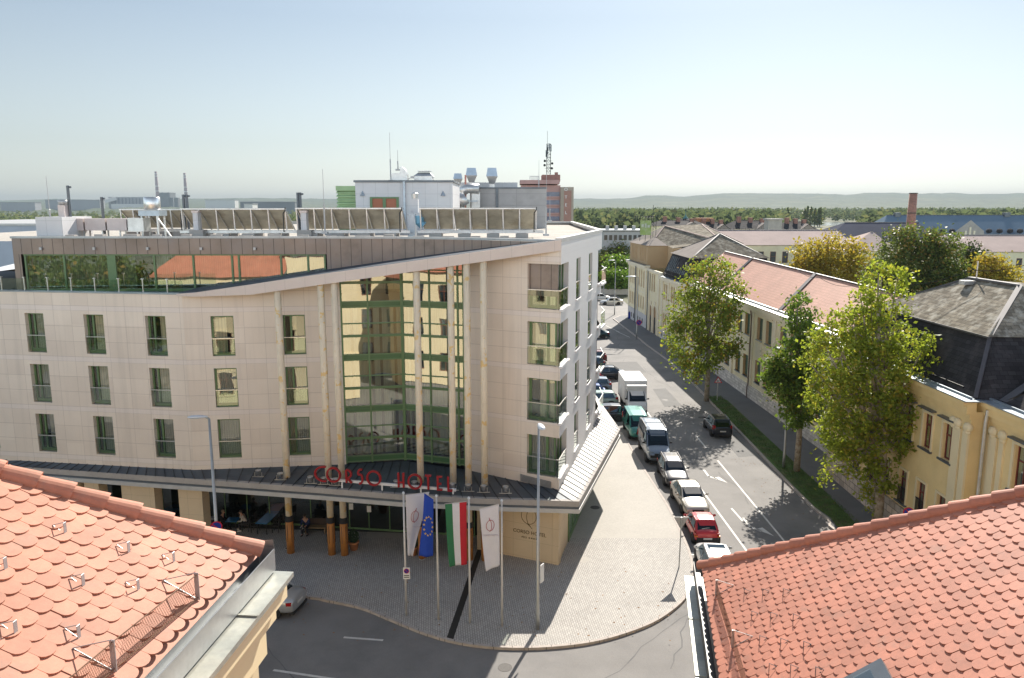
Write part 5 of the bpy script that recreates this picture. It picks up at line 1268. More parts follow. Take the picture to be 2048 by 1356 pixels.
brd = mb.build('board', M('billboard_green', (.25, .34, .08), .5, var=.1, vs=1, hue=((.35, .40, .2), 1.2, .45, .6, .8)), bb)
mb = MB(); wbb = Wall((p.x, 132.55), (q.x, 131.55)); hb = p.z - q.z
for (a_, b_, c_, d_) in ((.12, .38, .55, .75), (.45, .6, .5, .8), (.66, .9, .52, .7)): wbb.quad(mb, wbb.len * a_, q.z + hb * c_, wbb.len * b_, q.z + hb * d_, .08)
mb.build('board_print', M('faded_print', (.45, .48, .36), .6, var=.2, vs=3), brd)
mb = MB()
for t in (0, .5, 1): mb.bar((p.x + (q.x - p.x) * t, 132.7 - t, q.z - 1.0), (p.x + (q.x - p.x) * t, 132.7 - t, p.z + .8), .08)
for x in (.4, .9): mb.bar((q.x + x, 132, q.z - .9), (q.x + x, 132, p.z + .6), .07); mb.bar((q.x, 131.8, p.z + .5 - x), (q.x + .9, 132, p.z - .5 - x), .05)
mb.bar((p.x - 1.0, 132.2, p.z + .75), (q.x + .6, 131.6, p.z + .7), .1)
for k in range(8): x = p.x - .9 + k * .42; mb.bar((x, 132.2, p.z + .72), (x - .25, 131.6, p.z + .35), .1)
mb.bar((q.x + .35, 132, p.z + .5), (q.x + .35, 132, p.z + 2.6), .06); mb.build('frame', m_black, bb)
# ================================================================ further buildings
def house(nm, label, cat, pts, zw, ridge, wallm, roofm, wins=(), oh=.3, z0=-.2, grp=None, nwin=0):
    """pts: 4 plan corners CCW; ridge: (p,q) plan ends + height"""
    cx = sum(p[0] for p in pts) / 4; cy = sum(p[1] for p in pts) / 4
    t = thing(nm, label, cat, (cx, cy, 0), grp)
    mb = MB(); mb.prism(pts, z0, zw); mb.build('wall', wallm, t)
    c = V3((cx, cy)); P = [V3((p[0], p[1], zw)) + (V3((p[0] - cx, p[1] - cy, 0)).normalized() * oh * 1.4) + V3((0, 0, .05)) for p in pts]
    a, b = V3((*ridge[0], ridge[2])), V3((*ridge[1], ridge[2]))
    mb = MB(); mb.poly([P[0], P[1], b, a]); mb.poly([P[1], P[2], b]); mb.poly([P[2], P[3], a, b]); mb.poly([P[3], P[0], a]); mb.poly([V3((p.x, p.y, zw - .05)) for p in P][::-1])
    r = mb.build('roof', roofm, t); mb = MB(); ridge_bar(mb, a, b); mb.build('ridge', m_ridge, r)
    if nwin:
        w = Wall(pts[0], pts[1])
        for k in range(nwin):
            u = w.len * (k + .5) / nwin
            mb = MB(); w.blk(mb, u - .55, zw - 3.4, u + .55, zw - 1.2, -.1, .05); f = mb.build('window', m_ownframe, t)
            mb = MB(); w.quad(mb, u - .45, zw - 3.3, u + .45, zw - 2.2, .06); w.quad(mb, u - .45, zw - 2.1, u + .45, zw - 1.3, .06); mb.build('pane', m_glassdk2, f)
    return t
m_glassdk2 = M('dull_window', (.05, .055, .06), .15, var=.2, vs=1)
def fx(x, Y): return AT(x, 412, Y).x
house('courtyard_wing', 'long cream wing with shiny pinkish roof across the courtyard behind the yellow tree', 'building', [(40, 150), (66, 150), (66, 164), (40, 164)], 12.5, ((40.5, 157), (65.5, 157), 15.2), m_cream, m_pinkroof, nwin=11)
house('courtyard_pavilion', 'low pavilion with a shiny pyramid roof between the courtyard trees', 'building', [(fx(1700, 140), 140), (fx(1800, 140), 140), (fx(1800, 140), 152), (fx(1700, 140), 152)], 12.0, ((fx(1745, 146), 146), (fx(1750, 146), 146), 15.2), m_cream, m_pinkroof)
house('courtyard_wing', 'cream wing with shiny roof and a white gable trim at the far right edge', 'building', [(fx(1890, 150), 150), (fx(2140, 150), 150), (fx(2140, 150), 164), (fx(1890, 150), 164)], 11.2, ((fx(1895, 156), 157), (fx(2120, 156), 157), 14.2), m_cream, m_pinkroof, nwin=7)
house('dark_hall', 'dark blue-grey hipped roof hall left of the brick chimney', 'hall', [(fx(1655, 185), 185), (fx(1880, 185), 185), (fx(1880, 185), 205), (fx(1655, 185), 205)], 11.5, ((fx(1692, 195), 195), (fx(1840, 195), 195), 15.9), m_cream, M('dark_blue_slate', (.05, .055, .08), .95, spec=.05, var=.15, vs=.2))
ch = house('long_hall', 'very long hall with bluish slate roof, small round dormers and a pointed gable', 'hall', [(fx(1760, 220), 220), (fx(2250, 220), 220), (fx(2250, 220), 245), (fx(1760, 220), 245)], 9.0, ((fx(1775, 232), 232), (fx(2240, 232), 232), 17.3), m_cream, M('bluish_slate', (.13, .18, .235), .95, spec=.05, var=.08, vs=.15))
mb = MB(); g0, g1, ga = AT(1912, 472, 219.5), AT(1968, 472, 219.5), AT(1942, 440, 219.5)
mb.poly([g0, g1, AT(1968, 462, 219.5), ga, AT(1912, 462, 219.5)]); mb.poly([g1, g1 + V3((0, 8, 0)), AT(1968, 462, 219.5) + V3((0, 8, 0)), AT(1968, 462, 219.5)]); gb_ = mb.build('gable', m_concrete, ch)
mb = MB()
for q, h in ((-1.2, 1.6), (0, 2.6), (1.2, 1.6)): mb.box(ga.x + q - .25, 219.3, ga.z - 4.6, ga.x + q + .25, 219.45, ga.z - 4.6 + h)
mb.build('window', m_creamp, gb_)
for x in (1846, 1864, 1884, 1904, 1978, 1999, 2020, 2040): p = AT(x, 462, 223.5); mb = MB(); mb.blob(p, (.8, 1.0, .7), 8, 4); mb.build('dormer', m_slate2, ch)
for x in (1797, 2016): p = AT(x, 425, 231); mb = MB(); mb.box(p.x - .8, 231, 16.8, p.x + .8, 232.5, p.z); mb.build('chimney', m_bluesheet, ch)
bc = thing('brick_chimney', 'tall tapering red brick factory chimney behind the courtyard trees', 'chimney', (fx(1823, 175), 175, 0))
p = AT(1827, 386, 175); mb = MB(); n_ = 12; mb.lathe([(1.25, 0), (.82, p.z)], (p.x, 175, 0), n_)
mb.build('shaft', m_brick, bc, True)
mb = MB()
for z, r in ((p.z - .15, .9), (p.z - 4.5, .96), (p.z - 9, 1.06)): mb.lathe([(r, z), (r, z + .18)], (p.x, 175, 0), n_)
mb.build('band', m_black, bc)
hs = [(1205, 1290, 235, 478, 470, 'low dark-roofed house partly behind the billboard'), (1310, 1420, 250, 452, 441, 'long dark roof with small skylights left of the turret'), (1400, 1470, 255, 460, 444, 'dark gabled roof below the orange brick box'), (1465, 1560, 260, 458, 441, 'dark gabled roof with two chimneys in the middle of the far row'), (1570, 1640, 262, 460, 443, 'dark gabled roof at the right end of the far row')]
for x0, x1, Y, ye, yr, lb in hs:
    ze = AT(x0, ye, Y).z; zr = AT(x0, yr, Y + 8).z; a, b = fx(x0, Y), fx(x1, Y)
    t = house('tenement_house', lb, 'house', [(a, Y), (b, Y), (b, Y + 14), (a, Y + 14)], ze, ((a + 3, Y + 7), (b - 3, Y + 7), zr), m_cream, m_slate2, grp='dark roofed houses beyond the school')
    for k in range(3):
        x = a + (b - a) * (.25 + .25 * k); mb = MB(); mb.box(x - .6, Y + 5, ze, x + .6, Y + 6.4, zr + 1.2 - .3 * k); mb.box(x - .75, Y + 4.9, zr + 1.2 - .3 * k, x + .75, Y + 6.5, zr + 1.35 - .3 * k); mb.build('chimney', m_brick, t)
    xm = (a + b) / 2 + (b - a) * .2; mb = MB(); mb.poly([(xm - 3, Y - .4, ze - .3), (xm + 3, Y - .4, ze - .3), (xm, Y - .4, ze + (zr - ze) * .7)]); mb.poly([(xm - 3.3, Y - .6, ze - .4), (xm, Y - .6, ze + (zr - ze) * .78), (xm, Y + 5, ze + (zr - ze) * .78)]); mb.poly([(xm, Y - .6, ze + (zr - ze) * .78), (xm + 3.3, Y - .6, ze - .4), (xm, Y + 5, ze + (zr - ze) * .78)]); mb.build('gable', m_slateg, t)
tr = thing('turret_house', 'dark pyramid roof with a green copper spire in the far row of roofs', 'house', (fx(1371, 265), 265, 0))
p = AT(1371, 436, 265); mb = MB(); mb.lathe([(6.2, AT(1371, 447, 265).z), (2.5, AT(1371, 440, 265).z), (.7, p.z)], (p.x, 265, 0), 4); mb.build('roof', m_slate2, tr); mb = MB(); mb.lathe([(1.6, p.z - 1.0), (.4, p.z + .6), (.12, p.z + 1.2), (.06, p.z + 2.5)], (p.x, 265, 0), 8); mb.build('spire', M('copper_green', (.07, .17, .16), .6), tr); mb = MB(); mb.box(p.x - 4.4, 260.6, -.2, p.x + 4.4, 269.4, AT(1371, 447, 265).z); mb.build('wall', m_cream, tr)
mb = MB(); p, q = AT(1394, 436, 262), AT(1426, 445, 262); mb.box(p.x, 262, 5, q.x, 266, p.z); tag(mb.build('lift_house', M('orange_brickwork', (.45, .2, .09), .8, var=.1)), 'small flat orange brick box rising above the far dark roofs', 'roof box')
mb = MB(); p, q = AT(1537, 439, 240), AT(1563, 466, 240); mb.box(p.x, 240, 2, q.x, 244, p.z); mb.box(p.x - .3, 239.7, p.z - .2, q.x + .3, 244.3, p.z + .3); tag(mb.build('ventilation_tower', m_concrete), 'square grey masonry tower standing before the far dark roofs', 'tower')
m_far0 = M('grey_render', (.42, .43, .45), .8, var=.1, vs=.3)
lw_ = thing('flat_block', 'low white flat-roofed block with small dark windows left of the billboard', 'building', (30, 200, 0))
a, b = fx(1208, 200), fx(1296, 200); zt_ = AT(1250, 463, 200).z; mb = MB(); mb.box(a, 200, -.2, b, 214, zt_); mb.build('wall', m_far0, lw_); mb = MB(); mb.box(a - .4, 199.6, zt_, b + .4, 214.4, zt_ + .35); mb.build('roof_edge', m_bluesheet, lw_)
for k in range(9): x = a + (b - a) * (k + .5) / 9; mb = MB(); mb.box(x - .4, 199.9, zt_ - 2.2, x + .4, 199.98, zt_ - .9); mb.build('window', m_glassdk2, lw_)
for k in range(5): x = a + 1 + k * 2.3; mb = MB(); mb.box(x, 203, zt_ + .35, x + .8, 204, zt_ + 1.4); mb.build('roof_vent', m_grey, lw_)
mb = MB(); wq_ = Wall((14, 177), (30, 176)); wq_.blk(mb, 0, -.1, wq_.len, 1.1, -.2, 0); wq_.blk(mb, 0, 1.1, wq_.len, 1.2, -.25, .05); tag(mb.build('garden_wall', m_coping), 'low pale garden wall below the green trees at the street end', 'wall')
# far tower hotel
tw = thing('tower_block', 'ten-storey pink and concrete tower with white letters down its side and rooftop mast', 'tower', (9.5, 172, 0))
Y = 170; xa, xb, xc = fx(1042, Y), fx(1121, Y), fx(1147, Y); zt_ = AT(1130, 374, Y).z
mb = MB(); mb.box(xb, Y, -.2, xc, Y + 12, zt_); mb.box(xb + .2, Y - .05, -.2, xb + .3, Y - .001, zt_); mb.build('side_wall', M('tower_concrete', (.36, .31, .25), .8, var=.08, vs=.4), tw)
mb = MB(); p, q = AT(1128, 381, Y), AT(1142, 456, Y); mb.box(p.x, Y - .06, 8, q.x, Y - .001, p.z); mb.build('brick_strip', M('tower_brick', (.33, .19, .15), .85, var=.08), tw)
for i, (s_, y) in enumerate(zip('OTEL', (379, 394.5, 410, 425.5))):
    p = AT(1132, y, Y - .12); text('letter', s_, .95, m_paintw, tw, p, (PI / 2, 0, 0), .03)
m_pink = M('tower_pink', (.44, .27, .245), .8, var=.08, vs=.5)
zb_ = AT(1100, 370, Y).z
mb = MB(); mb.box(xa, Y + 1, -.2, xb, Y + 12, zt_ + .4); mb.build('wall', m_pink, tw)
for k in range(8):
    z = zt_ - 1.0 - k * 1.72 * 1.02
    mb = MB(); mb.box(xa + .2, Y + .9, z - 1.0, xb - .15, Y + .995, z - .05); mb.build('window', M('tower_window', (.12, .14, .2), .2, var=.3, vs=.8) if k == 0 else bpy.data.materials['tower_window'], tw)
    mb = MB(); mb.box(xa + .2, Y + .6, z - 1.25, xb - .1, Y + .99, z - 1.0); mb.build('balcony', m_pink, tw)
p = AT(1040, 362, Y); p2 = AT(1119, 368, Y); mb = MB(); mb.box(p.x, Y - .5, p2.z, p2.x, Y + 10, p.z + .2); mb.build('roof_slab', m_pink, tw)
p = AT(1085, 349, Y); p2 = AT(1121, 362, Y); mb = MB(); mb.box(p.x, Y + 1, p2.z - .1, p2.x, Y + 8, p.z); q = AT(1113, 344, Y); mb.box(q.x - .3, Y + 1.2, p.z, q.x + .4, Y + 2, q.z); mb.build('roof_house', M('tower_brown', (.3, .15, .12), .8, var=.15), tw)
p = AT(1060, 352, Y); p2 = AT(1078, 360, Y); mb = MB()
for k in range(8): x = p.x + (p2.x - p.x) * k / 7; mb.bar((x, Y + 1, p2.z - .3), (x, Y + 1, p.z), .1)
mb.bar((p.x, Y + 1, p.z), (p2.x, Y + 1, p.z), .1); mb.build('railing', m_grey, tw)
ms = thing('lattice_mast', 'lattice antenna mast with dishes on top of the pink tower', 'mast', tuple(AT(1097, 350, Y + 3)))
p = AT(1097, 349, Y + 3); zt2 = AT(1097, 288, Y + 3).z; mb = MB(); r = .42
cs = [V3((p.x + r * sx, Y + 3 + r * sy, 0)) for sx, sy in ((-1, -1), (1, -1), (1, 1), (-1, 1))]
nseg = 9
for i, c in enumerate(cs):
    mb.bar(c + V3((0, 0, p.z)), c + V3((0, 0, zt2)), .1)
    d = cs[(i + 1) % 4]
    for k in range(nseg):
        z0_ = p.z + (zt2 - p.z) * k / nseg; z1_ = p.z + (zt2 - p.z) * (k + 1) / nseg
        mb.bar(c + V3((0, 0, z0_)), d + V3((0, 0, z1_)), .05); mb.bar(c + V3((0, 0, z1_)), d + V3((0, 0, z1_)), .05)
mb.bar((p.x - .3, Y + 3, zt2), (p.x - .3, Y + 3, AT(1093, 262, Y + 3).z), .06); mb.build('lattice', m_black, ms)
mb = MB()
for z, dx in ((.86, -.35), (.86, .45), (.78, -.3), (.68, -.55), (.62, -.4), (.9, .1)): zz = p.z + (zt2 - p.z) * z; mb.box(p.x + dx - .14, Y + 2.2, zz - .7, p.x + dx + .14, Y + 2.5, zz + .7)
mb.build('antenna_panel', m_bluesheet, ms)
mb = MB()
for z, dx in ((.44, -.85), (.36, .75), (.2, .7), (.3, -.9)): mb.blob((p.x + dx, Y + 2.3, p.z + (zt2 - p.z) * z), (.28, .15, .28), 8, 5)
for z in (.2, .44): mb.bar((p.x - .9, Y + 2.4, p.z + (zt2 - p.z) * z), (p.x + .8, Y + 2.4, p.z + (zt2 - p.z) * z), .05)
mb.build('dish', m_black, ms)
for lb, ps in (('thin overhead cable from the red roof ridge towards the mansard house', [AT(1590, 536, 66), AT(1640, 556, 62), AT(1705, 572, 58)]), ('thin overhead cable rising from the mansard roof pipe to the right edge', [AT(1790, 572, 50), AT(1945, 540, 48), AT(2070, 524, 47)])):
    a_, b_, c_ = ps; mb = MB(); mb.tube([a_.lerp(b_, k / 6) - V3((0, 0, .25 * math.sin(PI * k / 6))) for k in range(7)] + [b_.lerp(c_, k / 6) - V3((0, 0, .25 * math.sin(PI * k / 6))) for k in range(1, 7)], .018, 5); tag(mb.build('overhead_cable', m_black), lb, 'cable')
# big grey hall at left
gh = thing('sports_hall', 'large plain blue-grey hall wall with pale roof edge behind the left end of the hotel', 'hall', (-80, 100, 0))
a, b = fx(-260, 95), fx(72, 95); zt_ = AT(40, 451, 95).z; mb = MB(); mb.box(a, 95, -.2, b, 125, zt_); mb.build('wall', M('hall_grey', (.38, .42, .48), .7, var=.08, vs=.3, joint=(6, 0, .05, (.33, .36, .4), 0, 0)), gh); mb = MB(); mb.box(a, 94.8, zt_, b + .2, 125, zt_ + .25); mb.build('roof_edge', m_coping, gh)
mb = MB(); p, q = AT(-80, 552, 72), AT(34, 545, 72); mb.frame((p.x, 72, p.z - .3), (q.x - p.x, 0, q.z - p.z + .2), (0, 8, .6), (0, 0, .25)); w_ = mb.build('canopy_roof', m_paintw); tag(w_, 'low white canopy roof glimpsed beyond the left end of the hotel terrace', 'canopy')
mb = MB()
for x in (p.x + 1, q.x - .5): mb.bar((x, 74, 0), (x, 74, p.z - .2), .2)
mb.build('post', m_grey, w_)
# power station far left
pp = thing('power_station', 'hazy power station with long boiler hall on the left horizon', 'power station', (-1400, 2900, 0))
Y = 2900
def slab(x0, x1, y0, y1, Yd, dpt=60): p, q = AT(x0, y0, Yd), AT(x1, y1, Yd); return (p.x, Yd, q.z, q.x, Yd + dpt, p.z)
m_far = M('far_concrete', (.30, .30, .31), .8, var=.1, vs=.01); m_fard = M('far_dark', (.16, .17, .18), .8, var=.1, vs=.01); m_farw = M('far_white', (.62, .6, .57), .8)
mb = MB(); mb.box(*slab(216, 305, 394, 425, Y)); mb.build('boiler_hall', m_far, pp); mb = MB(); mb.box(*slab(318, 340, 385, 425, Y)); mb.box(*slab(325, 348, 395, 425, Y + 5)); mb.build('tower_hall', m_fard, pp)
mb = MB()
for k in range(12): mb.box(*slab(222 + k * 7, 225 + k * 7, 396, 408, Y - 2, 1))
mb.build('window', m_fard, pp)
mb = MB(); mb.box(*slab(222, 300, 408, 420, Y - 40)); mb.bar(AT(180, 410, Y - 60), AT(232, 397, Y), 12); mb.build('conveyor', m_farw, pp)
m_band = M('banded_chimney', (.30, .22, .22), .8)
for x, y, lb in ((311.5, 343, 'left one of the two hazy striped power station chimneys'), (369, 346, 'right one of the two hazy striped power station chimneys')):
    p = AT(x, y, Y + 80); t = thing('power_chimney', lb, 'chimney', (p.x, Y + 80, 0), 'striped chimneys of the power station')
    mb = MB(); mb.lathe([(7.5, -.2), (4.6, p.z)], (p.x, Y + 80, 0), 16); mb.build('shaft', m_band, t, True)
    mb = MB()
    for f in (.5, .62, .87, .93): z = p.z * f; r = 7.5 - 2.9 * f + .15; mb.lathe([(r, z), (r - .05, z + 3.5)], (p.x, Y + 80, 0), 16)
    mb.build('stripe', m_farw, t, True)
for i, (x0, x1, y0, y1, Yd, lb) in enumerate(((410, 470, 400, 410, 2300, 'long pale industrial shed right of the power station'), (480, 590, 404, 412, 2000, 'long low dark industrial shed on the left plain'), (488, 505, 408, 413, 1500, 'small white domed shed on the left plain'), (0, 70, 405, 412, 2200, 'long low grey shed at the far left of the plain'), (90, 200, 400, 407, 2500, 'long low shed left of the power station'))):
    mb = MB(); s_ = slab(x0, x1, y0, y1, Yd, 30); s_ = (s_[0], s_[1], -.2, s_[3], s_[4], max(7, s_[5] if s_[5] < 60 else 20)); mb.box(*s_); t_ = mb.build('industrial_shed', (m_farw, m_fard, m_farw, m_far, m_far)[i]); tag(t_, lb, 'shed', 'industrial sheds on the plain')
    mb = MB(); mb.box(s_[0] - 1, s_[1] - 1, s_[5], s_[3] + 1, s_[4] + 1, s_[5] + 1); mb.build('roof', m_far, t_)
# ================================================================ hills, river
def hillz(x): 
    pts = [(-400, 398), (0, 401), (120, 398), (200, 400), (400, 397), (520, 396), (700, 398), (900, 399), (1148, 397), (1255, 397), (1296, 390.5), (1330, 390), (1364, 393.5), (1402, 390), (1455, 386), (1626, 386.5), (1697, 389.5), (1729, 385), (1780, 385), (1820, 387), (1900, 386), (1954, 388), (2048, 386.5), (2450, 390)]
    for (a, ya), (b, yb) in zip(pts[:-1], pts[1:]):
        if a <= x <= b: t = (x - a) / (b - a); t = t * t * (3 - 2 * t); return ya + (yb - ya) * t
    return 398
mb = MB(); cols = list(range(-400, 2451, 19)); rowsD = [1750, 2300, 3000, 3700, 4400, 5100, 5800, 6600, 8000]; V = []
rh = random.Random(3)
for x in cols:
    yr = hillz(x); col = []
    for j, D in enumerate(rowsD):
        if j == 0: z = -3
        elif D <= 5800:
            t = (j / 6); yy = 427 - (427 - yr) * (t ** .8); q = AT(x, yy, D); z = max(-1, q.z + rh.uniform(-6, 6) * (0 if j == 0 else 1)) if j < 6 else q.z + rh.uniform(-3, 3)
        else: z = AT(x, yr, 5800).z * (.8 if j == 7 else .2)
        col.append(V3((AT(x, 412, D).x, D, z)))
    V.append(col)
for i in range(len(cols) - 1):
    for j in range(len(rowsD) - 1): mb.poly([V[i][j], V[i + 1][j], V[i + 1][j + 1], V[i][j + 1]])
tag(mb.build('hills', M('wooded_hills', (.05, .075, .035), .95, var=.35, vs=.008, var2=.35, vs2=.05, hue=((.15, .15, .08), .003, .52, .66, .6)), smooth=True), kind='structure')
mb = MB(); p0, p1 = AT(1560, 450, 830), AT(1720, 450, 900); mb.poly([(p0.x, 800, -.1), (p1.x + 40, 850, -.1), (p1.x + 60, 1010, -.1), (p0.x - 20, 900, -.1)]); tag(mb.build('river', M('river_water', (.3, .34, .36), .12, var=.02)), kind='structure')
# ================================================================ vehicles
def paint(name, col, metal=.3, rough=.32):
    return M(name, col, rough, metal, var=.03, vs=1.5, coat=.6)
m_carglass = MG('car_glass', (.10, .13, .15), .02, .01, gcol=(.55, .72, .85))
m_tyre = M('tyre_rubber', (.012, .012, .012), .85, var=.2, vs=8)
m_rim = M('alloy_rim', (.5, .5, .5), .3, .8, var=.05)
m_trim = M('black_plastic', (.02, .02, .021), .55, var=.1)
m_lens = MG('headlight_lens', (.7, .72, .75), .25, .05)
m_tail = M('tail_light_red', (.35, .01, .01), .2, var=.05)
m_plate = M('plate_white', (.6, .6, .58), .5, var=.05)
m_int = M('car_interior', (.03, .03, .03), .9, var=.2, vs=4)
def wheel_part(root, x, y, r, side):
    mb = MB(); n = 20; w = .2
    prof = [(r * .66, -w / 2), (r * .95, -w / 2), (r, -w / 2 + .03), (r, w / 2 - .03), (r * .95, w / 2), (r * .66, w / 2)]
    rings = [[V3((x + side * 0 + z, y + rr * math.cos(2 * PI * k / n), r + rr * math.sin(2 * PI * k / n))) for k in range(n)] for rr, z in prof]
    mb.ring(rings, 0, True, False)
    t = mb.build('wheel', m_tyre, root, True, True)
    mb = MB(); o = x + side * (w / 2 - .03)
    mb.ring([[V3((o + side * dz, y + rr * math.cos(2 * PI * k / n), r + rr * math.sin(2 * PI * k / n))) for k in range(n)] for rr, dz in ((r * .68, 0), (r * .64, .02), (r * .56, .0))], 0, True, False)
    for k in range(5):
        a = 2 * PI * k / 5 + .3; mb.bar((o + side * .005, y, r), (o + side * .0, y + r * .62 * math.cos(a), r + r * .62 * math.sin(a)), .07, .03, up=(1, 0, 0))
    mb.lathe([(.05, -.01), (.05, .01)], (0, 0, 0), 8) if False else None
    mb.build('rim', m_rim, t, False, True)
def car(label, cat, spec, pm, loc, rz, group=None, name='parked_car'):
    t = thing(name, label, cat, loc, group, rz)
    L, W, H = spec['L'], spec['W'], spec['H']; hw = W / 2; belt = spec['belt']; zr = H
    mb = MB(); rings = []
    for (y, zt, wf, zb_) in spec['prof']:
        a = hw * wf; zm = zb_ + (zt - zb_) * .55; cr = spec.get('crown', .05)
        rings.append([V3(p) for p in ((-a * .90, y, zb_), (-a, y, zb_ + (zm - zb_) * .5), (-a * 1.0, y, zm), (-a * .965, y, zt - .03), (-a * .6, y, zt + cr), (a * .6, y, zt + cr), (a * .965, y, zt - .03), (a, y, zm), (a, y, zb_ + (zm - zb_) * .5), (a * .90, y, zb_))])
    mb.ring(rings, 0)
    body = mb.build('body', pm, t, True, True)
    md = body.modifiers.new('sub', 'SUBSURF'); md.levels = 1; md.render_levels = 2
    # greenhouse
    rb, rr, fr, fb = spec['gh']; wb = hw * spec.get('wb', .93); wr = hw * spec.get('wr', .74); bz = belt - .06
    c = lambda y, w, z: V3((w, y, z))
    prof = [(rb, wb * spec.get('tb', .94), bz), (rr, wr * .97, zr - .03), ((rr + fr) / 2, wr, zr), (fr, wr * .98, zr - .035), (fb, wb * .94, bz - .02)]
    mb = MB(); rg = []
    for y, w_, z in prof: rg.append([c(y, -w_, z), c(y, -w_ * .6, z + (.035 if z > belt + .2 else 0)), c(y, w_ * .6, z + (.035 if z > belt + .2 else 0)), c(y, w_, z)])
    for i in range(4):
        for j in range(3): mb.poly([rg[i][j], rg[i][j + 1], rg[i + 1][j + 1], rg[i + 1][j]][::-1] if False else [rg[i][j], rg[i + 1][j], rg[i + 1][j + 1], rg[i][j + 1]][::-1])
    for s, k in ((-1, 0), (1, 3)):
        mid = c((rr + fr) / 2 if True else 0, s * wb, bz)
        P = [rg[i][k] for i in range(5)]
        f = [P[0], P[1], P[2], P[3], P[4], c((rb + fb) / 2, s * wb, bz)]
        mb.poly(f if s > 0 else f[::-1])
    rf = mb.build('roof', spec.get('roofm', pm), t, False, True, True)
    bv = rf.modifiers.new('bev', 'BEVEL'); bv.width = .05; bv.segments = 3; bv.limit_method = 'ANGLE'; bv.angle_limit = math.radians(25)
    # glass, a few millimetres proud of the pillars
    def inset(q, l, r, b, tt, off):
        A, B, Cc, D = q                     # bottom-left, bottom-right, top-right, top-left seen from outside
        n = (B - A).cross(D - A).normalized() * off
        f = lambda u, v: (A.lerp(B, u)).lerp(D.lerp(Cc, u), v) + n
        return [f(l, b), f(1 - r, b), f(1 - r, 1 - tt), f(l, 1 - tt)]
    def glass(nm, q, l=.07, r=.07, b=.1, tt=.1):
        g = MB(); g.poly(inset(q, l, r, b, tt, .012)); o = g.build(nm, m_carglass, t, False, True)
        g = MB(); g.poly(inset(q, l, r, b, tt, .006)); g.build('cabin_dark', m_int, o, False, True)
        return o
    ws = [c(fb, wb * .94, bz), c(fb, -wb * .94, bz), c(fr, -wr * .98, zr - .035), c(fr, wr * .98, zr - .035)]
    ws = [rg[4][0], rg[4][3], rg[3][3], rg[3][0]]
    glass('windscreen', [ws[1], ws[0], ws[3], ws[2]], .07, .07, spec.get('wsb', .12), .06)
    rw = [rg[0][0], rg[0][3], rg[1][3], rg[1][0]]
    if spec.get('rearglass', True): glass('rear_window', [rw[0], rw[1], rw[2], rw[3]], .1, .1, spec.get('rgb', .15), .1)
    for s in (-1, 1):
        lo = lambda y: c(y, s * wb * .985, bz + .0); k = 0 if s < 0 else 3
        def up(y):
            ys = [p[0] for p in prof]; 
            for (y0, w0, z0_), (y1, w1, z1_) in zip(prof[:-1], prof[1:]):
                if y0 <= y <= y1: q = (y - y0) / (y1 - y0); return c(y, s * (w0 + (w1 - w0) * q), z0_ + (z1_ - z0_) * q)
        for (ya, yb, yta, ytb) in spec['side']:
            q = [lo(ya), lo(yb), up(ytb), up(yta)]
            if s < 0: q = [q[1], q[0], q[3], q[2]]
            g = MB(); pts = inset(q, .03, .03, .1, .12, .014); g.poly(pts); o = g.build('side_window', m_carglass, t, False, True)
            g = MB(); g.poly(inset(q, .03, .03, .1, .12, .008)); g.build('cabin_dark', m_int, o, False, True)
    # wheels and arches
    r = spec.get('r', .31)
    for y in spec['axles']:
        for s in (-1, 1):
            mb = MB(); n = 18; x = s * (hw - .06)
            ring = lambda xx, rad: [V3((xx, y + rad * math.cos(2 * PI * k / n), r + .02 + rad * math.sin(2 * PI * k / n))) for k in range(n)]
            mb.ring([ring(s * (hw - .3), r + .07), ring(s * (hw + .006), r + .07)], 0); mb.build('wheel_arch', m_trim, t, False, True)
            wheel_part(t, s * (hw - .085), y, r, s)
    # bumpers, lights, plates, mirrors
    yf, yb = L / 2, -L / 2
    hz, tz = spec.get('hz', .62), spec.get('tz', .8)
    fwf = spec.get('fw', .8)
    for s in (-1, 1):
        mb = MB(); x0 = hw * fwf
        mb.frame((s * x0, yf - .26, hz), (-s * .34, .14, 0), (0, -.12, .0), (0, -.04, .16)); mb.frame((s * x0, yf - .26, hz), (s * .1, -.22, 0), (-s * .1, 0, 0), (0, -.04, .15)); mb.build('headlight', m_lens, t, False, True)
        mb = MB(); th_ = spec.get('tl', .2); mb.frame((s * (hw * spec.get('tw', .90)), yb + .10, tz), (-s * spec.get('tlw', .2), -.06, 0), (0, .12, 0), (0, .02, th_)); mb.frame((s * hw * spec.get('tw', .9), yb + .1, tz), (s * .06, .22, 0), (-s * .06, .02, 0), (0, .02, th_)); mb.build('tail_light', m_tail, t, False, True)
        mb = MB(); my = fb - .42; mb.blob((s * (hw + .10), my, belt + .1), (.11, .07, .08), 8, 5); mb.bar((s * (hw - .06), my, belt + .03), (s * (hw + .06), my, belt + .07), .05); mb.build('mirror', spec.get('mirm', pm), t, True, True)
        mb = MB()
        for hy in spec.get('hand', (-.35, .65)): mb.box(s * (hw - .0) - .02, hy, belt - .16, s * (hw + .0) + .02, hy + .18, belt - .12)
        mb.build('door_handle', m_trim, t, False, True)
    bm_ = spec.get('bump', pm)
    if spec.get('grille', True):
        mb = MB(); mb.box(-hw * .42, yf - .12, hz - .14, hw * .42, yf - .0 + .006, hz + .06); mb.build('grille', m_trim, t, False, True)
    mb = MB(); mb.box(-hw * .78, yf - .2, .2, hw * .78, yf + .0, .34); mb.build('bumper', m_trim, t, False, True)
    mb = MB(); mb.box(-hw * .8, yb - .0, .22, hw * .8, yb + .2, spec.get('rbz', .36)); mb.build('bumper', m_trim if bm_ is pm else bm_, t, False, True)
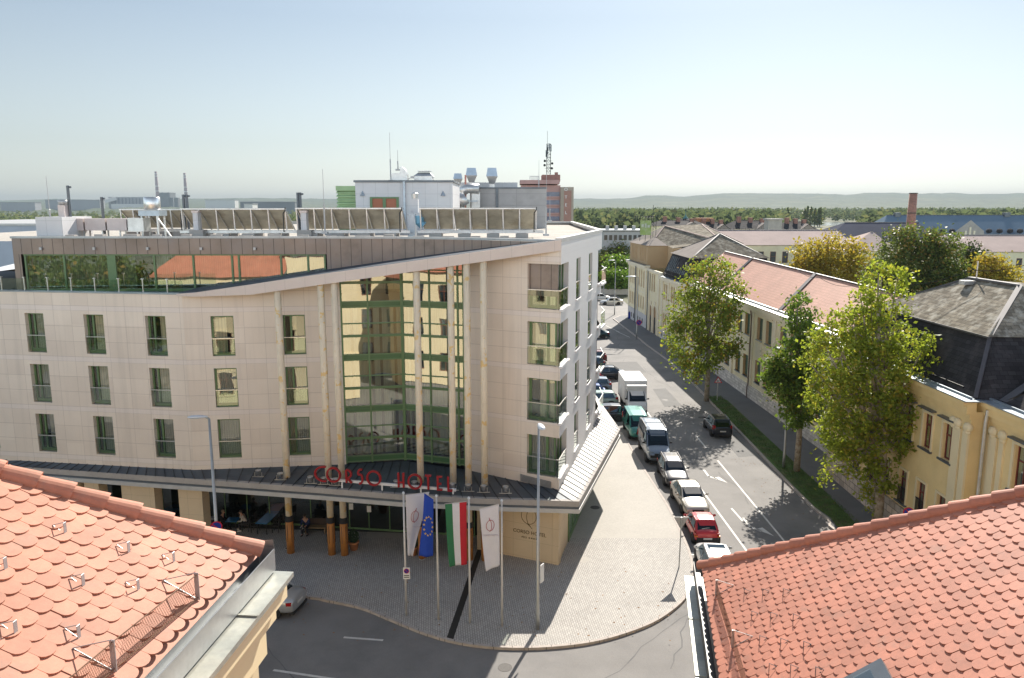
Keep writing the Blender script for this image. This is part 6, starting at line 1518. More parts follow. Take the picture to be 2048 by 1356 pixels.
    mb = MB(); mb.box(-.26, yb - .012, spec.get('pz', .62), .26, yb + .1, spec.get('pz', .62) + .11); mb.build('number_plate', m_plate, t, False, True)
    mb = MB(); mb.box(-.26, yf - .1, hz - .25, .26, yf + .012, hz - .14); mb.build('number_plate', m_plate, t, False, True)
    for fn in spec.get('extra', ()): fn(t)
    return t
SED = dict(L=4.75, W=1.81, H=1.45, belt=.97, gh=(-1.85, -1.0, .25, 1.12), axles=(-1.35, 1.42), prof=[(-2.37, .82, .78, .34), (-2.30, .97, .90, .26), (-1.9, 1.01, .98, .2), (-.9, .97, 1, .19), (.9, .95, 1, .19), (1.3, .92, .99, .2), (2.0, .80, .95, .22), (2.28, .70, .88, .26), (2.37, .58, .74, .32)], side=[(-1.55, -.45, -.98, -.45), (-.38, .95, -.38, .24)], tz=.72, hz=.58, tl=.16)
WAG = dict(SED, gh=(-2.2, -1.85, .2, 1.1), H=1.46, side=[(-2.05, -1.3, -1.8, -1.3), (-1.22, -.35, -1.22, -.35), (-.28, .95, -.28, .2)], prof=[(-2.28, .9, .82, .3), (-2.22, 1.0, .93, .24), (-1.5, .98, 1, .19), (.9, .95, 1, .19), (1.3, .92, .99, .2), (2.0, .80, .95, .22), (2.2, .70, .88, .26), (2.3, .58, .74, .32)], L=4.6)
KA = dict(L=3.6, W=1.64, H=1.38, belt=.93, gh=(-1.52, -1.0, .22, .95), axles=(-1.2, 1.22), r=.28, prof=[(-1.8, .62, .70, .3), (-1.72, .86, .86, .24), (-1.4, .93, .96, .2), (-.6, .93, 1, .19), (.7, .93, 1, .19), (1.1, .86, .97, .2), (1.55, .70, .88, .24), (1.78, .52, .7, .3)], side=[(-1.35, -.35, -1.0, -.35), (-.28, .8, -.28, .2)], tz=.66, hz=.52, tw=.86, tl=.13, tlw=.12, rgb=.1, rbz=.56, pz=.44, hand=(-.1,))
HAT = dict(L=4.2, W=1.76, H=1.48, belt=.95, gh=(-2.0, -1.55, .2, 1.1), axles=(-1.3, 1.3), prof=[(-2.1, .82, .8, .3), (-2.05, .95, .92, .24), (-1.5, .96, 1, .19), (.9, .94, 1, .19), (1.2, .92, .99, .2), (1.75, .8, .94, .22), (2.0, .68, .86, .26), (2.1, .55, .72, .32)], side=[(-1.75, -.45, -1.5, -.45), (-.38, .95, -.38, .2)], tz=.82, hz=.58, tl=.22, rgb=.1)
MPV = dict(L=4.26, W=1.81, H=1.62, belt=1.0, gh=(-2.05, -1.62, .25, 1.32), axles=(-1.32, 1.36), prof=[(-2.13, .88, .84, .3), (-2.08, 1.0, .94, .24), (-1.4, 1.0, 1, .19), (.9, .98, 1, .19), (1.25, .95, .99, .2), (1.8, .82, .94, .22), (2.05, .68, .86, .26), (2.13, .55, .72, .32)], side=[(-1.9, -1.2, -1.58, -1.2), (-1.12, -.2, -1.12, -.2), (-.12, 1.05, -.12, .24)], tz=.80, hz=.6, tl=.34, tlw=.16, rgb=.1, pz=.6)
def roofrack(t):
    mb = MB()
    for s in (-1, 1): mb.bar((s * .62, -1.7, 1.52), (s * .6, .1, 1.53), .04, .05)
    mb.build('roof_rail', m_trim, t, False, True)
def sunroof(t):
    mb = MB(); mb.poly([(-.47, -.75, 1.528), (.47, -.75, 1.528), (.46, .05, 1.522), (-.46, .05, 1.522)]); mb.build('sunroof', m_carglass, t, False, True)
    mb = MB(); mb.poly([(-.47, -.75, 1.522), (.47, -.75, 1.522), (.46, .05, 1.518), (-.46, .05, 1.518)]); mb.build('sunroof_blind', m_int, t, False, True)
    mb = MB(); mb.bar((0, -1.35, 1.5), (0, -1.5, 1.68), .02); mb.build('antenna', m_trim, t, False, True)
def orange_ind(t):
    for s in (-1, 1):
        mb = MB(); mb.box(s * .66 - .1, -1.755, .58, s * .66 + .1, -1.6, .65); mb.build('indicator', M('indicator_amber', (.6, .2, .02), .3) if s < 0 else bpy.data.materials['indicator_amber'], t, False, True)
    mb = MB(); mb.bar((-.3, -1.50, 1.0), (.18, -1.44, 1.04), .02); mb.build('wiper', m_trim, t, False, True)
RZ_ = -.12
p_dark = paint('paint_anthracite', (.055, .052, .056)); p_silver = paint('paint_champagne_silver', (.47, .44, .385), .45); p_red = paint('paint_red', (.46, .02, .025), .1); p_white = paint('paint_pearl_white', (.62, .63, .62), .15); p_navy = paint('paint_dark_navy', (.012, .017, .028)); p_blue = paint('paint_blue', (.02, .06, .22)); p_greyblue = paint('paint_grey_blue', (.09, .13, .18)); p_mint = paint('paint_pale_green', (.30, .40, .36)); p_silver2 = paint('paint_silver', (.45, .47, .49), .5); p_green = paint('paint_teal', (.03, .20, .16), .25); p_slate = paint('paint_slate_blue', (.21, .245, .29), .5)
car('dark grey estate car parked at the kerb between the grey van and silver saloon', 'car', dict(WAG, extra=(roofrack,)), p_dark, (12.02, 55.1, RZ_), PI - .03)
car('champagne silver saloon parked at the kerb facing the viewer ahead of the red hatchback', 'car', SED, p_silver, (12.08, 49.85, RZ_), PI + .02)
car('small red hatchback with dark grey bumper, rear towards the viewer', 'car', dict(KA, bump=m_trim, extra=(orange_ind,)), p_red, (11.75, 45.15, RZ_), -.02)
car('white car with dark glass sunroof half hidden by the right tiled roof', 'car', dict(HAT, H=1.5, extra=(sunroof,)), p_white, (11.35, 40.35, RZ_), -.08)
car('black people carrier driving away along the right lane under the tree shade', 'car', dict(MPV), p_navy, (18.55, 67.2, RZ_), -.03, name='driving_car')
gd = 'cars parked nose-in beside the hotel'
car('black hatchback parked nose-in just behind the tip of the pale canopy roof', 'car', HAT, p_navy, (8.75, 71.3, RZ_), PI / 2, gd)
car('pale green hatchback parked nose-in beside the white box truck', 'car', HAT, p_mint, (8.75, 76.6, RZ_), PI / 2, gd)
car('bright blue car roof parked nose-in between pale green and grey-blue cars', 'car', KA, p_blue, (8.3, 80.2, RZ_), PI / 2, gd)
car('grey-blue hatchback with red tail lights parked nose-in beyond the blue car', 'car', HAT, p_greyblue, (8.9, 83.0, RZ_), PI / 2, gd)
car('red hatchback parked nose-in between grey-blue hatchback and dark saloon', 'car', KA, p_red, (8.9, 86.0, RZ_), PI / 2, gd)
car('dark blue-black saloon parked nose-in behind the white box truck', 'car', SED, p_navy, (11.0, 89.2, RZ_), PI / 2, gd)
car('dark car tail just showing past the hotel balconies', 'car', HAT, p_greyblue, (9.6, 95, RZ_), PI / 2, gd)
car('maroon car tail farther along the hotel side', 'car', HAT, paint('paint_maroon', (.12, .015, .02)), (10.3, 99, RZ_), PI / 2, gd)
car('dark green-blue saloon emerging past the hotel at the far junction', 'car', SED, paint('paint_deep_teal', (.015, .05, .06)), (12.7, 117.6, RZ_), PI / 2)
car('silver saloon crossing the far junction beyond the lamp post', 'car', SED, p_silver2, (20.6, 158.5, RZ_), PI / 2, name='driving_car')
car('white car on the far junction just behind the silver saloon', 'car', HAT, p_white, (19.3, 166, RZ_), -PI / 2, name='driving_car')
car('silver saloon parked on the plaza kerb behind the grey cornice', 'car', dict(SED, rgb=.2), p_silver2, (-12.95, 36.3, RZ_), PI / 2 - .2)
# vans
VAN = dict(L=5.4, W=2.0, H=2.45, belt=1.35, gh=(-2.68, -2.62, .95, 1.75), wb=.98, wr=.86, tb=.99, axles=(-1.6, 1.75), r=.34, prof=[(-2.7, 1.38, .96, .4), (-2.66, 1.42, .99, .32), (-1, 1.42, 1, .3), (1.4, 1.40, 1, .3), (1.75, 1.32, .99, .3), (2.35, 1.10, .93, .3), (2.62, .95, .86, .34), (2.7, .7, .74, .4)], side=[(.55, 1.55, .6, .93)], hz=.88, tz=1.0, tl=.5, tlw=.1, tw=.97, mirm=m_trim, fw=.84, wsb=.02, rearglass=True, hand=(-.9, .5), crown=.03)
def van_top(t):
    mb = MB()
    for s in (-1, 1): mb.bar((s * .78, -2.3, 2.52), (s * .78, .7, 2.52), .05, .06)
    for y in (-2.2, -.8, .6): mb.bar((-.78, y, 2.53), (.78, y, 2.53), .04)
    mb.build('roof_rack', m_trim, t, False, True)
    mb = MB(); mb.box(-.75, 2.55, .62, .75, 2.716, .82); mb.build('grille', m_trim, t, False, True)
    mb = MB(); mb.poly([(-.86, .99, 2.30), (.86, .99, 2.30), (.9, 1.22, 2.08), (-.9, 1.22, 2.08)][::-1]); mb.build('front_cap', paint('paint_deep_blue', (.05, .085, .15), .5), t, False, True)
    for s in (-1, 1):
        mb = MB(); mb.box(s * 1.0 - .012, -2.2, 1.45, s * 1.0 + .012, .3, 1.9); mb.build('side_panel', M('van_side_panel', (.22, .2, .19), .35, .3) if s < 0 else bpy.data.materials['van_side_panel'], t, False, True)
car('tall slate blue high-roof van with roof rack parked facing the viewer', 'van', dict(VAN, extra=(van_top,)), p_slate, (11.65, 60.7, RZ_), PI - .01, name='parked_van')
car('teal green van parked between the box truck and the tall blue van', 'van', dict(VAN, L=4.9, H=1.95, belt=1.15, W=1.88, gh=(-2.42, -2.3, 1.0, 1.8), axles=(-1.4, 1.55), r=.32, prof=[(-2.43, 1.15, .96, .36), (-2.38, 1.2, .99, .28), (-1, 1.2, 1, .25), (1.3, 1.18, 1, .25), (1.7, 1.12, .99, .26), (2.2, .95, .93, .28), (2.4, .8, .84, .32), (2.45, .6, .7, .38)], side=[(-2.2, -.75, -2.2, -.75), (.35, 1.5, .4, .98)], hz=.74, tz=.9), p_green, (11.15, 66.8, RZ_), PI, name='parked_van')
# box truck
tk = car('white box truck parked facing the viewer beside the hotel canopy', 'truck', dict(VAN, L=6.3, H=2.25, W=2.0, belt=1.4, gh=(1.45, 1.5, 2.0, 2.75), axles=(-1.9, 2.15), prof=[(1.3, 1.4, .97, .45), (1.4, 1.46, 1, .42), (2.3, 1.44, 1, .42), (2.7, 1.34, .99, .42), (2.95, 1.12, .94, .42), (3.1, 1.0, .88, .44), (3.15, .7, .78, .46)], side=[(1.7, 2.55, 1.72, 1.98)], rearglass=False, hz=.85, tz=.8, tl=.15, hand=()), paint('paint_truck_white', (.72, .73, .73), 0), (12.25, 75.7, RZ_), PI, name='box_truck')
mb = MB(); mb.box(-1.12, -3.15, .85, 1.12, 1.32, 3.1); o = mb.build('cargo_box', M('box_body_white', (.74, .74, .73), .45, var=.04, vs=1.2, joint=(1.12, 0, .012, (.6, .6, .59), 0, 0)), tk, False, True); bv = o.modifiers.new('bev', 'BEVEL'); bv.width = .04; bv.segments = 2
mb = MB(); mb.frame((-1.0, 1.34, 2.36), (2.0, 0, 0), (0, .5, 0), (0, 0, .02)); mb.frame((-.95, 1.34, 2.3), (1.9, 0, 0), (0, .7, -.05), (0, .1, .5)); mb.build('wind_deflector', bpy.data.materials['paint_truck_white'], tk, False, True)
mb = MB(); mb.box(-.5, -3.1, .5, .5, 3.0, .84); mb.box(-1.1, -3.1, .7, 1.1, 1.3, .85); mb.build('chassis', m_trim, tk, False, True)
# ================================================================ street furniture
m_pole = M('galvanised_pole', (.40, .41, .41), .4, .6, var=.1, vs=2)
m_polew = M('pale_pole', (.60, .58, .55), .4, .3, var=.06, vs=2)
m_lampw = M('lamp_shell', (.62, .66, .70), .35, .2)
def lamppost(label, b, h, arm, r=.085, grp='street lamps'):
    b = V3(b); t = thing('street_lamp', label, 'street lamp', b, grp)
    mb = MB(); mb.tube([b - V3((0, 0, .1)), b + V3((0, 0, 1.2)), b + V3((0, 0, 1.25)), b + V3((0, 0, h - .15))], [r * 1.25, r * 1.2, r, r * .6], 10); mb.build('pole', m_pole, t, True)
    a = V3((arm[0], arm[1], 0)); n = a.normalized(); mb = MB(); top = b + V3((0, 0, h - .15))
    mb.tube([top, top + V3((0, 0, .1)) + a * .25, top + V3((0, 0, .13)) + a * .6], r * .5, 6); mb.build('arm', m_pole, t, True)
    mb = MB(); c = top + V3((0, 0, .12)) + a * .75; L_ = a.length * .5 + .12; s = V3((-n.y, n.x, 0))
    rings = []
    for q, w_, hh in ((-1, .05, .03), (-.6, .11, .07), (0, .17, .10), (.6, .16, .09), (1, .05, .03)): rings.append([c + n * L_ * q + s * w_ * math.cos(k * PI / 5) + V3((0, 0, 1)) * hh * math.sin(k * PI / 5) for k in range(10)])
    mb.ring(rings); mb.build('lamp_head', m_lampw, t, True); return t
lp = lamppost('tall grey street lamp at the plaza kerb in front of the logo wall', G(1075, 1258), 10.25, (.1, -.75))
lamppost('pale street lamp with blue round sign rising behind the left tiled roof', (-15.75, 38.75, 0), 9.25, (-.75, -.1), .1)
lamppost('street lamp on the verge beside the slender dark tree', (21.07, 57.2, 0), 9.4, (-.9, .1))
lamppost('street lamp with pink round sign near the arched doorways', (19.14, 116.7, 0), 9.5, (-1.4, 0))
lamppost('distant street lamp at the far junction', (19.26, 143.4, 0), 10.1, (-1.0, 0))
lamppost('thin grey post with bracket beyond the far junction', (fx(1211, 172), 172, 0), 6.5, (.4, 0), .06)
def face_text(*a, **k): return text(*a, **k)
def disc(mb, c, d, r, th=.012, n=24, mi=0):
    d = V3(d).normalized(); x = V3((0, 0, 1)).cross(d).normalized(); y = d.cross(x); c = V3(c)
    mb.ring([[c + d * o + (x * math.cos(2 * PI * k / n) + y * math.sin(2 * PI * k / n)) * r for k in range(n)] for o in (0, th)], mi)
def round_sign(parent_or_label, c, d, r, bars, grp=None, pole=None):
    c = V3(c); d = V3((d[0], d[1], 0)).normalized()
    t = thing('no_parking_sign', parent_or_label, 'traffic sign', c, grp)
    mb = MB(); disc(mb, c, d, r); mb.build('rim', m_signred, t)
    mb = MB(); disc(mb, c + d * .006, d, r * .82); mb.build('blue_field', m_blue, t)
    s = V3((-d.y, d.x, 0)); mb = MB()
    for k in bars: mb.bar(c + d * .022 - (s * k + V3((0, 0, -1))) * r * .6, c + d * .022 + (s * k + V3((0, 0, -1))) * r * .6, r * .17, .008, up=tuple(d))
    mb.build('red_bar', m_signred, t)
    if pole: mb = MB(); mb.tube([V3((c.x, c.y, 0)) - d * .05, V3((c.x, c.y, c.z + r)) - d * .05], .035, 8); mb.build('pole', m_pole, t)
    return t
s_ = round_sign('blue and red round no parking sign on the lamp behind the left roof', AT(432, 1054, 38.6), (.5, -.9), .32, (1,))
p = AT(435, 1075, 38.6); mb = MB(); mb.box(p.x - .2, 38.55, p.z - .18, p.x + .2, 38.58, p.z + .16); mb.build('panel', m_paintw, s_)
round_sign('blue no stopping sign with red cross just above the right tiled roof', AT(1818, 1025, 41.0), (-.45, -.9), .3, (1, -1), None, True)
s_ = round_sign('small no parking sign plate clamped to the leftmost flagpole', AT(813, 1142, 35.1), (0, -1), .13, (1,))
p = AT(813, 1147, 35.1); mb = MB(); mb.box(p.x - .17, 35.11, p.z - .3, p.x + .17, 35.13, p.z + .3); mb.box(p.x - .13, 35.10, p.z - .13, p.x + .13, 35.105, p.z - .09, 1); mb.box(p.x - .13, 35.1, p.z - .22, p.x + .13, 35.105, p.z - .18, 1); mb.build('panel', [m_paintw, m_black], s_)
s_ = round_sign('pinkish round no stopping sign on the lamp near the arched doorways', AT(1278, 645, 116.4), (-.1, -1), .42, (1,))
t = thing('direction_sign', 'small blue sign at the foot of the far corner block', 'traffic sign', (fx(1262, 138), 137.5, 0)); p = AT(1262, 632, 137.5); mb = MB(); mb.box(p.x - .5, 137.5, p.z - .6, p.x + .5, 137.54, p.z + .7); mb.build('panel', m_blue, t); mb = MB(); mb.bar((p.x, 137.6, 0), (p.x, 137.6, p.z + .6), .07); mb.bar((p.x, 137.48, p.z - .3), (p.x, 137.48, p.z + .4), .12, .03); mb.build('pole', m_paintw, t)
# give way sign seen from behind
t = thing('give_way_sign', 'grey back of a triangular give-way sign on a pole at the sunlit pavement corner', 'traffic sign', (9.39, 40.48, 0))
mb = MB(); mb.tube([(9.39, 40.48, 0), (9.42, 40.48, 2.95)], .035, 8); mb.build('pole', m_pole, t)
mb = MB(); a, b, c = V3((9.0, 40.53, 2.95)), V3((9.84, 40.53, 2.95)), V3((9.42, 40.53, 2.2)); o = V3((0, .015, 0)); mb.ring([[a, c, b], [a + o, c + o, b + o]]); mb.build('panel', m_grey, t)
t = thing('warning_sign', 'red-rimmed white triangle warning sign on the verge by the first tree', 'traffic sign', (21.39, 78.0, 0))
mb = MB(); mb.tube([(21.39, 78.05, 0), (21.39, 78.05, 2.4)], .035, 8); mb.build('pole', m_polew, t)
def tri(mb, x, y, z, s, o): mb.ring([[V3((x - s, y, z)), V3((x + s, y, z)), V3((x, y, z + s * 1.73))], [V3((x - s, y - o, z)), V3((x + s, y - o, z)), V3((x, y - o, z + s * 1.73))]][::-1])
mb = MB(); tri(mb, 21.39, 78.0, 1.9, .42, .015); mb.build('rim', m_signred, t); mb = MB(); tri(mb, 21.39, 77.98, 1.97, .29, .01); mb.build('white_field', m_paintw, t)
mb = MB(); mb.box(21.28, 77.955, 2.02, 21.34, 77.965, 2.2); mb.box(21.42, 77.955, 2.02, 21.48, 77.965, 2.2); mb.build('pictogram', m_black, t)
mb = MB(); p = AT(1081, 1147, 34.0); mb.frame((p.x - .02, 33.85, p.z - .42), (.16, .26, 0), (.03, -.02, 0), (0, 0, .9)); tag(mb.build('sign_panel', m_paintw), 'narrow white sign panel on the tall lamp, seen nearly edge-on', 'sign')
# far small posts
t = thing('advertising_column', 'short grey cylinder column standing behind the bus stop pole', 'column', (21.1, 87.2, 0)); p = G(1387, 763)
mb = MB(); mb.lathe([(.3, 0), (.3, 1.95)], (p.x, p.y, 0), 16); mb.build('shaft', m_grey, t, True); mb = MB(); mb.lathe([(.32, 1.95), (.3, 2.1), (.1, 2.25)], (p.x, p.y, 0), 16); mb.build('cap', m_polew, t, True)
p = G(1376, 760); t = thing('bus_stop_pole', 'bus stop pole with a small blue flag panel by the kerb', 'bus stop', p); mb = MB(); mb.tube([p, p + V3((0, 0, 2.9))], .05, 8); mb.build('pole', m_pole, t); mb = MB(); mb.box(p.x, p.y - .02, 2.35, p.x + .5, p.y + .02, 2.85); mb.build('panel', m_blue, t)
p = G(1392, 748); q = G(1414, 750); t = thing('bus_shelter', 'blue framed bus shelter with a yellow panel against the stone base', 'bus shelter', (p + q) / 2)
mb = MB(); x0, x1, y0 = p.x + .2, q.x + .1, p.y
for x in (x0, x1): mb.bar((x, y0, 0), (x, y0, 2.3), .09); mb.bar((x, y0 + 1.3, 0), (x, y0 + 1.3, 2.3), .09); mb.bar((x, y0, .5), (x, y0 + 1.3, .5), .05)
mb.box(x0 - .1, y0 - .3, 2.3, x1 + .1, y0 + 1.6, 2.38); mb.build('frame', M('shelter_blue', (.02, .12, .4), .4), t)
mb = MB(); mb.box(x0 + .06, y0 - .03, .35, x1 - .06, y0 + .03, 1.15); mb.build('yellow_panel', M('yellow_panel', (.62, .42, .02), .5, var=.1, vs=2), t)
# ---- flagpoles and flags
m_flagw = M('white_flag_cloth', (.66, .66, .72), .85, var=.03, vs=2); m_fb = M('blue_flag_cloth', (.012, .06, .42), .8, var=.08, vs=2); m_fg = M('green_flag_cloth', (.03, .17, .075), .8, var=.06); m_fr = M('red_flag_cloth', (.48, .015, .03), .8, var=.06); m_star = M('gold_star', (.70, .48, .06), .7); m_emb = M('emblem_red_line', (.40, .06, .08), .7); m_embf = M('emblem_faint', (.50, .44, .50), .8)
def flagpole(x, y0, top, label):
    b = G(x, y0); t = thing('flagpole', label, 'flagpole', b, 'flagpoles on the plaza'); h = 6.35
    mb = MB(); mb.tube([b, b + V3((0, 0, 2.2)), b + V3((0, 0, h))], [.06, .055, .042], 10); mb.build('pole', m_polew, t, True); mb = MB(); mb.lathe([(.16, 0), (.16, .02), (.07, .03)], b, 12); mb.build('base_plate', m_grey, t)
    mb = MB(); mb.lathe([(.05, h), (.07, h + .04), (.05, h + .1), (.01, h + .13)], b, 10); mb.build('finial', m_lampw, t, True); return b
def flag(label, cs, Y, cols, wave, seed):
    """cs: survey readings of the four corners: at pole top, outer top, outer bottom, pole bottom"""
    K = [AT(x, y, Y_) for (x, y), Y_ in zip(cs, Y)]; rr = random.Random(seed); ph = rr.uniform(0, 6)
    def P(u, v, o=0):
        a = K[0].lerp(K[1], u); b = K[3].lerp(K[2], u); p = a.lerp(b, v)
        return p + V3((math.sin(v * 5 + ph) * .02 * u, -o + wave * math.sin(u * 7 + v * 2.2 + ph) * (.35 + .65 * v) + .03 * math.sin(v * 9 + u * 3), 0))
    t = thing('flag', label, 'flag', K[0], 'flags on the plaza flagpoles'); n, m_ = 15, 22; mb = MB()
    for i in range(n):
        for j in range(m_): mb.poly([P(i / n, j / m_), P(i / n, (j + 1) / m_), P((i + 1) / n, (j + 1) / m_), P((i + 1) / n, j / m_)], min(len(cols) - 1, int(i * len(cols) / n)))
    o = mb.build('cloth', cols, t, True); s_ = o.modifiers.new('thickness', 'SOLIDIFY'); s_.thickness = .006; s_.offset = 0
    mb = MB(); mb.tube([K[0], K[1]], .014, 6); mb.build('top_rod', m_polew, t); return t, P
bs = [flagpole(813, 1232, 985, 'leftmost flagpole, carrying a white flag with red emblem'), flagpole(877, 1240, 990, 'flagpole carrying the blue flag with gold stars'), flagpole(940, 1246, 998, 'flagpole carrying the red, white and green flag'), flagpole(1004, 1253, 1005, 'rightmost flagpole, carrying a plain white flag with thin red emblem')]
def emblem(t, P, u, v, r, asp):
    mb = MB(); f = lambda a, rx, ry, du=0, dv=0: P(u + du + rx * math.cos(a), v + dv + ry * math.sin(a), .02)
    mb.tube([f(2 * PI * k / 24, r, r * asp) for k in range(25)], .012, 4); mb.tube([f(PI * (.5 + k / 14), r * .6, r * asp * 1.1, r * .25) for k in range(15)], .012, 4); mb.tube([f(-PI * .5 + .0, 0, 0, 0, -r * asp), P(u + r * .2, v - r * asp * 1.5, .02)], .012, 4); mb.build('emblem', m_emb, t)
    p = P(u, v + r * asp * 1.9, .03); text('emblem_lettering', 'CORSO HOTEL', .11, m_embf, t, p, (PI / 2, 0, .0))
t, P = flag('white flag with red emblem, partly behind the blue flag', [(811, 990), (858, 984), (826, 1112), (815, 1110)], (35.2, 35.6, 35.4, 35.2), (m_flagw,), .05, 1); emblem(t, P, .5, .36, .21, .42)
t, P = flag('blue flag with a circle of gold stars', [(867, 998), (849, 986), (838, 1112), (866, 1113)], (34.8, 34.4, 34.4, 34.8), (m_fb,), .06, 2)
for k in range(12):
    a = 2 * PI * k / 12; uv_ = (.46 + .38 * math.sin(a), .49 - .155 * math.cos(a)); c = P(*uv_, .02); mb = MB()
    mb.poly([c + V3((math.sin(q * PI / 5) * (.07 if q % 2 == 0 else .028), 0, math.cos(q * PI / 5) * (.07 if q % 2 == 0 else .028))) for q in range(10)][::-1]); mb.build('star', m_star, t)
flag('red, white and green vertical striped flag', [(933, 1003), (889, 1008), (899, 1133), (934, 1128)], (34.6, 34.5, 34.4, 34.6), (m_fr, m_flagw, m_fg), .05, 3)
t, P = flag('white flag with thin red emblem beside the logo wall', [(998, 1008), (958, 1018), (972, 1142), (1000, 1130)], (34.25, 34.1, 34.0, 34.25), (m_flagw,), .045, 4); emblem(t, P, .5, .30, .22, .38)
# ---- planters, uplights, manholes
def planter(p, label):
    t = thing('flower_pot', label, 'flower pot', p, 'terracotta pots by the entrance'); mb = MB(); mb.lathe([(.20, 0), (.29, .42), (.33, .43), (.33, .52), (.28, .52), (.27, .46)], p, 16); mb.build('pot', m_terrac, t, True)
    mb = MB()
    for k in range(500):
        a, z = random.uniform(0, 2 * PI), random.uniform(0, 1); r = .36 * math.sin(PI * min(1, z * .85 + .15)) * random.uniform(.5, 1); c = V3(p) + V3((r * math.cos(a), r * math.sin(a), .5 + z * .8)); d = V3((random.gauss(0, 1), random.gauss(0, 1), random.gauss(0, 1))).normalized() * .05; e_ = d.orthogonal() * .7; mb.poly([c - d, c - e_, c + d, c + e_])
    mb.build('shrub', M('dark_box_leaves', (.02, .045, .014), .6, var=.3, vs=9) if 'dark_box_leaves' not in bpy.data.materials else bpy.data.materials['dark_box_leaves'], t)
planter(G(708, 1099), 'terracotta pot with dark shrub beside the third wooden column'); planter(G(827, 1109), 'terracotta pot with dark shrub behind the white and blue flags')
for x, y, lb in ((574, 1097, 'uplight disc in the paving by the first wooden column'), (660, 1104, 'uplight disc in the paving by the second wooden column'), (685, 1106, 'uplight disc in the paving by the third wooden column'), (844, 1118, 'uplight disc in the paving below the blue flag')):
    p = G(x, y); mb = MB(); mb.lathe([(.17, .002), (.17, .012), (.12, .014)], p, 16); u = mb.build('ground_uplight', m_polew); tag(u, lb, 'uplight', 'ground uplights in the plaza'); mb = MB(); mb.lathe([(.10, .014), (.10, .018)], p, 12); mb.build('lens', m_black, u)
for x, y, z, lb in ((1010, 1335, -.12, 'round manhole cover in the front road'), (1403, 835, -.12, 'round manhole cover in the street near the dark people carrier'), (1330, 800, -.12, 'round manhole cover in the street by the tree shadow'), (1190, 1015, 0, 'small round cover in the pale sidewalk')):
    p = G(x, y, z); mb = MB(); mb.lathe([(.32, .002), (.32, .008)], p, 18); tag(mb.build('manhole_cover', M('cast_iron', (.09, .085, .08), .7, .3, var=.3, vs=20) if 'cast_iron' not in bpy.data.materials else bpy.data.materials['cast_iron']), lb, 'manhole', 'manhole covers')
mb = MB()
for i in range(240):
    x, y = (random.uniform(-11, 9), random.uniform(33, 41)) if i < 110 else (random.uniform(17, 22), random.uniform(44, 80))
    z = .006 if i < 110 else (-.112 if x < 20.1 else .1); a = random.uniform(0, 6.28); s = random.uniform(.03, .075); mb.poly([(x + s * math.cos(a), y + s * math.sin(a), z), (x + s * .6 * math.cos(a + 1.6), y + s * .6 * math.sin(a + 1.6), z + .01), (x - s * math.cos(a), y - s * math.sin(a), z), (x + s * .6 * math.cos(a - 1.6), y + s * .6 * math.sin(a - 1.6), z + .015)])
tag(mb.build('leaves', M('fallen_leaf', (.26, .13, .04), .8, var=.3, vs=3)), 'scattered fallen brown leaves along the pavement and gutter', 'leaves', kind='stuff')
# ---- terrace tables, chairs, bench
m_wick = M('dark_wicker', (.02, .018, .016), .7, var=.3, vs=20); m_tabtop = M('table_top_sky_tint', (.03, .16, .33), .12, var=.05); m_bench = M('bench_wood', (.25, .17, .09), .7, var=.15, vs=3)  # blue of the reflected sky is put into the table top colour
def table(label, c, L_, W_, rz):
    t = thing('terrace_table', label, 'table', c, 'terrace tables', rz); mb = MB(); mb.box(-L_ / 2, -W_ / 2, .71, L_ / 2, W_ / 2, .75); mb.build('table_top', m_tabtop, t, False, True)
    for sx in (-1, 1):
        for sy in (-1, 1): mb = MB(); mb.bar((sx * (L_ / 2 - .08), sy * (W_ / 2 - .08), 0), (sx * (L_ / 2 - .08), sy * (W_ / 2 - .08), .71), .05); mb.build('leg', m_black, t, False, True)
def chair(label, c, rz):
    t = thing('terrace_chair', label, 'chair', c, 'dark terrace chairs', rz); mb = MB(); mb.box(-.23, -.23, .42, .23, .23, .47); mb.build('seat', m_wick, t, False, True); mb = MB(); mb.frame((-.23, -.24, .47), (.46, 0, 0), (0, -.05, .43), (0, .04, 0)); mb.build('backrest', m_wick, t, False, True)
    for sx in (-1, 1):
        for sy in (-1, 1): mb = MB(); mb.bar((sx * .2, sy * .2, 0), (sx * .2, sy * .2, .42), .035); mb.build('leg', m_wick, t, False, True)
        mb = MB(); mb.bar((sx * .24, -.2, .66), (sx * .24, .2, .66), .05, .03); mb.bar((sx * .24, .2, .45), (sx * .24, .2, .66), .035); mb.build('armrest', m_wick, t, False, True)
ta = G(536, 1034, .75); ta.z = 0; tb = G(343, 1018, .75); tb.z = 0
table('long table with sky-reflection blue painted on its top, between the seated woman and the first wooden column', ta, .75, 2.0, -.12); table('table with sky-reflection blue painted on its top, seen in the left wall opening', tb, 1.0, 1.6, -.3)
for c, dx, dy, rz, lb in ((ta, -.65, .4, -PI / 2, 'dark chair at the left side of the long table, far end'), (ta, -.65, -.5, -PI / 2, 'dark chair at the left side of the long table, near end'), (ta, .65, .4, PI / 2, 'dark chair at the right side of the long table, far end'), (ta, .65, -.5, PI / 2, 'dark chair at the right side of the long table, near end')): chair(lb, c + V3((dx, dy, 0)), rz)
q = G(463, 1066); table('small dark table between the man and the woman in white', q + V3((0, .35, 0)), .7, .7, 0); q1 = q + V3((-.75, .4, 0)); q2 = q + V3((.8, .4, 0)); chair('dark chair under the man in black', q1, -PI / 2); chair('dark chair under the woman in white', q2, PI / 2)
bn = G(632, 1066); t = thing('wooden_bench', 'low wooden bench beside the seated man with the dog', 'bench', bn); mb = MB(); mb.box(bn.x - .75, bn.y - .2, .38, bn.x + .65, bn.y + .25, .44); mb.build('seat', m_bench, t)
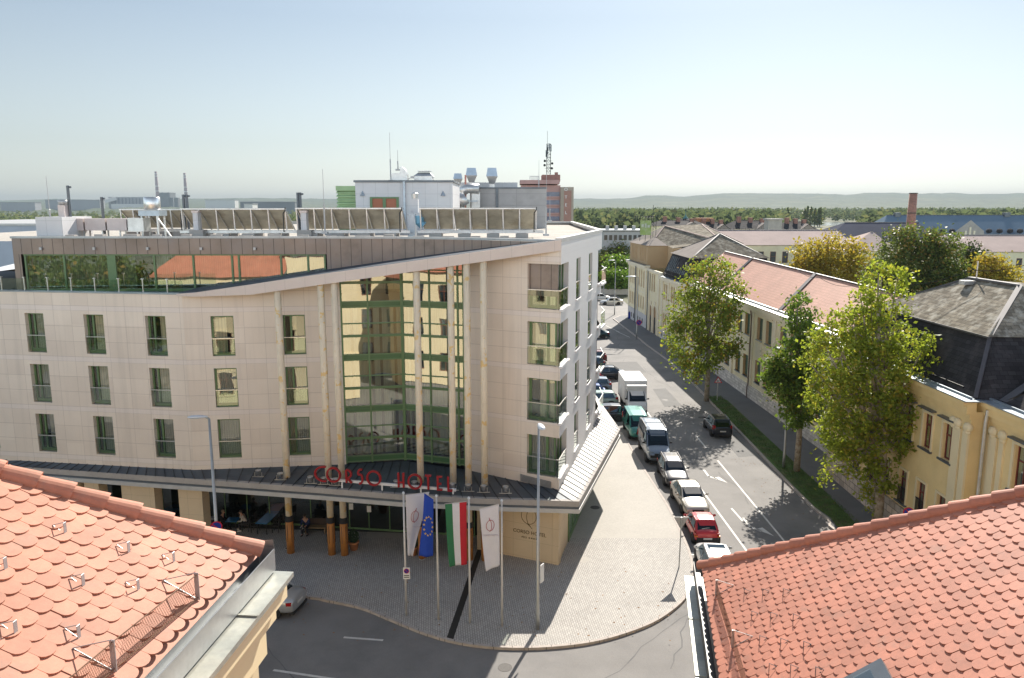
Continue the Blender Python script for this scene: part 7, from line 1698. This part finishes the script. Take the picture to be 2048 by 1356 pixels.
for dx in (-.65, .55): mb = MB(); mb.box(bn.x + dx, bn.y - .18, 0, bn.x + dx + .07, bn.y + .22, .38); mb.build('leg', m_bench, t)
mb = MB(); mb.box(bn.x - .72, bn.y + .27, .44, bn.x + .62, bn.y + .32, .85); mb.build('backrest', M('bench_dark', (.06, .04, .03), .7), t)
p = G(421, 1066); t = thing('litter_bin', 'dark litter bin at the base of the corner wall pillar', 'bin', p + V3((0, .5, 0))); p = p + V3((0, .5, 0)); mb = MB(); mb.lathe([(.2, 0), (.24, .75), (.22, .75)], p, 14); mb.build('body', m_black, t, True); mb = MB(); mb.lathe([(.25, .74), (.25, .8), (.1, .84)], p, 14); mb.build('lid', m_grey, t, True)
# ================================================================ people and dog
m_skin = M('skin', (.50, .28, .19), .6, var=.05)
def skin(name, J, E_, R_, mat, parent, lv=1):
    me = bpy.data.meshes.new(name); ks = list(J); me.from_pydata([J[k] for k in ks], [(ks.index(a), ks.index(b)) for a, b in E_], []); me.materials.append(mat)
    o = bpy.data.objects.new(name, me); C.objects.link(o); o.parent = parent; md = o.modifiers.new('skin', 'SKIN'); md.use_smooth_shade = True
    for i, k in enumerate(ks): v = me.skin_vertices[0].data[i]; v.radius = (R_[k], R_[k]) if not isinstance(R_[k], tuple) else R_[k]; v.use_root = (i == 0)
    s = o.modifiers.new('sub', 'SUBSURF'); s.levels = lv; s.render_levels = lv + 1; return o
def person(label, loc, rz, top, bottom, hair, sit=True, lean=0.0, shoes=None, arms=None, bag=None):
    t = thing('person', label, 'person', loc, None, rz); J, R_, E_ = {}, {}, []
    def add(k, p, r, par=None):
        J[k] = p; R_[k] = r
        if par: E_.append((par, k))
    z = .50 if sit else .92; l = lean
    add('pelvis', (0, 0, z), .13); add('waist', (0, .02 + l * .3, z + .2), .115, 'pelvis'); add('chest', (0, .03 + l * .7, z + .42), .135, 'waist'); add('neck', (0, .05 + l, z + .58), .05, 'chest'); add('jaw', (0, .08 + l * 1.1, z + .66), .062, 'neck'); add('head', (0, .075 + l * 1.15, z + .75), .085, 'jaw'); add('crown_', (0, .06 + l * 1.15, z + .83), .06, 'head'); add('nose', (0, .185 + l * 1.15, z + .70), .012, 'jaw')
    for s, k in ((-1, 'l'), (1, 'r')):
        add('ear' + k, (s * .092, .07 + l * 1.15, z + .72), .014, 'head')
        add('hip' + k, (s * .1, .0, z - .02), .1, 'pelvis')
        if sit: add('knee' + k, (s * .14, .43, z + .0), .065, 'hip' + k); add('ankle' + k, (s * .15, .40 + .06 * s, .09), .042, 'knee' + k); add('toe' + k, (s * .16, .58 + .06 * s, .04), .035, 'ankle' + k)
        else: add('knee' + k, (s * .11, .06 + .10 * s, .49), .062, 'hip' + k); add('ankle' + k, (s * .11, .0 + .22 * s, .09), .042, 'knee' + k); add('toe' + k, (s * .12, .17 + .22 * s, .04), .036, 'ankle' + k)
        sh = J['chest']; add('sho' + k, (s * .19, sh[1] - .01, z + .49), .058, 'chest')
        el, wr = (arms or {}).get(k, ((s * .26, sh[1] + .06, z + .22), (s * .14, sh[1] + .30, z + .18)) if sit else ((s * .25, sh[1] - .03, z + .22), (s * .25, sh[1] + .08, z - .02)))
        add('elb' + k, el, .043, 'sho' + k); add('wri' + k, wr, .03, 'elb' + k); d = (V3(wr) - V3(el)).normalized(); sd = d.cross(V3((0, 0, 1))); sd = sd.normalized() if sd.length > .1 else V3((1, 0, 0)); pal = V3(wr) + d * .07; add('palm' + k, tuple(pal), .032, 'wri' + k)
        for q, (o_, L_) in enumerate(((-.028, .075), (-.009, .09), (.010, .085), (.028, .065))): m_ = pal + sd * o_ + d * .045; add('k%d' % q + k, tuple(m_), .0095, 'palm' + k); add('f%d' % q + k, tuple(m_ + d * L_ * .6 - V3((0, 0, .02))), .008, 'k%d' % q + k)
        th = V3(wr) + d * .035 + sd * (-s) * .04; add('thumb' + k, tuple(th), .011, 'palm' + k); add('tt' + k, tuple(th + d * .045 - sd * s * .01), .009, 'thumb' + k)
    body = skin('body', J, E_, R_, m_skin, t)
    def sub(nm, ks, grow, mat): kk = [k for k in J if k in ks]; skin(nm, {k: J[k] for k in kk}, [e_ for e_ in E_ if e_[0] in ks and e_[1] in ks], {k: R_[k] + grow for k in kk}, mat, t)
    sub('shirt', ('pelvis', 'waist', 'chest', 'shol', 'shor', 'elbl', 'elbr', 'wril', 'wrir'), .014, top); sub('trousers', ('pelvis', 'hipl', 'hipr', 'kneel', 'kneer', 'anklel', 'ankler'), .016, bottom)
    mb = MB(); h = J['head']; mb.blob((h[0], h[1] - .025, h[2] + .025), (.10, .105, .10), 12, 8, .03); mb.build('hair', hair, t, True, True)
    for k in 'lr': a, b = V3(J['ankle' + k]), V3(J['toe' + k]); mb = MB(); mb.tube([a + V3((0, -.05, -.04)), a.lerp(b, .5) + V3((0, 0, -.02)), b + V3((0, .06, 0))], [.05, .052, .03], 8); mb.build('shoe', shoes or m_black, t, True, True)
    return t
cl = lambda n, c: M('cloth_' + n, c, .9, var=.08, vs=5)
h_grey = M('hair_grey_brown', (.30, .22, .15), .7); h_dark = M('hair_dark', (.03, .02, .015), .6)
person('person in black at the small terrace table, left of the one in white', q1, -PI / 2, cl('black', (.014, .014, .016)), cl('black_trousers', (.012, .012, .014)), h_grey, True, .08)
person('person in a white jacket sitting at the small terrace table, head in hand', q2, PI / 2 + .15, cl('white', (.60, .56, .50)), cl('charcoal', (.02, .02, .022)), h_dark, True, .2, m_paintw, {'r': ((.2, .38, .76), (.07, .30, 1.08))})
person('person in a navy sweater sitting on the wooden bench beside the dog', bn + V3((-.55, .05, 0)), PI - .1, cl('navy', (.015, .03, .10)), cl('dark_trousers', (.014, .014, .018)), h_dark, True, .22)
person('person in a black jacket and blue jeans walking by the bus stop', G(1373, 745), PI, cl('jacket', (.012, .012, .014)), cl('jeans', (.12, .19, .30)), h_dark, False)
dp = G(605, 1068); t = thing('dog', 'black and white dog standing beside the man on the bench', 'dog', dp, None, PI + .5)
J = dict(hip=(0, -.22, .42), belly=(0, -.02, .40), chest=(0, .2, .42), neck=(0, .33, .53), head=(0, .42, .62), muz=(0, .54, .59), tail1=(0, -.34, .45), tail2=(0, -.48, .54)); R_ = dict(hip=.085, belly=.085, chest=.11, neck=.065, head=.065, muz=.033, tail1=.025, tail2=.012); E_ = [('hip', 'belly'), ('belly', 'chest'), ('chest', 'neck'), ('neck', 'head'), ('head', 'muz'), ('hip', 'tail1'), ('tail1', 'tail2')]
for s, k in ((-1, 'l'), (1, 'r')):
    for n_, p_, r_, a_ in (('ft', (s * .08, .2, .32), .045, 'chest'), ('fk', (s * .08, .19, .17), .027, 'ft'), ('fp', (s * .08, .23, .03), .028, 'fk'), ('ht', (s * .085, -.2, .32), .055, 'hip'), ('hk', (s * .085, -.12, .26), .04, 'ht'), ('hh', (s * .085, -.28, .15), .024, 'hk'), ('hp', (s * .085, -.24, .03), .028, 'hh'), ('ear', (s * .06, .40, .70), .02, 'head')): J[n_ + k] = p_; R_[n_ + k] = r_; E_.append((a_ + (k if a_ in ('ft', 'fk', 'ht', 'hk', 'hh') else ''), n_ + k))
md_, nt, N, L, P_ = nodes('black_white_fur'); tc = N.new('ShaderNodeTexCoord'); L.new(mixc(N, L, math_node(N, L, 'GREATER_THAN', noise(N, L, tc.outputs['Object'], 5, 1), .53), (.02, .02, .02), (.6, .58, .55)), P_.inputs['Base Color']); P_.inputs['Roughness'].default_value = .8
skin('body', J, E_, R_, md_, t)
# ================================================================ trees and woods
import numpy as np
def leaf_mat(name, base, alt, autumn, am, scale=.35, trans=.4):
    m = bpy.data.materials.new(name); m.use_nodes = True; nt = m.node_tree; N = nt.nodes; L = nt.links; N.clear()
    o = N.new('ShaderNodeOutputMaterial'); g = N.new('ShaderNodeNewGeometry'); tc = N.new('ShaderNodeTexCoord')
    c = mixc(N, L, ramp(N, L, g.outputs['Random Per Island'], 0, 1), base, alt)
    pn = noise(N, L, tc.outputs['Object'], scale, 3)
    rnd = math_node(N, L, 'FRACT', math_node(N, L, 'MULTIPLY', g.outputs['Random Per Island'], 7.31))
    f = math_node(N, L, 'LESS_THAN', rnd, math_node(N, L, 'MULTIPLY', ramp(N, L, pn, .42, .68), am))
    c = mixc(N, L, f, c, autumn)
    d = N.new('ShaderNodeBsdfPrincipled'); d.inputs['Roughness'].default_value = .5; d.inputs['Specular IOR Level'].default_value = 0 if scale < .1 else .25; L.new(c, d.inputs['Base Color'])
    t = N.new('ShaderNodeBsdfTranslucent'); L.new(mixc(N, L, .5, c, (base[0] * 1.9, base[1] * 1.7, base[2] * .6)), t.inputs[0])
    mx = N.new('ShaderNodeMixShader'); mx.inputs[0].default_value = trans; L.new(d.outputs[0], mx.inputs[1]); L.new(t.outputs[0], mx.inputs[2]); L.new(mx.outputs[0], o.inputs[0])
    return m
def leaf_mesh(name, cen, size, mat, parent, rng, flat=.0):
    n = len(cen); a = rng.normal(size=(n, 3)); a[:, 2] += .7; a /= np.linalg.norm(a, axis=1)[:, None] + 1e-9
    b = np.cross(a, rng.normal(size=(n, 3))); b /= np.linalg.norm(b, axis=1)[:, None] + 1e-9; c = np.cross(a, b)
    s = size * rng.uniform(.6, 1.25, (n, 1)) * .5
    p = np.stack([cen - b * s * 1.1, cen - c * s * .75 + a * s * .25, cen + b * s * 1.1, cen + c * s * .75 + a * s * .25], 1).reshape(-1, 3)
    off = parent.location if parent else V3((0, 0, 0)); p = p - np.array(off)
    me = bpy.data.meshes.new(name); me.vertices.add(4 * n); me.vertices.foreach_set('co', p.astype(np.float32).ravel())
    me.loops.add(4 * n); me.loops.foreach_set('vertex_index', np.arange(4 * n, dtype=np.int32)); me.polygons.add(n); me.polygons.foreach_set('loop_start', np.arange(0, 4 * n, 4, dtype=np.int32)); me.update(calc_edges=True)
    me.materials.append(mat); o = bpy.data.objects.new(name, me); C.objects.link(o)
    if parent: o.parent = parent
    return o
m_bark = M('plane_tree_bark', (.36, .31, .24), .85, var=.25, vs=2.5, var2=.1, vs2=20, hue=((.20, .15, .10), 2.2, .5, .6, .9), bump=.4, bs=12)
m_bark2 = M('dark_bark', (.10, .075, .055), .9, var=.3, vs=3)
def crown_points(ells, n, rng, clump, per):
    """leaf centres: clumps spread through the ellipsoids, thinner towards the inside"""
    vol = np.array([e[3] * e[4] * e[5] for e in ells]) ** .8; vol /= vol.sum(); out = []; cl = []
    for e, v in zip(ells, vol):
        k = max(3, int(n * v / per)); d = rng.normal(size=(k, 3)); d /= np.linalg.norm(d, axis=1)[:, None]; r = rng.uniform(.25, 1.0, (k, 1)) ** .45
        cc = np.array(e[:3]) + d * r * np.array(e[3:6]); cl.append(cc)
        for c in cc:
            q = rng.normal(size=(per, 3)) * clump * rng.uniform(.6, 1.3) * np.array([1, 1, .7]); out.append(c + q)
    return np.concatenate(out), np.concatenate(cl)
def tree(nm, label, base, Y, ells_px, n, leaf, mat, trunk_r=.25, zc=3, group=None, clump=.42, per=26, bark=None, seed=1, dep=1.0, fork=.35, twigs=45):
    rng = np.random.default_rng(seed); base = V3(base); t = thing(nm, label, 'tree', base, group)
    ells = []
    for el_ in ells_px:
        if len(el_) == 6: ells.append(el_); continue
        cx, cy, rx, ry = el_
        c = AT(cx, cy, Y); k = (c - V3((0, 0, CAMZ))).length / 1560; rr = rx * k; ells.append((c.x, Y + rng.uniform(-.25, .25) * rr, c.z, rr, rr * dep, ry * k))
    pts, cl = crown_points(ells, n, rng, clump, per); pts = pts[pts[:, 2] > base.z + 1.2]
    leaf_mesh('crown', pts, leaf, mat, t, rng)
    top = max(e[2] + e[5] * .5 for e in ells); mb = MB(); ctr = V3((np.mean([e[0] for e in ells]), np.mean([e[1] for e in ells]), 0))
    tr = [base + V3((0, 0, -.2)), base + V3((.03, 0, (top - base.z) * .2)), base + V3((.0, .06, (top - base.z) * .38)), base.lerp(V3((ctr.x, ctr.y, top)), .62), V3((ctr.x, ctr.y, top - base.z + base.z))]
    tr[3].z = base.z + (top - base.z) * .62
    mb.tube(tr, [trunk_r * 1.15, trunk_r * .95, trunk_r * .8, trunk_r * .5, .04], 10)
    for e in ells:
        c = V3(e[:3]); zs = base.z + max((c.z - base.z) * .55, (top - base.z) * fork); zs = min(zs, top * .85)
        f = (zs - base.z) / (top - base.z); s = base.lerp(V3((ctr.x, ctr.y, zs)), min(1, f)); s.z = zs
        m_ = s.lerp(c, .5) + V3((0, 0, -.15)); mb.tube([s, m_, c + V3((0, 0, e[5] * .4))], [trunk_r * .42, trunk_r * .28, .02], 6)
    idx = rng.choice(len(cl), min(twigs, len(cl)), replace=False)
    for i in idx:
        q = V3(cl[i]); e = min(ells, key=lambda e: (V3(e[:3]) - q).length); mb.tube([V3(e[:3]), V3(e[:3]).lerp(q, .5) + V3((0, 0, -.1)), q], [trunk_r * .16, trunk_r * .1, .012], 4)
    mb.build('trunk', bark or m_bark, t, True); return t
l_plane = leaf_mat('plane_leaves_sunny', (.20, .27, .035), (.36, .40, .06), (.46, .38, .06), .4, .35, .55)
l_plane2 = leaf_mat('plane_leaves_green', (.115, .19, .035), (.18, .26, .045), (.28, .24, .05), .2, .35, .45)
l_plane1 = leaf_mat('plane_leaves_turning', (.17, .24, .04), (.26, .30, .05), (.42, .23, .05), .33, .35, .5)
tree('plane_tree', 'plane tree with browning leaves beside the red triangle sign', G(1413, 800), 78.3, [(1400, 560, 32, 40), (1442, 555, 28, 42), (1380, 622, 40, 44), (1425, 640, 42, 54), (1455, 605, 24, 34), (1374, 690, 36, 44), (1412, 712, 32, 42), (1448, 685, 26, 38), (1352, 640, 16, 22), (1468, 572, 20, 18), (1388, 740, 26, 24), (1465, 700, 18, 18), (1482, 590, 10, 10), (1340, 668, 10, 12), (1405, 528, 12, 14)], 10500, .31, l_plane1, .24, seed=2, clump=.42)
tree('plane_tree', 'slender dark green plane tree beside the street lamp', G(1593, 942), 56.4, [(1600, 625, 24, 38), (1606, 670, 30, 42), (1590, 715, 42, 46), (1570, 765, 38, 42), (1600, 790, 42, 50), (1555, 740, 26, 30), (1620, 740, 24, 50), (1585, 830, 24, 28), (1545, 755, 20, 20)], 9500, .26, l_plane2, .22, seed=3, clump=.31)
tree('plane_tree', 'largest plane tree with yellow-green leaves by the yellow mansard house', G(1752, 1062), 45.3, [(1765, 575, 34, 48), (1795, 560, 20, 24), (1745, 625, 34, 40), (1700, 650, 44, 42), (1770, 670, 50, 60), (1680, 715, 60, 56), (1745, 745, 70, 70), (1810, 720, 54, 56), (1835, 770, 40, 44), (1665, 790, 48, 48), (1730, 820, 70, 58), (1810, 830, 56, 54), (1680, 860, 46, 44), (1760, 890, 60, 46), (1720, 925, 40, 40), (1640, 690, 30, 34), (1670, 905, 24, 30), (1760, 960, 34, 36), (1835, 870, 26, 30), (1745, 1010, 20, 24), (1872, 755, 16, 14), (1612, 722, 14, 14), (1655, 650, 14, 18), (1852, 690, 12, 18), (1622, 775, 14, 12), (1720, 590, 14, 14), (1800, 600, 16, 18), (1650, 950, 12, 16), (1815, 905, 16, 14)], 23000, .225, l_plane, .30, seed=4, clump=.27, per=28, twigs=80)
l_gold = leaf_mat('golden_leaves', (.28, .25, .04), (.36, .29, .05), (.40, .24, .04), .6, .35, .5); l_oak = leaf_mat('dull_green_leaves', (.09, .135, .035), (.15, .18, .045), (.3, .2, .05), .35, .35, .45); l_dark = leaf_mat('dark_needles', (.03, .055, .018), (.055, .08, .022), (.16, .11, .03), .3); l_green = leaf_mat('fresh_green_leaves', (.11, .21, .03), (.18, .29, .045), (.2, .2, .04), .3)
gc = 'trees in the courtyard'
tree('broadleaf_tree', 'broad golden yellow tree in the courtyard behind the red roof', (fx(1660, 112), 112, 0), 112, [(1660, 510, 48, 40), (1625, 525, 40, 36), (1700, 515, 38, 34), (1660, 545, 70, 36), (1610, 550, 34, 26), (1720, 545, 30, 28)], 9000, .42, l_gold, .3, group=gc, clump=.7, seed=5, bark=m_bark2)
tree('broadleaf_tree', 'tall double-crowned dull green tree below the brick chimney', (fx(1820, 98), 98, 0), 98, [(1800, 490, 38, 34), (1830, 480, 36, 30), (1790, 535, 46, 46), (1835, 535, 50, 50), (1770, 560, 36, 40), (1815, 580, 60, 40)], 10500, .36, l_oak, .3, group=gc, clump=.6, seed=6, bark=m_bark2)
tree('broadleaf_tree', 'rounded green courtyard tree just right of the chimney tree', (fx(1890, 96), 96, 0), 96, [(1885, 490, 28, 28), (1890, 530, 36, 46), (1895, 570, 40, 38)], 6500, .36, l_oak, .28, group=gc, clump=.6, seed=7, bark=m_bark2)
tree('conifer_tree', 'dark brownish pointed conifer in the courtyard', (fx(1945, 100), 100, 0), 100, [(1942, 505, 12, 22), (1945, 530, 20, 28), (1948, 560, 28, 30)], 4200, .34, l_dark, .22, group=gc, clump=.5, seed=8, bark=m_bark2)
tree('broadleaf_tree', 'small yellowing tree at the right edge of the courtyard', (fx(2000, 92), 92, 0), 92, [(1985, 535, 24, 24), (2010, 555, 30, 26), (1985, 565, 26, 22)], 4200, .34, l_gold, .2, group=gc, clump=.55, seed=9, bark=m_bark2)
gj = 'trees beyond the far junction'
for i, (cx, e_, Yt, mt, lb) in enumerate(((1232, [(1230, 512, 28, 26), (1245, 505, 18, 20), (1215, 520, 18, 20)], 200, l_oak, 'dull green tree behind the low garden wall, highest of the junction trees'), (1236, [(1240, 528, 20, 20), (1225, 540, 20, 18), (1250, 540, 14, 18)], 185, l_green, 'bright green rounded tree between the junction trees'), (1232, [(1232, 560, 24, 22), (1215, 555, 14, 18), (1248, 565, 14, 16)], 178, l_green, 'bright green bushy tree at the end of the street'), (1212, [(1212, 530, 10, 18), (1210, 560, 12, 22)], 190, l_oak, 'leafy tree half hidden by the white hotel wall'), (1256, [(1256, 480, 10, 10)], 240, l_gold, 'tiny yellow tree by the flat white block'))):
    tree('broadleaf_tree', lb, (fx(cx, Yt), Yt, 0), Yt, e_, 3800 if i < 4 else 700, .55, mt, .25, group=gj, clump=.8, seed=20 + i, bark=m_bark2, twigs=10)
for x_, lb in ((-42, 'leafy tree nearest the red-roofed house mirrored in the hotel glass'), (-50, 'leafy tree in the middle of the mirrored row left of the houses'), (-59, 'leafy tree at the far end of the mirrored row left of the houses')): tree('broadleaf_tree', lb, (x_, 12, 0), 12, [(x_, 12, 9, 4.5, 4, 4), (x_ - 1, 12, 13, 3.5, 3.5, 3.5), (x_ + 1.5, 12.5, 11, 3.5, 3.5, 4)], 4500, .5, l_oak, .3, clump=.8, seed=60 - x_, bark=m_bark2, twigs=8)
# poplars by the river
gp_ = 'tall poplars by the river'
for i, (x, y0, h) in enumerate(((1576, 415, 42), (1610, 418, 34), (1616, 412, 38), (1623, 414, 36), (1631, 416, 36), (1638, 417, 32), (1642, 415, 34))):
    D = 760; p = AT(x, y0, D); b_ = V3((p.x, D, -.2)); t = thing('poplar_tree', ('lone narrow poplar left of the river poplar group' if i == 0 else 'narrow bare-topped poplar in the row by the bright river'), 'tree', b_, None if i == 0 else gp_)
    rng = np.random.default_rng(40 + i); n = 420; z = rng.uniform(2, p.z, n); w = 2.6 * np.sin(np.clip((p.z - z) / p.z, 0, 1) * 2.2) + .4; q = rng.normal(size=(n, 2)) * .5
    leaf_mesh('crown', np.stack([b_.x + q[:, 0] * w, b_.y + q[:, 1] * w, z], 1), 1.5, l_oak, t, rng); mb = MB(); mb.tube([b_, (b_.x, D, p.z * .9)], [.5, .1], 5); mb.build('trunk', m_bark2, t)
# woods on the plain: one mass of small crowns
def woods(nm, label, mat, seed, n, x_rng, d_rng, hgt, per=34, avoid=None):
    rng = np.random.default_rng(seed); out = []; sizes = []; k = 0
    while k < n:
        inv = rng.uniform(1 / d_rng[1], 1 / d_rng[0]); D = 1 / inv; x = rng.uniform(*x_rng); X = fx(x, D)
        if avoid and avoid(x, D, X): continue
        h = hgt * rng.uniform(.55, 1.25); r = h * rng.uniform(.3, .48); d = rng.normal(size=(per, 3)); d /= np.linalg.norm(d, axis=1)[:, None]; d[:, 2] = np.abs(d[:, 2]) ** .8 * np.sign(d[:, 2])
        out.append(np.array([X, D, h * .55]) + d * np.array([r, r, h * .45]) * rng.uniform(.55, 1.0, (per, 1))); k += 1
    tag(leaf_mesh(nm, np.concatenate(out), 3.0 if seed == 11 else 2.6, mat, None, rng), label, 'woods', kind='stuff')
def avr(x, D, X): return (x > 1560 and x < 1735 and D < 980) or (D < 330 and 1190 < x)
woods('distant_woods', 'mass of hazy green woodland covering the plain below the hills', leaf_mat('far_woods', (.08, .11, .075), (.12, .145, .09), (.18, .17, .1), .35, .01, .5), 11, 5200, (1120, 2130), (330, 2100), 15, 34, avr)
woods('distant_woods', 'strip of hazy woodland and scrub on the plain left of the hotel roof', leaf_mat('far_woods_left', (.10, .14, .08), (.15, .17, .09), (.24, .21, .1), .4, .01, .5), 12, 2600, (-80, 720), (300, 2200), 9, 30)
# ================================================================ haze
mb = MB(); mb.box(-9000, -700, -1.3, 9000, 9000, 135)
hz_ = mb.build('haze', None); hz_.data.materials.clear()
m = bpy.data.materials.new('air_haze'); m.use_nodes = True; N = m.node_tree.nodes; N.clear(); o = N.new('ShaderNodeOutputMaterial'); v = N.new('ShaderNodeVolumePrincipled')
v.inputs['Color'].default_value = (.37, .44, .49, 1); v.inputs['Density'].default_value = HAZE; v.inputs['Anisotropy'].default_value = 0; m.node_tree.links.new(v.outputs[0], o.inputs['Volume']); hz_.data.materials.append(m)
tag(hz_, 'pale blue haze in the air over the town and the far hills', 'haze', kind='stuff')
# ================================================================ camera, sun, sky
cam = bpy.data.cameras.new('camera'); co = bpy.data.objects.new('camera', cam); C.objects.link(co)
cam.sensor_width = 36; cam.lens = FOC / 2048 * 36; cam.clip_start = .1; cam.clip_end = 40000
co.location = (0, 0, CAMZ); co.rotation_euler = (PI / 2 - PITCH, 0, 0)
bpy.context.scene.camera = co
S_ = V3((math.cos(SUN_EL) * math.sin(SUN_AZ), math.cos(SUN_EL) * math.cos(SUN_AZ), math.sin(SUN_EL)))
sl_ = bpy.data.lights.new('sun', 'SUN'); sl_.energy = 5.0; sl_.angle = math.radians(.5); sl_.color = (1, .93, .83)
so = bpy.data.objects.new('sun', sl_); C.objects.link(so); so.rotation_euler = S_.to_track_quat('Z', 'Y').to_euler()
w = bpy.data.worlds.new('World'); bpy.context.scene.world = w; w.use_nodes = True
nt = w.node_tree; N = nt.nodes; L = nt.links
sk = N.new('ShaderNodeTexSky'); sk.sky_type = 'NISHITA'; sk.sun_disc = False
sk.sun_elevation = SUN_EL; sk.sun_rotation = SUN_AZ; sk.altitude = 100; sk.air_density = 1.0; sk.dust_density = .4; sk.ozone_density = 2.0
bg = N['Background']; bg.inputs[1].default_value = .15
# added sky weighting: dimmed low ahead, boosted low elsewhere to light facades, horizon desaturated
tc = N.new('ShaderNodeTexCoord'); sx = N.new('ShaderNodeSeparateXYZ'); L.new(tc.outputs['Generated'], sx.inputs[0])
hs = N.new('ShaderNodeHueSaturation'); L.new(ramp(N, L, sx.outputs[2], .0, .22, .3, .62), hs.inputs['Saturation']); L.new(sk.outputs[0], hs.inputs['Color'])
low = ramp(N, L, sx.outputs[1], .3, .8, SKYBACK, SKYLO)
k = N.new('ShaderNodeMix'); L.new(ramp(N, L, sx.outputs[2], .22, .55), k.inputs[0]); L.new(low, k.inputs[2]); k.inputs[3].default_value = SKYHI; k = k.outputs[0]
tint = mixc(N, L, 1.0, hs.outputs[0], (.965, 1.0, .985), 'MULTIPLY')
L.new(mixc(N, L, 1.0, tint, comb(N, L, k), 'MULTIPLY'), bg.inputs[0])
sc = bpy.context.scene
sc.view_settings.view_transform = 'Standard'; sc.view_settings.look = 'None'; sc.view_settings.gamma = 1; sc.view_settings.exposure = .82; sc.view_settings.use_curve_mapping = False
sc.render.engine = 'CYCLES'
sc.cycles.use_denoising = True
try: sc.cycles.denoiser = 'OPENIMAGEDENOISE'
except Exception: pass
sc.cycles.max_bounces = 8; sc.cycles.transparent_max_bounces = 16; sc.cycles.sample_clamp_indirect = 6
sc.cycles.volume_bounces = 0; sc.cycles.caustics_reflective = False; sc.cycles.caustics_refractive = False
